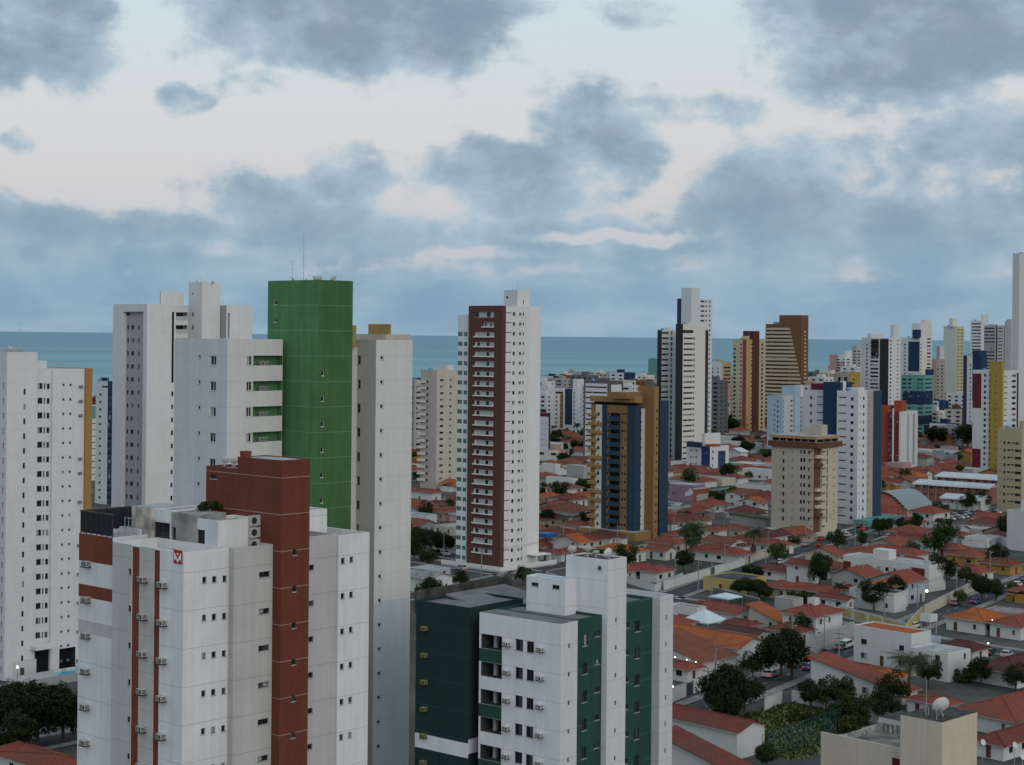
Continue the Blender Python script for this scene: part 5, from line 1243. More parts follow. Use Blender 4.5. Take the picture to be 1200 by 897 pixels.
# --- named larger buildings
def deco(root, name, bx): 
    b = MB()
    for q in bx: b.box(*q)
    return b.build(name, root)
rp = plain('dark_red_panel', (.15,.03,.022), .6); C_, Lv_ = None, None
k = un(988, 664)[0]
def hdims(o):
    me = [c for c in o.children if c.name.startswith('wall')][0].data; xs = [v.co.x for v in me.vertices]; ys = [v.co.y for v in me.vertices]; return max(xs), max(ys)
Lu, Lv = hdims(hw)
deco(hw, 'red_panel', [(-.08, -.003, Lv*.05, Lv*.2, 1.2, 6.2, rp)]); deco(hw, 'red_panel', [(-.1, -.003, Lv-2.6, Lv-.1, 0, 5.6, rp)])
deco(hw, 'stair_box', [(Lu*.3, Lu*.75, Lv*.52, Lv*.7, 6.95, 9.6, HW['white'])])
for i, (f, w) in enumerate(((.24,.9),(.3,.9),(.38,1.2),(.46,2.2),(.56,2.2),(.68,1.5),(.83,.8))):
    for z in (1.2, 4.3): link('window', win_mesh(w, 1.0 if w > .85 else .6, '', i), hw, (-.05, Lv*f, z), (0, 0, -pi/2))

# purple faced shop with a white bird, and the framed shop front
pur = wall((.27,.17,.225), 0, 0, None, .12); C = G(812, 596.5); sh = empty('shop_building', C, rad(48), 'purple shop building with a white bird painted on its front', 'shop')
deco(sh, 'wall', [(0, 8, 0, 11.5, 0, 9.3, pur, rooflt)]); FOOT.append((Vector((C.x, C.y)), Vector((sin(rad(42)), cos(rad(42)))), Vector((-cos(rad(42)), sin(rad(42)))), -2, 10, -2, 14))
b = MB(); wh = plain('bird_white', (.55,.52,.53), .8)
def blob(cx, cz, rx, rz, rot, n=14):
    b.poly([(-.03, cx+rx*cos(t)*cos(rot)-rz*sin(t)*sin(rot), cz+rx*cos(t)*sin(rot)+rz*sin(t)*cos(rot)) for t in [2*pi*i/n for i in range(n)]][::-1], wh)
blob(2.0, 6.0, 2.2, .95, -.35); b.v = b.v; o1 = b.build('painted_bird', sh)
b = MB(); blob(1.2, 7.2, .75, .7, 0); o2 = b.build('painted_bird_head', sh, (-.01, 0, 0))
for y, z in ((8.4, 2.2), (10, 5.2), (6, 2.2), (8.2, 5.2)): link('window', win_mesh(.8, .8, '', 3), sh, (-.05, y, z), (0, 0, -pi/2))
C = G(814, 596.5); sf = empty('shop_building', C, rad(48), 'low shop with a big orange framed pale panel, beside the purple shop', 'shop'); org = wall((.28,.10,.055), 0, 0, None, .12)
deco(sf, 'wall', [(0, 9.6, 0, 7, 0, 7.6, org, rooflt)]); deco(sf, 'panel', [(1.3, 8.8, -.12, -.003, 2.6, 5.6, plain('pale_panel', (.36,.35,.32)))]); deco(sf, 'cornice', [(-.3, 9.9, -.3, 7.3, 7.6, 8.1, HW['cream'], rooflt)]); deco(sf, 'base_band', [(-.1, 9.7, -.2, -.003, 0, .8, HW['cream'])])
FOOT.append((Vector((C.x, C.y)), Vector((sin(rad(42)), cos(rad(42)))), Vector((-cos(rad(42)), sin(rad(42)))), -2, 12, -2, 9))
# olive garage
H(857, 897, 906, 608, 'olive green roofed open garage left of the beige block', 3.4, 'shed', plain('olive_roof', (.075,.07,.035), .9), 'grey', th=43, cat='garage', name='garage', nowin=True, pitch=.08)
H(640, 671, 676, 562, 'white office with a blue glazed front right of the brown slab tower', 7.6, 'flat', rooflt, th=44, storeys=2, cat='office', name='office_building')
H(634, 651, 655, 545, 'plain white block with a blue tank room right of the brown slab tower', 7.0, 'flat', rooflt, th=44, cat='commercial building', name='commercial_building', nowin=True)
H(664, 684, 694, 547, 'grey concrete shop with a red side panel left of the ochre balconies', 8.5, 'flat', rooflt, 'grey', th=44, cat='shop', name='shop_building', nowin=True)
H(786, 800, 812, 542, 'white curved water tank house behind the purple shop', 4.5, 'flat', rooflt, th=42, cat='outbuilding', name='outbuilding', nowin=True)
H(790, 846, 862, 562, 'long low concrete deck in front of the blue and white office', 3.2, 'flat', plain('concrete_deck', (.24,.22,.19), .9, var=.3), 'cream', th=44, cat='parking deck', name='parking_deck', nowin=True)
H(870, 903, 912, 552, 'white flat roofed hall left of the beige block', 4.8, 'flat', rooflt, th=43, cat='hall', name='commercial_building')
H(866, 905, 914, 570, 'white low building with a red roof edge left of the beige block', 4.0, 'flat', TI[1], th=43, cat='commercial building', name='commercial_building')
H(852, 868, 876, 530, 'white gabled hall right of the blue and white office', 5.5, 'gable_u', plain('white_roof', (.5,.5,.5)), th=43, cat='hall', name='commercial_building', nowin=True)
H(852, 884, 904, 545, 'long grey factory with white roof strips right of the blue and white office', 4.0, 'flat', plain('striped_roof', (.42,.42,.41)), 'grey', th=43, cat='warehouse', name='warehouse')

# arched gym
def gym():
    t = rad(47); C = G(1063, 611); root = empty('gymnasium', C, rad(90-47), 'arched roof gymnasium with an orange front wall', 'gymnasium')
    k = un(1026, 605)[0]; Lv = (C.x-k*C.y)/(cos(t)+k*sin(t)); q = un(1095, 604)[0]; Lu = (q*C.y-C.x)/(sin(t)-q*cos(t)); Lv = max(Lv, 22)
    oc = wall((.66,.215,.15), 0, 0, None, .12); met = plain('metal_roof', (.19,.215,.235), .5, 0, var=.1); h0, rise = 4.2, 8.2; n = 18; b = MB(); f = MB(); rim = MB()
    pt = [(Lv*i/n, h0+rise*math.sin(pi*(.08+.84*i/n))-rise*math.sin(pi*.08)) for i in range(n+1)]
    for (y0, z0), (y1, z1) in zip(pt, pt[1:]):
        b.poly([(-.5,y0,z0),(Lu+.5,y0,z0),(Lu+.5,y1,z1),(-.5,y1,z1)], met); f.poly([(0,y1,0),(0,y0,0),(0,y0,z0),(0,y1,z1)], oc); f.poly([(Lu,y0,0),(Lu,y1,0),(Lu,y1,z1),(Lu,y0,z0)], oc)
        rim.box(-.55, -.1, y0, y1, (z0+z1)/2-.55, (z0+z1)/2-.04, frame_dk)
    f.build('end_wall', root); b.build('arched_roof', root); rim.build('roof_rim', root)
    s = MB(); s.box(0, Lu, -.02, .25, 0, h0, wall((.55,.54,.5), 0, 0, None, .15)); s.build('side_wall', root)
    for i in range(5): deco(root, 'pier', [(Lu*i/5+.3, Lu*i/5+.9, -.3, -.025, 0, h0-.02, (oc, navy, oc, W1, navy)[i])])
    deco(root, 'white_base', [(-.12, -.003, 1, Lv-1, 0, 2.2, HW['white'])])
    m = MB(); 
    for i in range(9): y = 1+(Lv-2)*i/8; m.tube((-.6, y, 0), (-.6, y, 5.2), .06, .06, frame_dk, 4)
    for z in (2.5, 5.2): m.tube((-.6, 1, z), (-.6, Lv-1, z), .04, .04, frame_dk, 4)
    m.build('net_frame', root)
    m = MB(); m.box(-.2, .2, -.9, -.4, h0-.5, h0-.1, lamp_mat('flood', (1, .75, .42), 9)); m.build('flood_lamp', root, (Lu*.97, 0, 0))
    FOOT.append((Vector((C.x, C.y)), Vector((sin(t), cos(t))), Vector((-cos(t), sin(t))), -3, Lu+3, -3, Lv+3))
gym()
# school: long low wings with white roofs and brick red fronts
def school(xl, xc, xr, yc, h, label, brick=True, deep=9):
    t = rad(38); C = G(xc, yc, h); k = un(xl, yc)[0]; Lv = (C.x-k*C.y)/(cos(t)+k*sin(t)); q = un(xr, yc)[0]; Lu = max((q*C.y-C.x)/(sin(t)-q*cos(t)), deep)
    root = empty('school_wing', (C.x, C.y, 0), rad(90-38), label, 'school building'); rd = wall((.30,.13,.10), 0, 0, None, .12)
    deco(root, 'wall', [(0, Lu, 0, Lv, 0, h, rd if brick else HW['white'])])
    r = MB(); r.poly([(-1.2,-.6,h+.1),(-1.2,Lv+.6,h+.1),(Lu/2,Lv+.6,h+1.3),(Lu/2,-.6,h+1.3)][::-1], rooflt2); r.poly([(Lu/2,-.6,h+1.3),(Lu/2,Lv+.6,h+1.3),(Lu+1,Lv+.6,h+.1),(Lu+1,-.6,h+.1)][::-1], rooflt2)
    r.box(-1.25, -1.15, -.6, Lv+.6, h-.5, h+.09, frame_wh); r.box(-.6, Lu+.5, -.05, -.004, h-.02, h+.4, frame_wh); r.build('roof', root)
    n = int(Lv/3.2)
    for i in range(n):
        y = Lv*(i+.5)/n; deco(root, 'pillar', [(-.25, -.003, y-1.4, y-1.1, 0, h-.02, HW['pink'] if brick else HW['grey'])])
        link('window', win_mesh(1.6, 1.0, '', i), root, (-.05, y+.3, h-1.9), (0, 0, -pi/2))
        if h > 5: link('window', win_mesh(1.6, 1.0, '', i+3), root, (-.05, y+.3, h-4.9), (0, 0, -pi/2))
    FOOT.append((Vector((C.x, C.y)), Vector((sin(t), cos(t))), Vector((-cos(t), sin(t))), -3, Lu+3, -3, Lv+3))
rooflt2 = plain('white_sheet_roof', (.42,.44,.47), .5, .1, var=.15, scale=.3)
school(1072, 1160, 1172, 572, 7.0, 'long school wing with a white roof and brick red pillared front')
school(1098, 1170, 1186, 562, 7.5, 'rear school wing with a white roof behind the brick red front')
school(1104, 1150, 1162, 586, 4.6, 'low white school wing behind the gymnasium', False, 8)

# vacant lot, roof terrace plants etc. come with the trees
# ================================================================== trees
fdark = foliage('dark', (.007,.014,.006), (.018,.031,.010)); fmid = foliage('mid', (.014,.027,.008), (.036,.058,.015)); flite = foliage('light', (.034,.058,.014), (.070,.10,.026)); fpalm = foliage('palm', (.028,.045,.018), (.06,.08,.03))
bark = plain('bark', (.07,.055,.04), .95, var=.35)
def crown_mesh(seed, n, rx, rz, lobes, leaf, m, m2, dense=False):
    r = random.Random(seed); v = []; f = []; mi = []
    L = []
    for i in range(lobes):
        while True:
            p = Vector((r.uniform(-1,1), r.uniform(-1,1), r.uniform(-.75,1)))
            if p.length < 1: break
        if dense: p = p.normalized()*(r.random()**.35)*.72
        else: p *= .78
        L.append((Vector((p.x*rx, p.y*rx, p.z*rz)), r.uniform(.26,.48)*(rx+rz)/2))
    for k in range(n):
        c, q = r.choice(L); d = Vector((r.gauss(0,1), r.gauss(0,1), r.gauss(0,1)+.25)).normalized()
        p = c+d*q*(r.random()**.3); nn = (d+Vector((r.uniform(-.8,.8), r.uniform(-.8,.8), r.uniform(-.3,.9)))).normalized()
        a = nn.orthogonal().normalized(); b = nn.cross(a); t = r.uniform(0, 6.28); a, b = a*cos(t)+b*sin(t), b*cos(t)-a*sin(t)
        s = leaf*r.uniform(.55,1.25); i = len(v)
        v += [tuple(p-a*s), tuple(p+b*s*.55+nn*s*.12), tuple(p+a*s), tuple(p-b*s*.55+nn*s*.12)]; f.append((i,i+1,i+2,i+3)); mi.append(1 if r.random() < .3 else 0)
    if dense:                                   # twiggy dark heart, so the sky does not show straight through
        bm = bmesh.new(); bmesh.ops.create_icosphere(bm, subdivisions=2, radius=1)
        o = len(v)
        for x in bm.verts: s = r.uniform(.62,.74); v.append((x.co.x*rx*s, x.co.y*rx*s, x.co.z*rz*s))
        for x in bm.faces: f.append(tuple(o+y.index for y in x.verts)); mi.append(0)
        bm.free()
    me = bpy.data.meshes.new('crown'); me.from_pydata(v, [], f); me.materials.append(m); me.materials.append(m2); me.polygons.foreach_set('material_index', mi); me.update(); return me
def trunk_mesh(seed, h, r0, spread):
    r = random.Random(seed); b = MB(); p = Vector((0,0,-.2)); q = Vector((r.uniform(-.15,.15), r.uniform(-.15,.15), h)); b.tube(p, q, r0, r0*.72, bark, 7)
    for i in range(5):
        t = 2*pi*i/5+r.uniform(-.4,.4); e = q+Vector((cos(t)*spread*.6, sin(t)*spread*.6, spread*r.uniform(.5,.9))); b.tube(q-Vector((0,0,r.uniform(0,h*.25))), e, r0*.5, r0*.15, bark, 5)
    return b.mesh('trunk')
TR = {'round': [(crown_mesh(11+i, 4200, 3.6, 3.0, 30, .22, fdark, fmid, True), trunk_mesh(i, 2.2, .28, 2.6), 4.3) for i in range(2)],
      'broad': [(crown_mesh(21+i, 5200, 4.6, 3.1, 26, .26, fdark, fmid), trunk_mesh(5+i, 2.4, .3, 3.2), 4.6) for i in range(3)],
      'mid': [(crown_mesh(31+i, 3000, 3.2, 2.6, 18, .22, fmid, fdark), trunk_mesh(9+i, 1.8, .2, 2.0), 3.8) for i in range(3)],
      'bush': [(crown_mesh(41+i, 1500, 1.6, 1.0, 12, .16, fmid, flite), trunk_mesh(15+i, .3, .08, .8), .9) for i in range(2)],
      'lite': [(crown_mesh(51+i, 2400, 2.9, 2.3, 16, .24, flite, fmid), trunk_mesh(19+i, 1.8, .2, 2.0), 3.6) for i in range(2)]}
def palm_meshes(seed):
    r = random.Random(seed); h = 8.5; b = MB(); p = Vector((0,0,-.2)); lean = Vector((r.uniform(-.5,.5), r.uniform(-.5,.5), 0))
    for i in range(6):
        q = lean*((i+1)/6)**2+Vector((0,0,h*(i+1)/6)); b.tube(p, q, .22-.02*i, .20-.02*i, bark, 7); p = q
    tr = b.mesh('trunk'); v = []; f = []; mi = []
    for k in range(34):
        t = 2*pi*k/17+r.uniform(-.15,.15); up = r.uniform(-.5,1.5); ln = r.uniform(3.0,3.9); d = Vector((cos(t), sin(t), 0)); pts = [p+d*(ln*s*(1-.25*s*(1-up)))+Vector((0,0,up*1.9*s-(1.7)*s*s)) for s in [i/7 for i in range(8)]]
        sd = Vector((-sin(t), cos(t), 0))
        for i in range(7):
            w = .95*math.sin(pi*min(1,(i+1.2)/8.5))+.12
            for sg in (-1,1):
                for z in range(2):
                    a = pts[i].lerp(pts[i+1], z*.5); c = pts[i].lerp(pts[i+1], z*.5+.36); o = len(v)
                    tip = a.lerp(c,.5)+sd*(sg*w)+d*.35-Vector((0,0,w*.45)); v += [tuple(a), tuple(c), tuple(tip)]; f.append((o,o+1,o+2)); mi.append(0)
    me = bpy.data.meshes.new('crown'); me.from_pydata(v, [], f); me.materials.append(fpalm); me.update(); return me, tr
PALM = [palm_meshes(3), palm_meshes(8)]
NT = [0]
def tree(kind, pos, label, s=1.0, sz=None, group=None, cat='tree', name=None):
    """crown and trunk under an empty at the foot; copies share meshes"""
    NT[0] += 1; r = R.uniform(0, 6.28)
    if kind == 'palm':
        root = empty(name or 'palm_tree', pos, r, label, 'palm tree', group); c, t = PALM[NT[0] % 2]; link('crown', c, root); link('trunk', t, root); root.scale = (s, s, sz or s); return root
    c, t, hz = TR[kind][NT[0] % len(TR[kind])]
    root = empty(name or ('shrub' if kind == 'bush' else 'tree'), pos, r, label, cat if kind != 'bush' else 'shrub', group); link('crown', c, root, (0, 0, hz)); link('trunk', t, root); root.scale = (s, s, sz or s)
    FOOT.append((Vector((pos[0], pos[1])), Vector((1, 0)), Vector((0, 1)), -1.5, 1.5, -1.5, 1.5)); return root
def T(kind, px, py, label, s=1.0, sz=None, **k): return tree(kind, G(px, py), label, s, sz, **k)
# bottom left group, dark
for px, py, s, l in ((12, 878, 1.35, 'dark broad tree at the left edge of the photo'), (44, 876, 1.35, 'dark broad tree in the middle of the left street group'), (74, 868, 1.1, 'dark tree next to the red striped tower, left street group'), (25, 850, 1.0, 'dark tree behind the left street group near the white tower foot'), (62, 845, .9, 'small dark tree by the pool of the white left tower')): T('broad', px, py, l, s, group='dark trees at the bottom left')
T('mid', 15, 895, 'leafy shrub like tree in the bottom left corner', 1.3)
T('broad', 490, 652, 'big street tree left of the brown slab tower', 1.15); T('broad', 505, 648, 'street tree just right of the big left one', 1.0); T('broad', 522, 650, 'street tree touching the brown slab tower', .95); T('mid', 486, 658, 'street tree at the edge of the green core tower', 1.1); T('mid', 540, 690, 'dark bushy tree beside the grey sheet roof house', .8); T('bush', 512, 694, 'low bush in front of the grey sheet roof house', 1.4); T('mid', 526, 600, 'small tree behind the left orange roof', .8)
T('round', 613, 686, 'clipped dark bush at the foot of the slab tower', .75); T('round', 641, 617, 'rounded dark tree right of the slab tower', .95); T('mid', 636, 585, 'grey green tree in front of the blue fronted office', 1.1); T('broad', 660, 545, 'dark tree behind the blue fronted office', .9)
T('mid', 735, 668, 'green tree behind the satellite dishes of the dark green block', 1.2)
T('round', 801, 671, 'round dark tree on the white walled corner', .98)
T('round', 961, 688, 'very large round clipped fig tree', 1.12, 1.35)
T('palm', 804, 656, 'left one of the twin coconut palms', 1.25, 1.15); T('palm', 813, 655, 'right one of the twin coconut palms', 1.2, 1.2); T('palm', 883, 655, 'coconut palm behind the big low red roof', 1.2, 1.0); T('palm', 1065, 826, 'tall coconut palm in front of the white corner building', 1.3, 1.0); T('palm', 984, 711, 'small palm in front of the columned house', .6, .65); T('palm', 902, 738, 'short palm by the orange single slope roof', .6, .35)
T('lite', 911, 664, 'pale leafy tree by the side street in front of the beige block', 1.25); T('mid', 1009, 641, 'small green tree in the street by the beige block', .8)
T('round', 878, 676, 'clipped bright hedge tree by the yellow house', .8, .5); T('round', 888, 678, 'clipped round hedge tree right of the bright hedge', .7, .48)
for px, py, s in ((866, 699, .8), (877, 700, .9), (889, 702, .95), (897, 704, .7)): T('round', px, py, 'dark clipped hedge bush along the grey street wall', s, s*.8, group='hedge along the grey wall')
T('bush', 812, 723, 'low dark bush beside the vaulted outbuilding', 1.7); T('bush', 934, 708, 'green bush left of the two storey chimney house', 1.8); T('bush', 946, 706, 'green bush behind the two storey chimney house', 1.8)
T('mid', 941, 752, 'dark tree in front of the chimney box house', 1.0); T('mid', 1024, 716, 'dark tree behind the yellow wall, left one', 1.35, 1.2); T('round', 1049, 712, 'clipped dark tree behind the yellow wall, right one', .95, 1.15)
T('broad', 1102, 690, 'spreading dark tree right of the white modern building', 1.2); T('round', 1150, 704, 'wide dark clipped tree at the street bend', 1.05, .95); T('round', 1167, 705, 'second dark clipped tree at the street bend, the right one', .85, .85)
T('lite', 1126, 710, 'white flowering street tree by the long wall', .7); T('lite', 1187, 700, 'white flowering street tree at the right edge', .7)
T('mid', 1095, 652, 'dark tree left of the ochre house', 1.3); T('mid', 1070, 656, 'small tree behind the white modern building', .9)
for px, py, s, l in ((1040, 625, .85, 'tree with pale flowers left of the gymnasium front'), (1058, 625, .9, 'dark tree in front of the gymnasium corner'), (1097, 612, 1.15, 'leafy tree in front of the gymnasium side'), (1108, 611, 1.0, 'second leafy tree beside the gymnasium side'), (1133, 600, 1.25, 'tree by the parked cars, left one'), (1150, 598, 1.2, 'tree by the parked cars, right one'), (1062, 566, 1.2, 'bright green tree behind the gymnasium'), (1170, 664, 1.1, 'dark bush by the right ochre house')): T('mid' if 'bright' not in l else 'lite', px, py, l, s)
# main street trees and vacant lot
T('round', 892, 795, 'small clipped street tree by the parked red car', .55, .6) if False else None
T('mid', 882, 795, 'small umbrella shaped street tree on the main street', .85)
T('broad', 915, 797, 'large dark street tree, left stem on the main street', 1.15, 1.35); T('broad', 928, 796, 'large dark street tree, right stem on the main street', 1.05, 1.3); T('round', 967, 781, 'small round street tree on the kerb of the main street', .5, .52)
for px, py, s, sz, l in ((842, 840, .95, 1.1, 'tall dark tree at the edge of the vacant lot, left'), (857, 836, 1.0, 1.15, 'tall dark tree at the edge of the vacant lot, middle'), (872, 834, .85, .85, 'dark tree at the edge of the vacant lot, right'), (851, 848, .7, .7, 'lower dark tree in front of the vacant lot trees')): T('broad', px, py, l, s, sz)
for px, py, s, l in ((985, 860, .9, 'shaggy tree in the vacant lot near the blue fence'), (1000, 864, .85, 'shaggy tree in the vacant lot, close to the roof terrace'), (1004, 858, 1.1, 'shaggy tree in the vacant lot behind the annex'), (950, 832, .9, 'low thicket tree in the vacant lot, left'), (968, 834, 1.0, 'low thicket tree in the vacant lot, middle'), (985, 834, 1.0, 'low thicket tree in the vacant lot, right'), (1035, 850, 1.0, 'low tree between the vacant lot and the roof terrace'), (1045, 832, 1.1, 'dark tree at the foot of the coconut palm'), (1088, 806, .9, 'rounded tree right of the coconut palm')): T('mid', px, py, l, s)
for i in range(26):
    px, py = R.uniform(812, 1010), R.uniform(838, 866)
    if px < 845 and py < 846: continue
    if 880 < px < 960 and py > 848: continue
    T('bush', px, py, 'wild bush growing in the vacant lot', R.uniform(.4, .8), group='wild bushes in the vacant lot')
T('mid', 899, 902, 'dark tree beside the deep red gable roof', .7)
tree('bush', (T_FORE.terr[0].x, T_FORE.terr[0].y, T_FORE.terr[1]-.05), 'bright green planter shrub on the beige roof terrace', 1.1)
for i in range(3): p = T_RED.P(5.2-.02, 0); tree('bush', (T_RED.planter.x+.9*i-1.0, T_RED.planter.y+.5*i, T_RED.planz+.02), 'green shrub in the roof planter of the red striped tower', .5, .38, group='roof planter shrubs')
T('mid', 1150, 804, 'small tree in the yard below the dark hip roof, right edge', .9); T('bush', 1130, 800, 'shrub in the yard below the dark hip roof, left', 1.5); T('mid', 1190, 812, 'small tree by the green yard wall at the right edge', .9)
# vacant lot grass
def grass_lot():
    for (px, py) in ((860, 850), (900, 845), (945, 840), (985, 845), (925, 870), (880, 862), (960, 865)):
        p = G(px, py); FOOT.append((Vector((p.x, p.y)), Vector((1, 0)), Vector((0, 1)), -9, 9, -9, 9))
    q = [G(800, 862), G(930, 892), G(1015, 868), G(1005, 842), G(940, 822), G(905, 828), G(850, 846)]
    gm = mat_nodes('lot_grass'); m, nt, bs = gm
    f, _ = _noise(nt, .12, 6, .65); g, _ = _noise(nt, 1.5, 4, .6)
    col = _mix(nt, _map(nt, f, .35, .65, 0, 1), (.10,.135,.032), (.17,.15,.065)); col = _mix(nt, _map(nt, g, .45, .7, 0, .6), col, (.03,.05,.014))
    nt.links.new(col, bs.inputs['Base Color']); bs.inputs['Roughness'].default_value = .95
    b = MB(); b.poly([(p.x, p.y, .03) for p in q][::-1], m)
    xs = [p.x for p in q]; ys = [p.y for p in q]
    def inside(x, y):
        c = False
        for i in range(len(q)):
            a, d = q[i], q[i-1]
            if (a.y > y) != (d.y > y) and x < (d.x-a.x)*(y-a.y)/(d.y-a.y)+a.x: c = not c
        return c
    n = 0
    while n < 4500:
        x, y = R.uniform(min(xs), max(xs)), R.uniform(min(ys), max(ys))
        if not inside(x, y): continue
        n += 1; t = R.uniform(0, 3.14); h = R.uniform(.2, .7); w = R.uniform(.08, .25); b.poly([(x-w*cos(t), y-w*sin(t), .03), (x+w*cos(t), y+w*sin(t), .03), (x+R.uniform(-.2,.2), y+R.uniform(-.2,.2), h)], flite if R.random() < .14 else fmid)
    o = b.build('grass'); tag(o, 'rough grass of the vacant lot', 'grass', kind='stuff')
grass_lot()

# ================================================================== yard walls
def ywall(p, q, label, h=2.2, m=None, band=None, t=.22, cat='yard wall', gate=None):
    p, q = Vector(p[:2]), Vector(q[:2]); L = (q-p).length; a = math.atan2(q.y-p.y, q.x-p.x); root = empty('yard_wall', (p.x, p.y, 0), a, label, cat); m = m or HW['white']; b = MB()
    if gate: b.box(0, L*gate, -t/2, t/2, 0, h, m); b.box(L*gate+3.2, L, -t/2, t/2, 0, h, m)
    else: b.box(0, L, -t/2, t/2, 0, h, m)
    b.build('wall', root); b = MB(); b.box(-.03, L+.03, -t/2-.05, t/2+.05, h+.002, h+.08, rooflt); b.build('coping', root)
    if gate:
        b = MB()
        for i in range(16): b.box(L*gate+.05+i*.2, L*gate+.11+i*.2, -.03, .03, .05, h-.2, gatem)
        b.box(L*gate+.03, L*gate+3.17, -.04, .04, .3, .36, gatem); b.box(L*gate+.03, L*gate+3.17, -.04, .04, h-.4, h-.34, gatem); b.build('gate', root)
    if band:
        for i, (f0, f1) in enumerate(band): b = MB(); b.box(L*f0, L*f1, -t/2-.03, -t/2-.003, .35, h-.35, HW['yellow']); b.box(L*f0, L*f1, t/2+.003, t/2+.03, .35, h-.35, HW['yellow']); b.build('yellow_panel', root)
    return root
yw = HW['yellow']
ywall(G(983, 722), G(1063, 744), 'long wall with yellow painted panels on the cross street', 2.6, None, [(.03,.2),(.24,.42),(.46,.64),(.68,.97)])
ywall(G(1063, 743), G(1081, 724), 'short yellow wall turning into the main street', 2.6, yw)
ywall(G(1083, 722), G(1142, 692), 'long pale wall along the main street by the spreading tree', 2.6, HW['cream'])
ywall(G(944, 767), G(1001, 745), 'weathered grey wall on the main street below the chimney box house', 3.2, HW['grey'])
ywall(G(836, 703), G(890, 717), 'dark grey wall on the side street below the yellow house', 3.2, plain('dark_render', (.12,.125,.12), .9, var=.3))
ywall(G(778, 692), G(872, 663), 'long white wall along the side street below the twin palms', 2.4, None, gate=.55)
ywall(G(872, 662), G(905, 650), 'beige wall beside the pale leafy tree', 2.6, HW['cream'])
ywall(G(788, 823), G(822, 809), 'white street wall with a dark gate at the right edge of the dark green block', 2.6, None, gate=.45)
ywall(G(896, 833), G(916, 824), 'short white wall on the vacant lot side of the main street', 2.2)
ywall(G(826, 847), G(846, 839), 'broken pale wall at the corner of the vacant lot', 1.8, HW['grey'])
ywall(G(928, 822), G(1010, 843), 'low white wall between the vacant lot and the red roofs', 2.0)
ywall(G(1010, 843), G(1068, 858), 'grey garden wall behind the vacant lot trees', 2.2, HW['grey'])
ywall(G(1002, 655), G(1042, 636), 'brown yard wall by the street past the beige block', 3.0, HW['grey'])
ywall(G(-5, 868), G(92, 848), 'grey street wall behind the dark trees at bottom left', 2.6, HW['grey'])
ywall(G(735, 684), G(768, 694), 'low white wall of the walled corner house, left side', 2.0); ywall(G(768, 694), G(800, 680), 'low white wall of the walled corner house, street side', 2.0)
ywall(G(1146, 634), G(1180, 641), 'white wall in front of the blank white block', 3.0)
ywall(G(1178, 800), G(1215, 786), 'bright green yard wall at the right edge', 2.4, wall((.13,.22,.06), 0, 0, None, .15)); ywall(G(1142, 790), G(1178, 800), 'grey yard wall below the dark hip roof at the right edge', 2.0, HW['grey'])
# blue mesh fence around a small court
def fence():
    p, q = G(893, 895), G(985, 862); p = Vector((p.x, p.y)); q = Vector((q.x, q.y)); L = (q-p).length; root = empty('mesh_fence', (p.x, p.y, 0), math.atan2(q.y-p.y, q.x-p.x), 'tall blue green mesh fence of the court behind the roof terrace', 'fence')
    fm = plain('fence_blue', (.02,.07,.10), .6)
    for i in range(15): b = MB(); b.tube((L*i/14, 0, 0), (L*i/14, 0, 4.6), .06, .06, fm, 5); b.build('post', root)
    b = MB()
    for z in (.1, 1.6, 3.1, 4.6): b.tube((0, 0, z), (L, 0, z), .035, .035, fm, 4)
    for i in range(int(L/.5)): b.tube((i*.5, 0, .1), (i*.5, 0, 4.6), .012, .012, fm, 3, False)
    b.build('mesh', root)
    a = G(925, 905); b = MB(); b.box(0, 9, 0, 4, .01, .12, plain('court_blue', (.03,.16,.36), .7)); o = b.build('court_floor', None, (a.x+6, a.y-2, 0), (0, 0, .7)); tag(o, kind='structure')
fence()

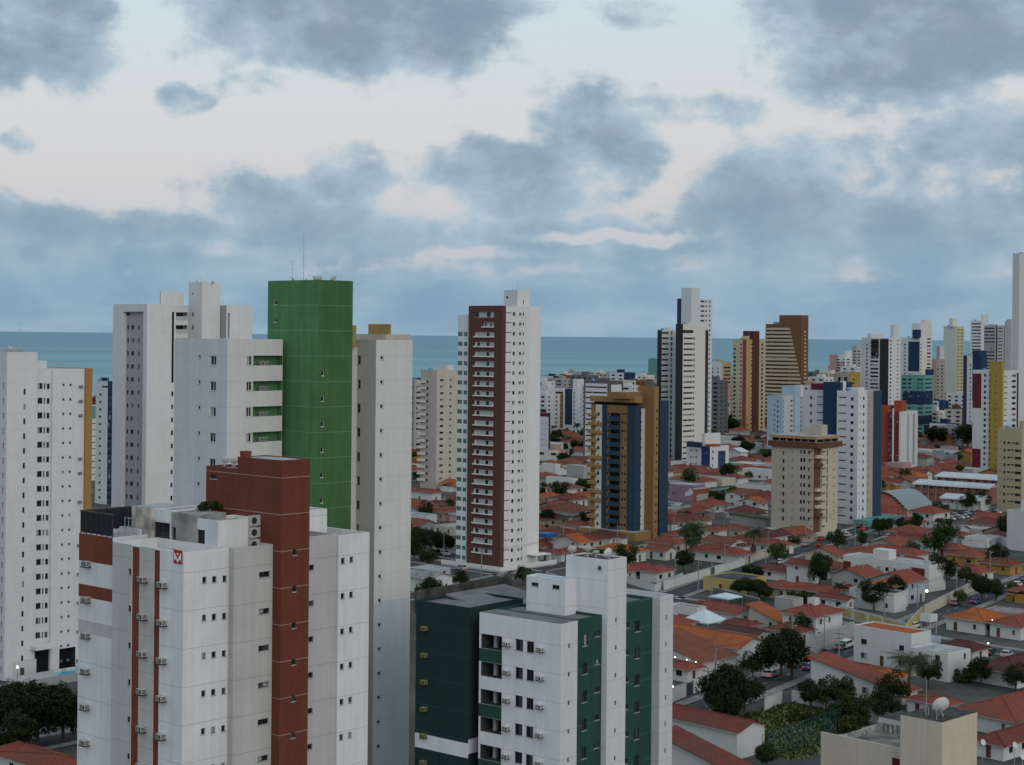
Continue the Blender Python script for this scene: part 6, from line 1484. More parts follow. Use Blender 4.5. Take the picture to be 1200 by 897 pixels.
# ================================================================== cars
def car_meshes(cm, van=False):
    b = MB(); L, W = (4.6, 1.75) if van else (4.1, 1.68)
    prof = [(-L/2,.35),(-L/2,.95),(-L/2+.12,1.75),(L/2-1.1,1.78),(L/2-.35,1.05),(L/2,.9),(L/2,.35)] if van else [(-L/2,.32),(-L/2,.82),(-L/2+.35,.95),(-L/2+.8,1.42),(.35,1.46),(L/2-1.05,.95),(L/2-.1,.78),(L/2,.6),(L/2,.32)]
    hw = lambda z: W/2*(1-.13*max(0, z-.85)/.6)
    for i in range(len(prof)):
        j = (i+1) % len(prof); (x0, z0), (x1, z1) = prof[i], prof[j]; b.poly([(x0,-hw(z0),z0),(x0,hw(z0),z0),(x1,hw(z1),z1),(x1,-hw(z1),z1)][::-1], cm)
    b.poly([(x,-hw(z),z) for x, z in prof], cm) if False else None
    for sg in (-1, 1):
        q = [(x, sg*hw(z), z) for x, z in prof]; b.poly(q if sg > 0 else q[::-1], cm)
    body = b.mesh('body'); g = MB(); gl = g_dark
    if van: sw = [(-L/2+.25,1.1),(-L/2+.32,1.6),(L/2-1.25,1.62),(L/2-.75,1.1)]
    else: sw = [(-L/2+.62,.98),(-L/2+.92,1.36),(.28,1.38),(.9,.98)]
    for sg in (-1, 1):
        q = [(x, sg*(hw(z)+.012), z) for x, z in sw]; g.poly(q if sg > 0 else q[::-1], gl)
    fr = [(L/2-1.06,1.72),(L/2-.42,1.12)] if van else [(.42,1.42),(L/2-1.12,1.0)]
    (x0,z0),(x1,z1) = fr; g.poly([(x0+.02,-hw(z0)*.9,z0+.02),(x1+.02,-hw(z1)*.92,z1+.02),(x1+.02,hw(z1)*.92,z1+.02),(x0+.02,hw(z0)*.9,z0+.02)], gl)
    bk = [(-L/2+.0,1.1),(-L/2+.1,1.65)] if van else [(-L/2+.4,1.0),(-L/2+.76,1.37)]
    (x0,z0),(x1,z1) = bk; g.poly([(x0-.02,-hw(z0)*.9,z0+.01),(x1-.02,-hw(z1)*.9,z1+.01),(x1-.02,hw(z1)*.9,z1+.01),(x0-.02,hw(z0)*.9,z0+.01)][::-1], gl)
    return body, g.mesh('windows'), L, W
tyre = plain('tyre_rubber', (.015,.015,.015), .9); b = MB(); b.tube((0,-.1,0), (0,.1,0), .31, .31, tyre, 14); WHEEL = b.mesh('wheel'); b = MB(); b.tube((0,-.108,0), (0,.108,0), .18, .18, steel, 10); RIM = b.mesh('rim')
b = MB(); b.box(-.02,.03,-.16,.16,-.08,.08, lamp_mat('tail', (.9,.03,.02), .7)); TAIL = b.mesh('tail_light'); b = MB(); b.box(-.03,.02,-.17,.17,-.07,.07, plain('headlight_glass', (.6,.6,.6), .2)); HEAD = b.mesh('headlight')
def paint(k, c): return plain('car_paint_'+k, c, .3, .0, .03)
CARM = {k: car_meshes(paint(k, c)) for k, c in (('white', (.55,.55,.55)), ('silver', (.32,.33,.34)), ('black', (.015,.015,.017)), ('red', (.28,.03,.025)), ('grey', (.12,.125,.13)), ('blue', (.03,.06,.16)))}
CARM['van'] = car_meshes(paint('white', (.55,.55,.55)), True)
def car(k, px, py, label, dirv, flip=False, group=None, pos=None, z=None):
    p = pos if pos is not None else G(px, py); d = dirv if not flip else -dirv
    root = empty('parked_car' if group else 'car', (p[0], p[1], .026 if z is None else z), math.atan2(d.y, d.x), label, 'van' if k == 'van' else 'car', group); bo, wi, L, W = CARM[k]
    link('body', bo, root); link('windows', wi, root)
    for x in (-L/2+.75, L/2-.75):
        for y in (-W/2+.1, W/2-.1): w = link('wheel', WHEEL, root, (x, y, .31)); link('rim', RIM, w)
    for y in (-W/2+.25, W/2-.25): link('tail_light', TAIL, root, (-L/2-.012, y, .72)); link('headlight', HEAD, root, (L/2+.012, y, .66))
    FOOT.append((Vector((p[0], p[1])), Vector((1,0)), Vector((0,1)), -3, 3, -3, 3)); return root
d1 = du1; d2 = Vector((-.69,.72,0)); d3 = (S3[1]-S3[0]).normalized()
car('white', 902, 793, 'white car with lit tail lights driving up the main street', d1); car('red', 950, 774, 'red car on the main street behind the large dark street tree', d1); car('van', 992, 759, 'white van on the main street beside the white corner building', d1)
car('grey', 906, 664, 'dark grey car parked in the side street by the pale leafy tree', d3); car('white', 914, 661, 'white car parked behind the dark grey car in the side street', d3)
car('black', 1160, 767, 'black car parked in the yard of the white house at the right edge', d1); car('silver', 1180, 770, 'silver car parked next to the black car at the right edge', d1)
for i in range(12):
    px = 1108+i*5.4; k = ('black','white','grey','white','silver','black','blue','white','grey','silver','black','white')[i]
    car(k, px, 610.5-i*.75, '', d2, group='cars parked by the school')['label'] = '%s car in the parking row by the school, number %s from left' % (k, ('one','two','three','four','five','six','seven','eight','nine','ten','eleven','twelve')[i])
for i in range(5):
    px = 1118+i*7; k = ('silver','black','white','grey','red')[i]; car(k, px, 605.5-i*.8, '%s car in the rear parking row by the school' % k, d2, group='cars parked by the school')
dl = (LS[1]-LS[0]).normalized()
car('black', 511, 650, 'black car on the street left of the slab tower', dl); car('white', 522, 651, 'white car parked in the shade left of the slab tower', dl)
for px, py, k, l in ((540, 668, 'silver', 'silver car at the foot of the slab tower'), (796, 558, 'black', 'black car on the concrete deck'), (800, 559, 'red', 'red car on the concrete deck'), (853, 603, 'white', 'white car right of the twin palms'), (700, 690, 'grey', 'grey car behind the dark green block')): car(k, px, py, l, d2)
for i in range(14):
    t = R.uniform(.3, .9); p = S3[0].lerp(S3[1], t)+Vector((-d3.y, d3.x, 0))*R.choice((-2.2, 2.2)); k = R.choice(('white','silver','black','grey','red')); car(k, 0, 0, '', d3, pos=p, group='cars along the side street')['label'] = k+' car on the side street that runs past the beige block'
for i in range(16):
    t = R.uniform(.28, .95); p = S1[0].lerp(S1[1], t)+Vector((-d1.y, d1.x, 0))*R.choice((-1.7, 1.7)); k = R.choice(('white','silver','black','grey','blue')); car(k, 0, 0, '', d1, pos=p, group='cars far along the main street')['label'] = k+' car far along the main street'

# ================================================================== poles, lamps, small things
pole_m = plain('concrete_pole', (.23,.225,.21), .9); wood_m = plain('dark_pole', (.09,.08,.07), .9)
def pole_mesh():
    b = MB(); b.tube((0,0,-.2), (0,0,9), .16, .11, pole_m, 7); p = b.mesh('pole'); b = MB(); b.box(-1.1,1.1,-.06,.06,8.2,8.32, wood_m); b.box(-.8,.8,-.05,.05,7.2,7.3, wood_m)
    for x in (-1,-.35,.35,1): b.tube((x,0,8.32), (x,0,8.5), .05,.05, plain('insulator', (.3,.3,.3)), 5)
    x = b.mesh('crossarm'); b = MB(); b.tube((0,0,7.6), (0,-1.7,8.1), .04,.035, steel, 5); b.box(-.14,.14,-2.2,-1.65,8.05,8.17, steel); return p, x, b.mesh('lamp_arm')
PM = pole_mesh(); b = MB(); b.box(-.1,.1,-2.1,-1.75,8.02,8.048, lamp_mat('street', (1,.8,.5), 12)); LAMPG = b.mesh('lit_lamp')
PP = []
def pole(px, py, label, d, s=1.0, lit=False, pos=None):
    p = pos if pos is not None else G(px, py); root = empty('utility_pole', (p[0], p[1], 0), math.atan2(d.y, d.x)+pi/2, label, 'utility pole', 'utility poles'); link('pole', PM[0], root); link('crossarm', PM[1], root); a = link('lamp_arm', PM[2], root)
    if lit: link('lit_lamp', LAMPG, a)
    root.scale = (s,s,s); PP.append(root); return root
for px, py, l, d in ((829, 838, 'utility pole before the dark trees of the vacant lot', d1), (818, 695, 'utility pole beside the round dark tree', d3), (834, 697, 'utility pole in front of the yellow house', d3), (897, 675, 'utility pole at the end of the long white wall', d3), (966, 765, 'street lamp pole on the grey wall side of the main street', d1), (928, 778, 'utility pole inside the large dark street tree', d1), (1004, 730, 'utility pole on the yellow wall street, left', d2), (1036, 738, 'utility pole on the yellow wall street, right', d2), (1075, 720, 'utility pole at the corner of the yellow wall', d1), (1121, 701, 'utility pole along the long pale wall', d1), (1060, 622, 'tall pole in front of the gymnasium corner', d1), (1012, 640, 'utility pole by the street past the beige block', d1), (1002, 645, 'second utility pole by the street past the beige block', d1), (838, 806, 'utility pole before the pink roofed annexe', d1), (520, 655, 'utility pole left of the slab tower', dl), (950, 806, 'white post on the vacant lot side of the main street', d1), (983, 788, 'white post beside the small round street tree', d1), (1160, 680, 'utility pole by the right ochre house', d1), (660, 648, 'utility pole between the slab tower and the ochre tower', d3), (855, 640, 'utility pole in the garden of the big low red roof', d3)): pole(px, py, l, d, .95)
def wire(a, b_, label):
    p, q = a.location+Vector((0,0,8.0)), b_.location+Vector((0,0,8.0)); m = MB(); wm = plain('cable', (.02,.02,.02), .6)
    for o in (-.8, 0, .8):
        n = (q-p).cross(Vector((0,0,1))).normalized()*o; pv = None
        for i in range(9): t = i/8; c = p.lerp(q, t)+n-Vector((0,0,1.1*4*t*(1-t))); 
        pts = [p.lerp(q, i/8)+n-Vector((0,0,1.1*4*(i/8)*(1-i/8))) for i in range(9)]
        for c, d in zip(pts, pts[1:]): m.tube(c, d, .025, .025, wm, 3, False)
    tag(m.build('power_line'), label, 'power line')
wire(PP[0], PP[13], 'power lines over the pink roofed annexe'); wire(PP[13], PP[5], 'power lines above the main street trees'); wire(PP[5], PP[4], 'power lines crossing to the street lamp pole'); wire(PP[1], PP[2], 'power lines beside the round dark tree'); wire(PP[2], PP[3], 'power lines over the yellow house'); wire(PP[6], PP[7], 'power lines along the yellow wall'); wire(PP[7], PP[8], 'power lines at the yellow wall corner'); wire(PP[8], PP[9], 'power lines along the long pale wall')
# lit lamps on houses
def bulb(px, py, Y, label, r=.16, k='warm', c=(1,.82,.58), e=14):
    p = at(px, py, Y); b = MB(); bm = bmesh.new(); bmesh.ops.create_uvsphere(bm, u_segments=10, v_segments=6, radius=r); me = bpy.data.meshes.new('globe'); bm.to_mesh(me); bm.free(); me.materials.append(lamp_mat(k, c, e))
    root = empty('wall_lamp', p, 0, label, 'lamp', 'lit lamps'); link('globe', me, root); b.tube((0,0,-p.z), (0,0,-r*.8), .05,.05, wood_m, 5); b.build('post', root); return root
dd = G(822, 776, 2.6).y-1.0
for i, (x, y) in enumerate(((791,770.4),(804.6,773.2),(815.4,775.8),(834,774.2),(859.6,765.2))): bulb(x, y, dd+ (i*2.5 if i > 2 else 2-i), 'small white lamp number %s from the left before the pink annexe' % ('one','two','three','four','five')[i], .12, 'white', (1,.96,.9), 6)
bulb(1086, 692.8, G(1086, 700).y-2, 'warm lit lamp at the white modern building entrance', .35, 'warm', (1,.72,.4), 8)
bulb(788, 805, G(788, 820).y+2, 'bright white lamp behind the street wall at the dark green block', .22, 'white', (1,.96,.9), 6)
bulb(668, 622, G(668, 632).y, 'orange lit porch lamp between the slab tower and the ochre tower', .35, 'amber', (1,.5,.18), 5)
bulb(1163, 727, G(1163, 745).y, 'white porch lamp of the house at the right edge', .16, 'white', (1,.96,.9), 6); bulb(1158, 754, G(1158, 762).y, 'white yard lamp near the parked black car', .16, 'white', (1,.96,.9), 6)
for i, (x, y) in enumerate(((1099,505),(1103,505),(1106,505.4),(1109,505.6),(1115,510))): bulb(x, y, 1150+i*3, 'distant white lamp number %s from the left beyond the red and white block' % ('one','two','three','four','five')[i], .6 if i < 4 else 1.0, 'white', (1,.96,.9), 6)
bulb(20.5, 782, 318, 'white lamp on the porter lodge of the white left tower', .22, 'white', (1,.96,.9), 6)
# tents, sun shade, pools
def tent(px, py, w, h, label, c=(.50,.56,.58), th=45):
    C = G(px, py); root = empty('tent_canopy', C, rad(90-th), label, 'tent canopy'); m = plain('tent_cloth', c, .7, 0, .06); b = MB(); q = [(0,0),(w,0),(w,w),(0,w)]
    for i in range(4): p, r = q[i], q[(i+1) % 4]; b.poly([(*p, 3), (*r, 3), (w/2, w/2, 3+h)], m); b.poly([(*p, 2.7), (*r, 2.7), (*r, 3), (*p, 3)], m)
    b.build('canopy', root); 
    for x, y in q: b = MB(); b.tube((x, y, 0), (x, y, 2.95), .06, .06, steel, 5); b.build('leg', root)
tent(829, 746, 7.5, 2.4, 'white peaked tent beside the bright orange roof'); tent(853, 716, 6, .9, 'pale blue flat canopy below the yellow house', (.36,.46,.55))
C = G(640, 648); root = empty('sun_shade', C, .8, 'blue sun shade on a post right of the slab tower', 'sun shade'); b = MB(); b.box(-2.5,2.5,-2.2,2.2,5,6.2, plain('blue_shade', (.03,.10,.26), .6)); b.build('shade', root); b = MB(); b.tube((0,0,0),(0,0,5),.2,.2,wood_m,7); b.build('post', root)
# billboard blue tank and tank on legs
C = G(1090, 772); root = empty('water_tower', (C.x, C.y, 5.1), rad(42), 'small white water tank box on legs on the white corner building', 'water tower')
b = MB(); b.box(0,2.6,0,2.6,2.6,4.2, HW['white'], rooflt); b.build('tank_box', root)
for x in (.1,2.3):
    for y in (.1,2.3): b = MB(); b.box(x,x+.2,y,y+.2,-.1,2.6, HW['grey']); b.build('leg', root)
# pool terrace of the left tower
o = G(70, 803); root = empty('pool_terrace', (o.x, o.y, 0), rad(48), 'pool terrace with light blue water at the foot of the white left tower', 'pool terrace')
deco(root, 'deck', [(-6, 22, 1, 9, 0, 1.0, plain('pale_paving', (.40,.40,.40)))]); deco(root, 'water', [(2, 14, 2.2, 6.2, .9, 1.03, plain('pool_blue', (.10,.42,.55), .15))]); deco(root, 'low_wall', [(-6, 22, .7, .98, 0, 1.7, HW['grey'])])
for i in range(3): deco(root, 'sun_bed', [(3+i*3, 4.8+i*3, 6.8, 7.4, 1.0, 1.35, HW['white'])])
C = G(16, 797); root = empty('porter_lodge', C, rad(48), 'white porter lodge at the foot of the white left tower', 'lodge'); deco(root, 'wall', [(0, 5, 0, 3.5, 0, 3.4, HW['white'], rooflt)]); deco(root, 'solar_panel', [(.4, 3.6, .4, 2.6, 3.42, 3.6, g_blue)]); deco(root, 'door', [(1.4, 2.3, -.04, -.003, 0, 2.1, gatem)])
# dishes and tanks on the near red roofs
for px, py, r, l in ((1151.5, 871, .5, 'white dish on the roof edge right of the beige stair tower'), (1189, 874, .5, 'second white dish right of the beige stair tower'), (1198, 887, .65, 'white dish cut by the bottom right corner')):
    C = G(px, py, 3.2); root = empty('satellite_dish', (C.x, C.y, 0), 0, l, 'satellite dish'); b = MB(); b.tube((0,0,0),(0,0,3.2),.06,.06,steel,5); b.build('mast', root); link('dish', dish_mesh(), root, (0,0,3.3), (rad(-25),0,.5), (r,r,r))
# ================================================================== fill: the rest of the town
def inrect(F, x, y, m=0):
    C, du, dv, a, b, c, d = F; q = Vector((x, y))-C; u, v = q.dot(du), q.dot(dv); return a-m < u < b+m and c-m < v < d+m
def onroad(x, y, m=3):
    p = Vector((x, y))
    for a, b, w in ROADS:
        d = b-a; t = max(0, min(1, (p-a).dot(d)/d.length_squared))
        if (p-(a+d*t)).length < w+m: return True
    return False
LM = [('dark green block', T_DG), ('slab tower', T_BRN), ('ochre and blue tower', T_BO), ('beige block', T_BE)]
LMK = [('slab tower', 590, 660), ('ochre and blue tower', 740, 638), ('beige block', 945, 625), ('navy edged tower', 1010, 612), ('gymnasium', 1060, 605), ('school', 1120, 580), ('sand yellow block', 1180, 600), ('yellow core tower', 1168, 548), ('red and white block', 1060, 552), ('blue and white office', 832, 552), ('purple shop', 800, 592), ('black striped towers', 800, 535), ('brown banded tower', 920, 505), ('beige balcony tower', 515, 572), ('grey framed office', 700, 545), ('slim cream tower', 1118, 492), ('twin palms', 808, 650), ('pale blue block', 915, 520)]
def near_label(px, py):
    n, x, y = min(LMK, key=lambda q: abs(q[1]-px)+2.2*abs(q[2]-py)); dx, dy = px-x, py-y
    rel = 'in front of' if dy > 9 and abs(dx) < 40 else 'behind' if dy < -9 and abs(dx) < 40 else 'right of' if dx > 0 else 'left of'
    return '%s the %s' % (rel, n)
th = rad(42); du, dv = Vector((sin(th), cos(th))), Vector((-cos(th), sin(th)))
fill = []; far = MB(); ntree = 0
U = 200.0
cells = []
for iu in range(10, 170):
    for iv in range(-130, 150):
        p = du*(iu*12.2)+dv*(iv*12.6); x, y = p.x, p.y
        if y < 240 or y > 2250: continue
        px, py = proj(x, y, 2)
        if not (470 < px < 1215): continue
        if 545 < px < 625 and y < 520: continue
        if (px < 850 and py > 768) or (px < 1030 and py > 812) or (1140 < px and py > 852): continue
        cells.append((y, x, px, py))
cells.sort(); vis_h = 0
GRID = {}
for F in FOOT:
    C = F[0]
    r = max(abs(F[3]), abs(F[4]), abs(F[5]), abs(F[6]))*1.42
    for gx in range(int((C.x-r)//40), int((C.x+r)//40)+1):
        for gy in range(int((C.y-r)//40), int((C.y+r)//40)+1): GRID.setdefault((gx, gy), []).append(F)
def free(x, y, m=4): return not any(inrect(F, x, y, m) for F in GRID.get((int(x//40), int(y//40)), ()))
# what the big masses hide is left out: rays against towers, trees and the hand placed houses
from mathutils.bvhtree import BVHTree
def occluders():
    V, F = [], []
    for o in COL.objects:
        if o.type != 'MESH' or o.parent is None or not (o.name.startswith('wall') or o.name.startswith('stair_core') or o.name.startswith('roof')): continue
        r = o.parent
        if r.parent is not None: continue
        M = Matrix.Translation(r.location) @ Matrix.Rotation(r.rotation_euler.z, 4, 'Z') @ Matrix.Translation(o.location); k = len(V)
        xs = [v.co for v in o.data.vertices]
        lo = [min(c[i] for c in xs) for i in range(3)]; hi = [max(c[i] for c in xs) for i in range(3)]
        if o.name.startswith('roof') : hi[2] = (lo[2]+hi[2])/2
        c = [(x, y, z) for z in (lo[2], hi[2]) for y in (lo[1], hi[1]) for x in (lo[0], hi[0])]; V += [M @ Vector(q) for q in c]
        F += [tuple(k+a for a in f) for f in ((0,1,3,2),(4,5,7,6),(0,1,5,4),(2,3,7,6),(0,2,6,4),(1,3,7,5))]
    return BVHTree.FromPolygons(V, F)
BV = occluders(); EYE = Vector((0, 0, CAMH))
def seen(x, y, zs, r=4.5):
    for dx, dy in ((0, 0), (-r, 0), (r, 0), (0, -r), (0, r)):
        for z in zs:
            p = Vector((x+dx, y+dy, z)); d = p-EYE; L = d.length; px, py = proj(*p)
            if -4 < px < 1204 and py < 899 and BV.ray_cast(EYE, d/L, L-1)[0] is None: return True
    return False
wn = ['white', 'white', 'white', 'cream', 'grey', 'pink', 'white', 'ochre', 'pale green', 'pale blue']
nh = 0; farn = 0
coast_y = lambda x: next((p[1]+(q[1]-p[1])*(x-p[0])/(q[0]-p[0]) for p, q in zip(COAST, COAST[1:]) if p[0] <= x <= q[0]), 2400)
for y, x, px, py in cells:
    x += R.uniform(-1.2, 1.2); y += R.uniform(-1.2, 1.2)
    c = (x, y); a = Vector((x, y))-du*4-dv*4
    if y > coast_y(x)-60: continue
    if any(not free(*(a+du*i+dv*j), .1) for i in (0, 4.5, 9) for j in (0, 4.5, 9)) or onroad(*(a+du*4.5+dv*4.5), 4.2): continue
    cc = a+du*4.5+dv*4.5
    if not seen(cc.x, cc.y, (2.2, 4.4)): continue
    k = R.random(); Lu, Lv = R.uniform(7.5, 11.4), R.uniform(8, 11.8); st = 2 if R.random() < .13 else 1
    kk = .80 if y < 900 else .62
    if k < kk and y < 1000 and nh < 290:
        ti = R.choice((0, 0, 0, 0, 1, 1, 1, 1, 2, 3, 3, 4, 4)); w = R.choice(wn); fl = R.random() < .16; rk = 'flat' if fl else R.choice(('hip', 'hip', 'gable_u', 'gable_v'))
        lab = '%s %s house, %s roof, %s' % ({1: 'low', 2: 'tall'}[st], w, 'grey flat' if fl else TN[ti]+' '+('hip' if rk == 'hip' else 'gable'), near_label(px, py).replace('the ', ''))
        h = house(0, 0, 0, 0, lab, R.uniform(2.6, 3.0) if st == 1 else 5.6, rk, R.choice((fibre, rooflt, dslab)) if fl else ti, w, 42+R.choice((0, 0, 0, 5, -4)), st, wpos=(Vector((a.x, a.y, 0)), Lu, Lv), group='houses of the town', tank=R.random() < .16, nowin=y > 720, rec=False)
        h['auto'] = 1; fill.append(h); nh += 1
        if y < 760:                       # lean-to at the back or side, tank, yard wall, shrub
            if R.random() < .45:
                e = MB(); hh = R.uniform(2.3, 2.8); q0 = R.uniform(1, 4); q1 = q0+R.uniform(2.5, 4.5)
                e.box(q0, q1, -2.6, -.02, 0, hh, HW[w]); z = hh; rm_ = TI[R.choice((0, 1, 3, 4))] if R.random() < .7 else fibre
                e.poly([(q0-.3, -3.0, z+.02), (q1+.3, -3.0, z+.02), (q1+.3, -.02, z+.75), (q0-.3, -.02, z+.75)], rm_); e.poly([(q0-.3, -3.0, z-.08), (q0-.3, -.02, z+.65), (q1+.3, -.02, z+.65), (q1+.3, -3.0, z-.08)], frame_wh); e.build('annex', h)
            if R.random() < .3: link('water_tank', tank_mesh(), h, (R.uniform(1, 6), -1.2, 2.95 if st == 1 else 3.0), (0, 0, 0), (.9, .9, .9)) if False else None
            if R.random() < .5 and rk != 'flat':          # a lower wing with a roof of its own
                w0 = R.uniform(.5, 3); wl = R.uniform(3.5, 5.5); r2, _z = roof_mesh(3.0, wl, 2.4, R.choice(('hip', 'gable_u', 'gable_v')), TI[R.choice((0, 1, 1, 3, 4, 2))], .5); e = MB(); e.box(0, 3.0, 0, wl, 0, 2.39, HW[w]); e.v += []; k0 = len(e.v); e.v += r2.v; mp_ = [e.mat(m_) for m_ in r2.m]
                for f_, q_ in zip(r2.f, r2.mi): e.f.append(tuple(k0+z_ for z_ in f_)); e.mi.append(mp_[q_])
                e.build('wing', h, (-2.6, w0, 0))
            if R.random() < .3: link('water_tank', tank_mesh(), h, (Lu+.9, R.uniform(1, Lv-1), 2.2), (0, 0, 0), (.9, .9, .9)) if False else None
            if R.random() < .25: add_mast(h, Lu*.5, Lv*.3, 3.2 if st == 1 else 6, R.uniform(2.5, 4), 2)
            if R.random() < .5 and y < 620:
                p = a-du*1.7; q = p+dv*Lv; zz_ = ywall(p, q, '%s yard wall before a house, %s' % (w, near_label(px, py).replace('the ', '')), R.uniform(1.8, 2.4), HW[w])
            if R.random() < .55:
                p = a-du*R.uniform(.6, 1.4)+dv*R.uniform(-1, Lv); tree(R.choice(('bush', 'bush', 'mid')), (p.x, p.y, 0), '', R.uniform(.6, 1.1) if R.random() < .7 else 1.4, group='shrubs and small trees in the yards')['label'] = 'X'+near_label(px, py)
    elif k < kk:
        # beyond the individually built houses: one mass of far roofs
        r, zt = roof_mesh(Lu, Lv, 3.2*st, 'hip', TI[R.choice((0, 0, 1, 1, 3, 4))]); mm = HW[R.choice(wn)]
        M = Matrix.Translation((a.x, a.y, 0)) @ Matrix.Rotation(rad(48), 4, 'Z'); b = MB()
        if R.random() < .18: b.box(0, Lu, 0, Lv, 0, 3.4*st, mm, R.choice((rooflt, fibre)))
        else: b.v, b.f, b.mi, b.m = r.v, r.f, r.mi, r.m; b.box(0, Lu, 0, Lv, 0, 3.19*st, mm)
        i = len(far.v); far.v += [tuple(M @ Vector(v)) for v in b.v]; mp = [far.mat(m) for m in b.m]
        for f, q in zip(b.f, b.mi): far.f.append(tuple(i+z for z in f)); far.mi.append(mp[q])
        farn += 1
    elif k < .95 and y < 1900:
        tree(R.choice(('broad', 'mid', 'lite', 'lite', 'palm' if R.random() < .4 else 'broad')), (x, y, 0), '', R.uniform(.7, 1.25), group='trees among the houses')['label'] = 'X'+near_label(px, py)
for (p, q, w) in ROADS[2:9]:
    d = (q-p); L = d.length; d = d/L; n = Vector((-d.y, d.x)); x = 20; last = None
    while x < L:
        c = p+d*x+n*(w-.6); x += 38
        if not (200 < c.y < 780): last = None
        if 200 < c.y < 780 and free(c.x, c.y, .3) and seen(c.x, c.y, (4, 7), 1): PX = proj(c.x, c.y, 4); nw = pole(0, 0, 'street pole with wires %s' % near_label(*PX), Vector((d.x, d.y, 0)), .9, pos=(c.x, c.y, 0)); last and wire(last, nw, 'power lines above a side street %s' % near_label(*PX)); last = nw
tag(far.build('far_houses'), 'mass of far low houses with red roofs towards the sea', 'far houses', kind='stuff')

# mid-rise blocks towards the sea, simple at this distance
nb = 0
SK = [(688, 440, 1250), (731, 437, 1320), (745, 446, 1180), (640, 447, 1350), (757, 440, 1500), (660, 444, 1450), (700, 452, 1100), (966, 442, 1150), (955, 452, 1050), (843, 446, 1120), (634, 452, 1500), (642, 447, 1900), (652, 444, 2000), (664, 438, 2150), (672, 436, 2200), (681, 440, 1950), (696, 444, 1750), (709, 440, 1850), (720, 447, 1500), (728, 446, 1650), (738, 442, 1900), (748, 440, 2000), (756, 452, 1400), (762, 444, 1900), (836, 446, 1400), (842, 438, 1800), (848, 452, 1280), (854, 430, 1900), (1100, 452, 1500), (1108, 462, 1400), (1132, 462, 1250), (1100, 482, 1180), (1120, 500, 1060), (956, 446, 1500), (966, 438, 1800), (487, 452, 1500), (496, 462, 1250), (484, 490, 1000), (866, 520, 1050), (880, 528, 980), (1090, 530, 930), (1106, 536, 890), (1125, 528, 930), (640, 520, 950), (655, 528, 900), (637, 436, 1900), (648, 441, 1700), (660, 440, 1900), (690, 441, 1500), (704, 436, 2000), (716, 438, 1700), (733, 439, 1800), (746, 444, 1500), (757, 447, 1400), (962, 436, 1500), (950, 442, 1400), (985, 428, 1800), (1003, 430, 1500), (838, 432, 1700), (850, 440, 1500), (482, 455, 1400), (1062, 430, 1700), (1098, 440, 1600), (1130, 446, 1500), (1100, 470, 1250), (1127, 480, 1150), (640, 462, 1150), (1183, 450, 1300), (968, 448, 1300), (1020, 440, 1600), (500, 480, 950), (487, 470, 1100), (765, 450, 1300), (1112, 497, 1080), (1040, 510, 990), (990, 470, 1000), (655, 448, 1500), (678, 446, 1600), (725, 450, 1250), (740, 452, 1150)]
cols = [('dark grey', wall((.13,.13,.135)), wall((.16,.16,.165))), ('navy', navy, W1L), ('brown', brn, W2L), ('white', W1, W1L), ('cream', W2, W2L), ('grey', grey, wall((.36,.36,.36))), ('pale pink', pink, W1L), ('white', W1, W1L), ('peach', peach, W2L)]
for i, (px, py, Y) in enumerate(SK):
    if Y > 1600 and i % 3 == 0: continue
    cn, m1, m2 = cols[i % len(cols)]; w = R.uniform(9, 17)*FPX/Y/2
    z = at(px, py, Y).z
    t = Tower('apartment_block', 'distant %s mid rise block %s' % (cn, near_label(px, py)), 'apartment block', px, Y, 42+R.choice((-6, 0, 4)), py+20); b = t.block('wall', 0, R.uniform(10, 18), 0, R.uniform(12, 24), 0, max(z, 6), m1, .8, rooflt, m2)
    nf = max(1, int(z/2.95))
    for k in range(min(nf, 14)):
        zt = z-1.6-k*2.95
        if zt < 2.6: break
        nL = 2 if i % 2 else 3
        for j in range(nL): a = b.v1*(j+.25)/nL; b.hole('L', a, a+b.v1*.45/nL, zt-1.3, zt, .3, black)
        for j in range(2): a = b.u1*(j+.3)/2; b.hole('R', a, a+1.7, zt-1.3, zt, .3, black)
    b.build(); t.box('roof_house', 2, 6, 3, 8, z-.9, z+R.uniform(1, 3.5), m1); t.root['auto'] = 1; fill.append(t.root)
for i in range(40):
    px = R.choice((R.uniform(632, 770), R.uniform(632, 770), R.uniform(945, 1010), R.uniform(478, 535), R.uniform(1095, 1140))); Y = R.uniform(1500, 2250); a_, _ = un(px, 440)
    if Y > coast_y(a_*Y)-40 or not seen(a_*Y, Y, (8, 14), 6): continue
    tree('broad', (a_*Y, Y, 0), 'X'+near_label(px, 440), R.uniform(1.8, 3.0), R.uniform(1.8, 2.6), group='far trees')
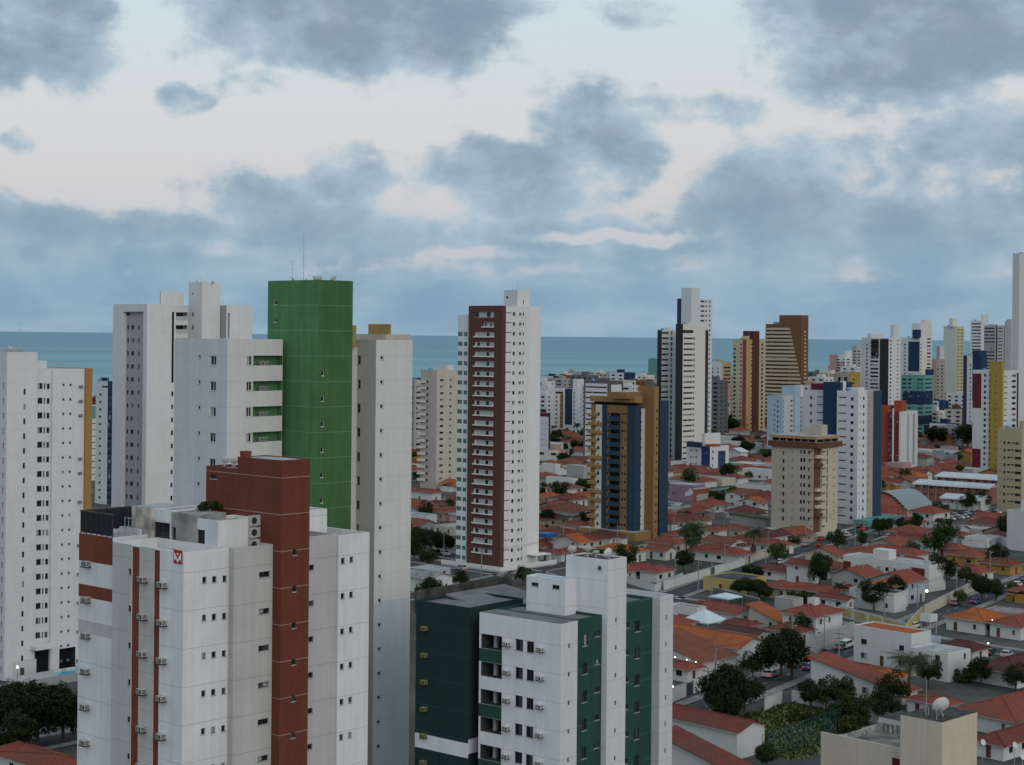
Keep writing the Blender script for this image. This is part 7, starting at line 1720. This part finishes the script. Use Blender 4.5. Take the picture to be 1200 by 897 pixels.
def hill():
    c = at(742, 440, 2140); b = MB(); n = 24; gm = plain('hill_scrub', (.035,.05,.018), .95, var=.4, scale=.03)
    hz = lambda x, y: 13*math.exp(-((x-c.x)/95)**2-((y-c.y)/80)**2)-.4
    g = [[(c.x-220+440*i/n, c.y-190+380*j/n) for j in range(n+1)] for i in range(n+1)]
    for i in range(n):
        for j in range(n): b.poly([(*g[i+p][j+q], hz(*g[i+p][j+q])) for p, q in ((0,0),(1,0),(1,1),(0,1))], gm)
    tag(b.build('hills', smooth=True), kind='structure')
    for k in range(26):
        px = R.uniform(700, 790); Y = R.uniform(2050, 2230); a_, _ = un(px, 440); x = a_*Y
        tree('broad', (x, Y, max(hz(x, Y), 0)), 'X'+near_label(px, 440), R.uniform(1.4, 2.2), R.uniform(1.0, 1.5), group='far trees')
hill()
for i in range(14):
    px = (724, 729, 719, 736, 752, 646, 655, 700, 960, 1003, 855, 865, 1135, 1100)[i]; Y = (2100, 2120, 2090, 2050, 2000, 2000, 1900, 2100, 1700, 1650, 1150, 1160, 1050, 1060)[i]; a, _ = un(px, 440); zb = 0 if i not in (0, 1, 2) else 8
    tree('broad', (a*Y, Y, zb), 'X'+near_label(px, 440 if i < 10 else 520), R.uniform(1.6, 2.2), group='far trees')

ORD = ['', 'second', 'third', 'fourth', 'fifth', 'sixth', 'seventh', 'eighth', 'ninth', 'tenth', 'eleventh', 'twelfth', 'thirteenth', 'fourteenth', 'fifteenth', 'sixteenth', 'seventeenth', 'eighteenth', 'nineteenth', 'twentieth']
for o in COL.objects:
    l = o.get('label', '')
    if l.startswith('X'):
        k = {'palm tree': 'palm tree', 'shrub': 'low shrub'}.get(o['category'], 'leafy tree'); o['label'] = '%s among houses %s' % (k, l[1:].replace('the ', ''))
by = {}
for o in COL.objects:
    if o.parent is None and o.get('label') and o.get('kind') is None: by.setdefault(o['label'], []).append(o)
for l, os_ in by.items():
    if len(os_) < 2 or l.startswith('wild bush') or l.startswith('dark clipped hedge') or l.startswith('green shrub in the roof'): continue
    os_.sort(key=lambda o: proj(*(o.location if o.location.y > 1 else o.data.vertices[0].co))[0])
    for i, o in enumerate(os_):
        n = len(os_)
        o['label'] = l+(', leftmost' if i == 0 else ', rightmost' if i == n-1 else ', %s from left' % (ORD[i] if i < len(ORD) else '%dth' % (i+1)))
for o in COL.objects:
    for k in ('auto', 'auto_tile', 'auto_wall', 'zt'):
        if k in o: del o[k]
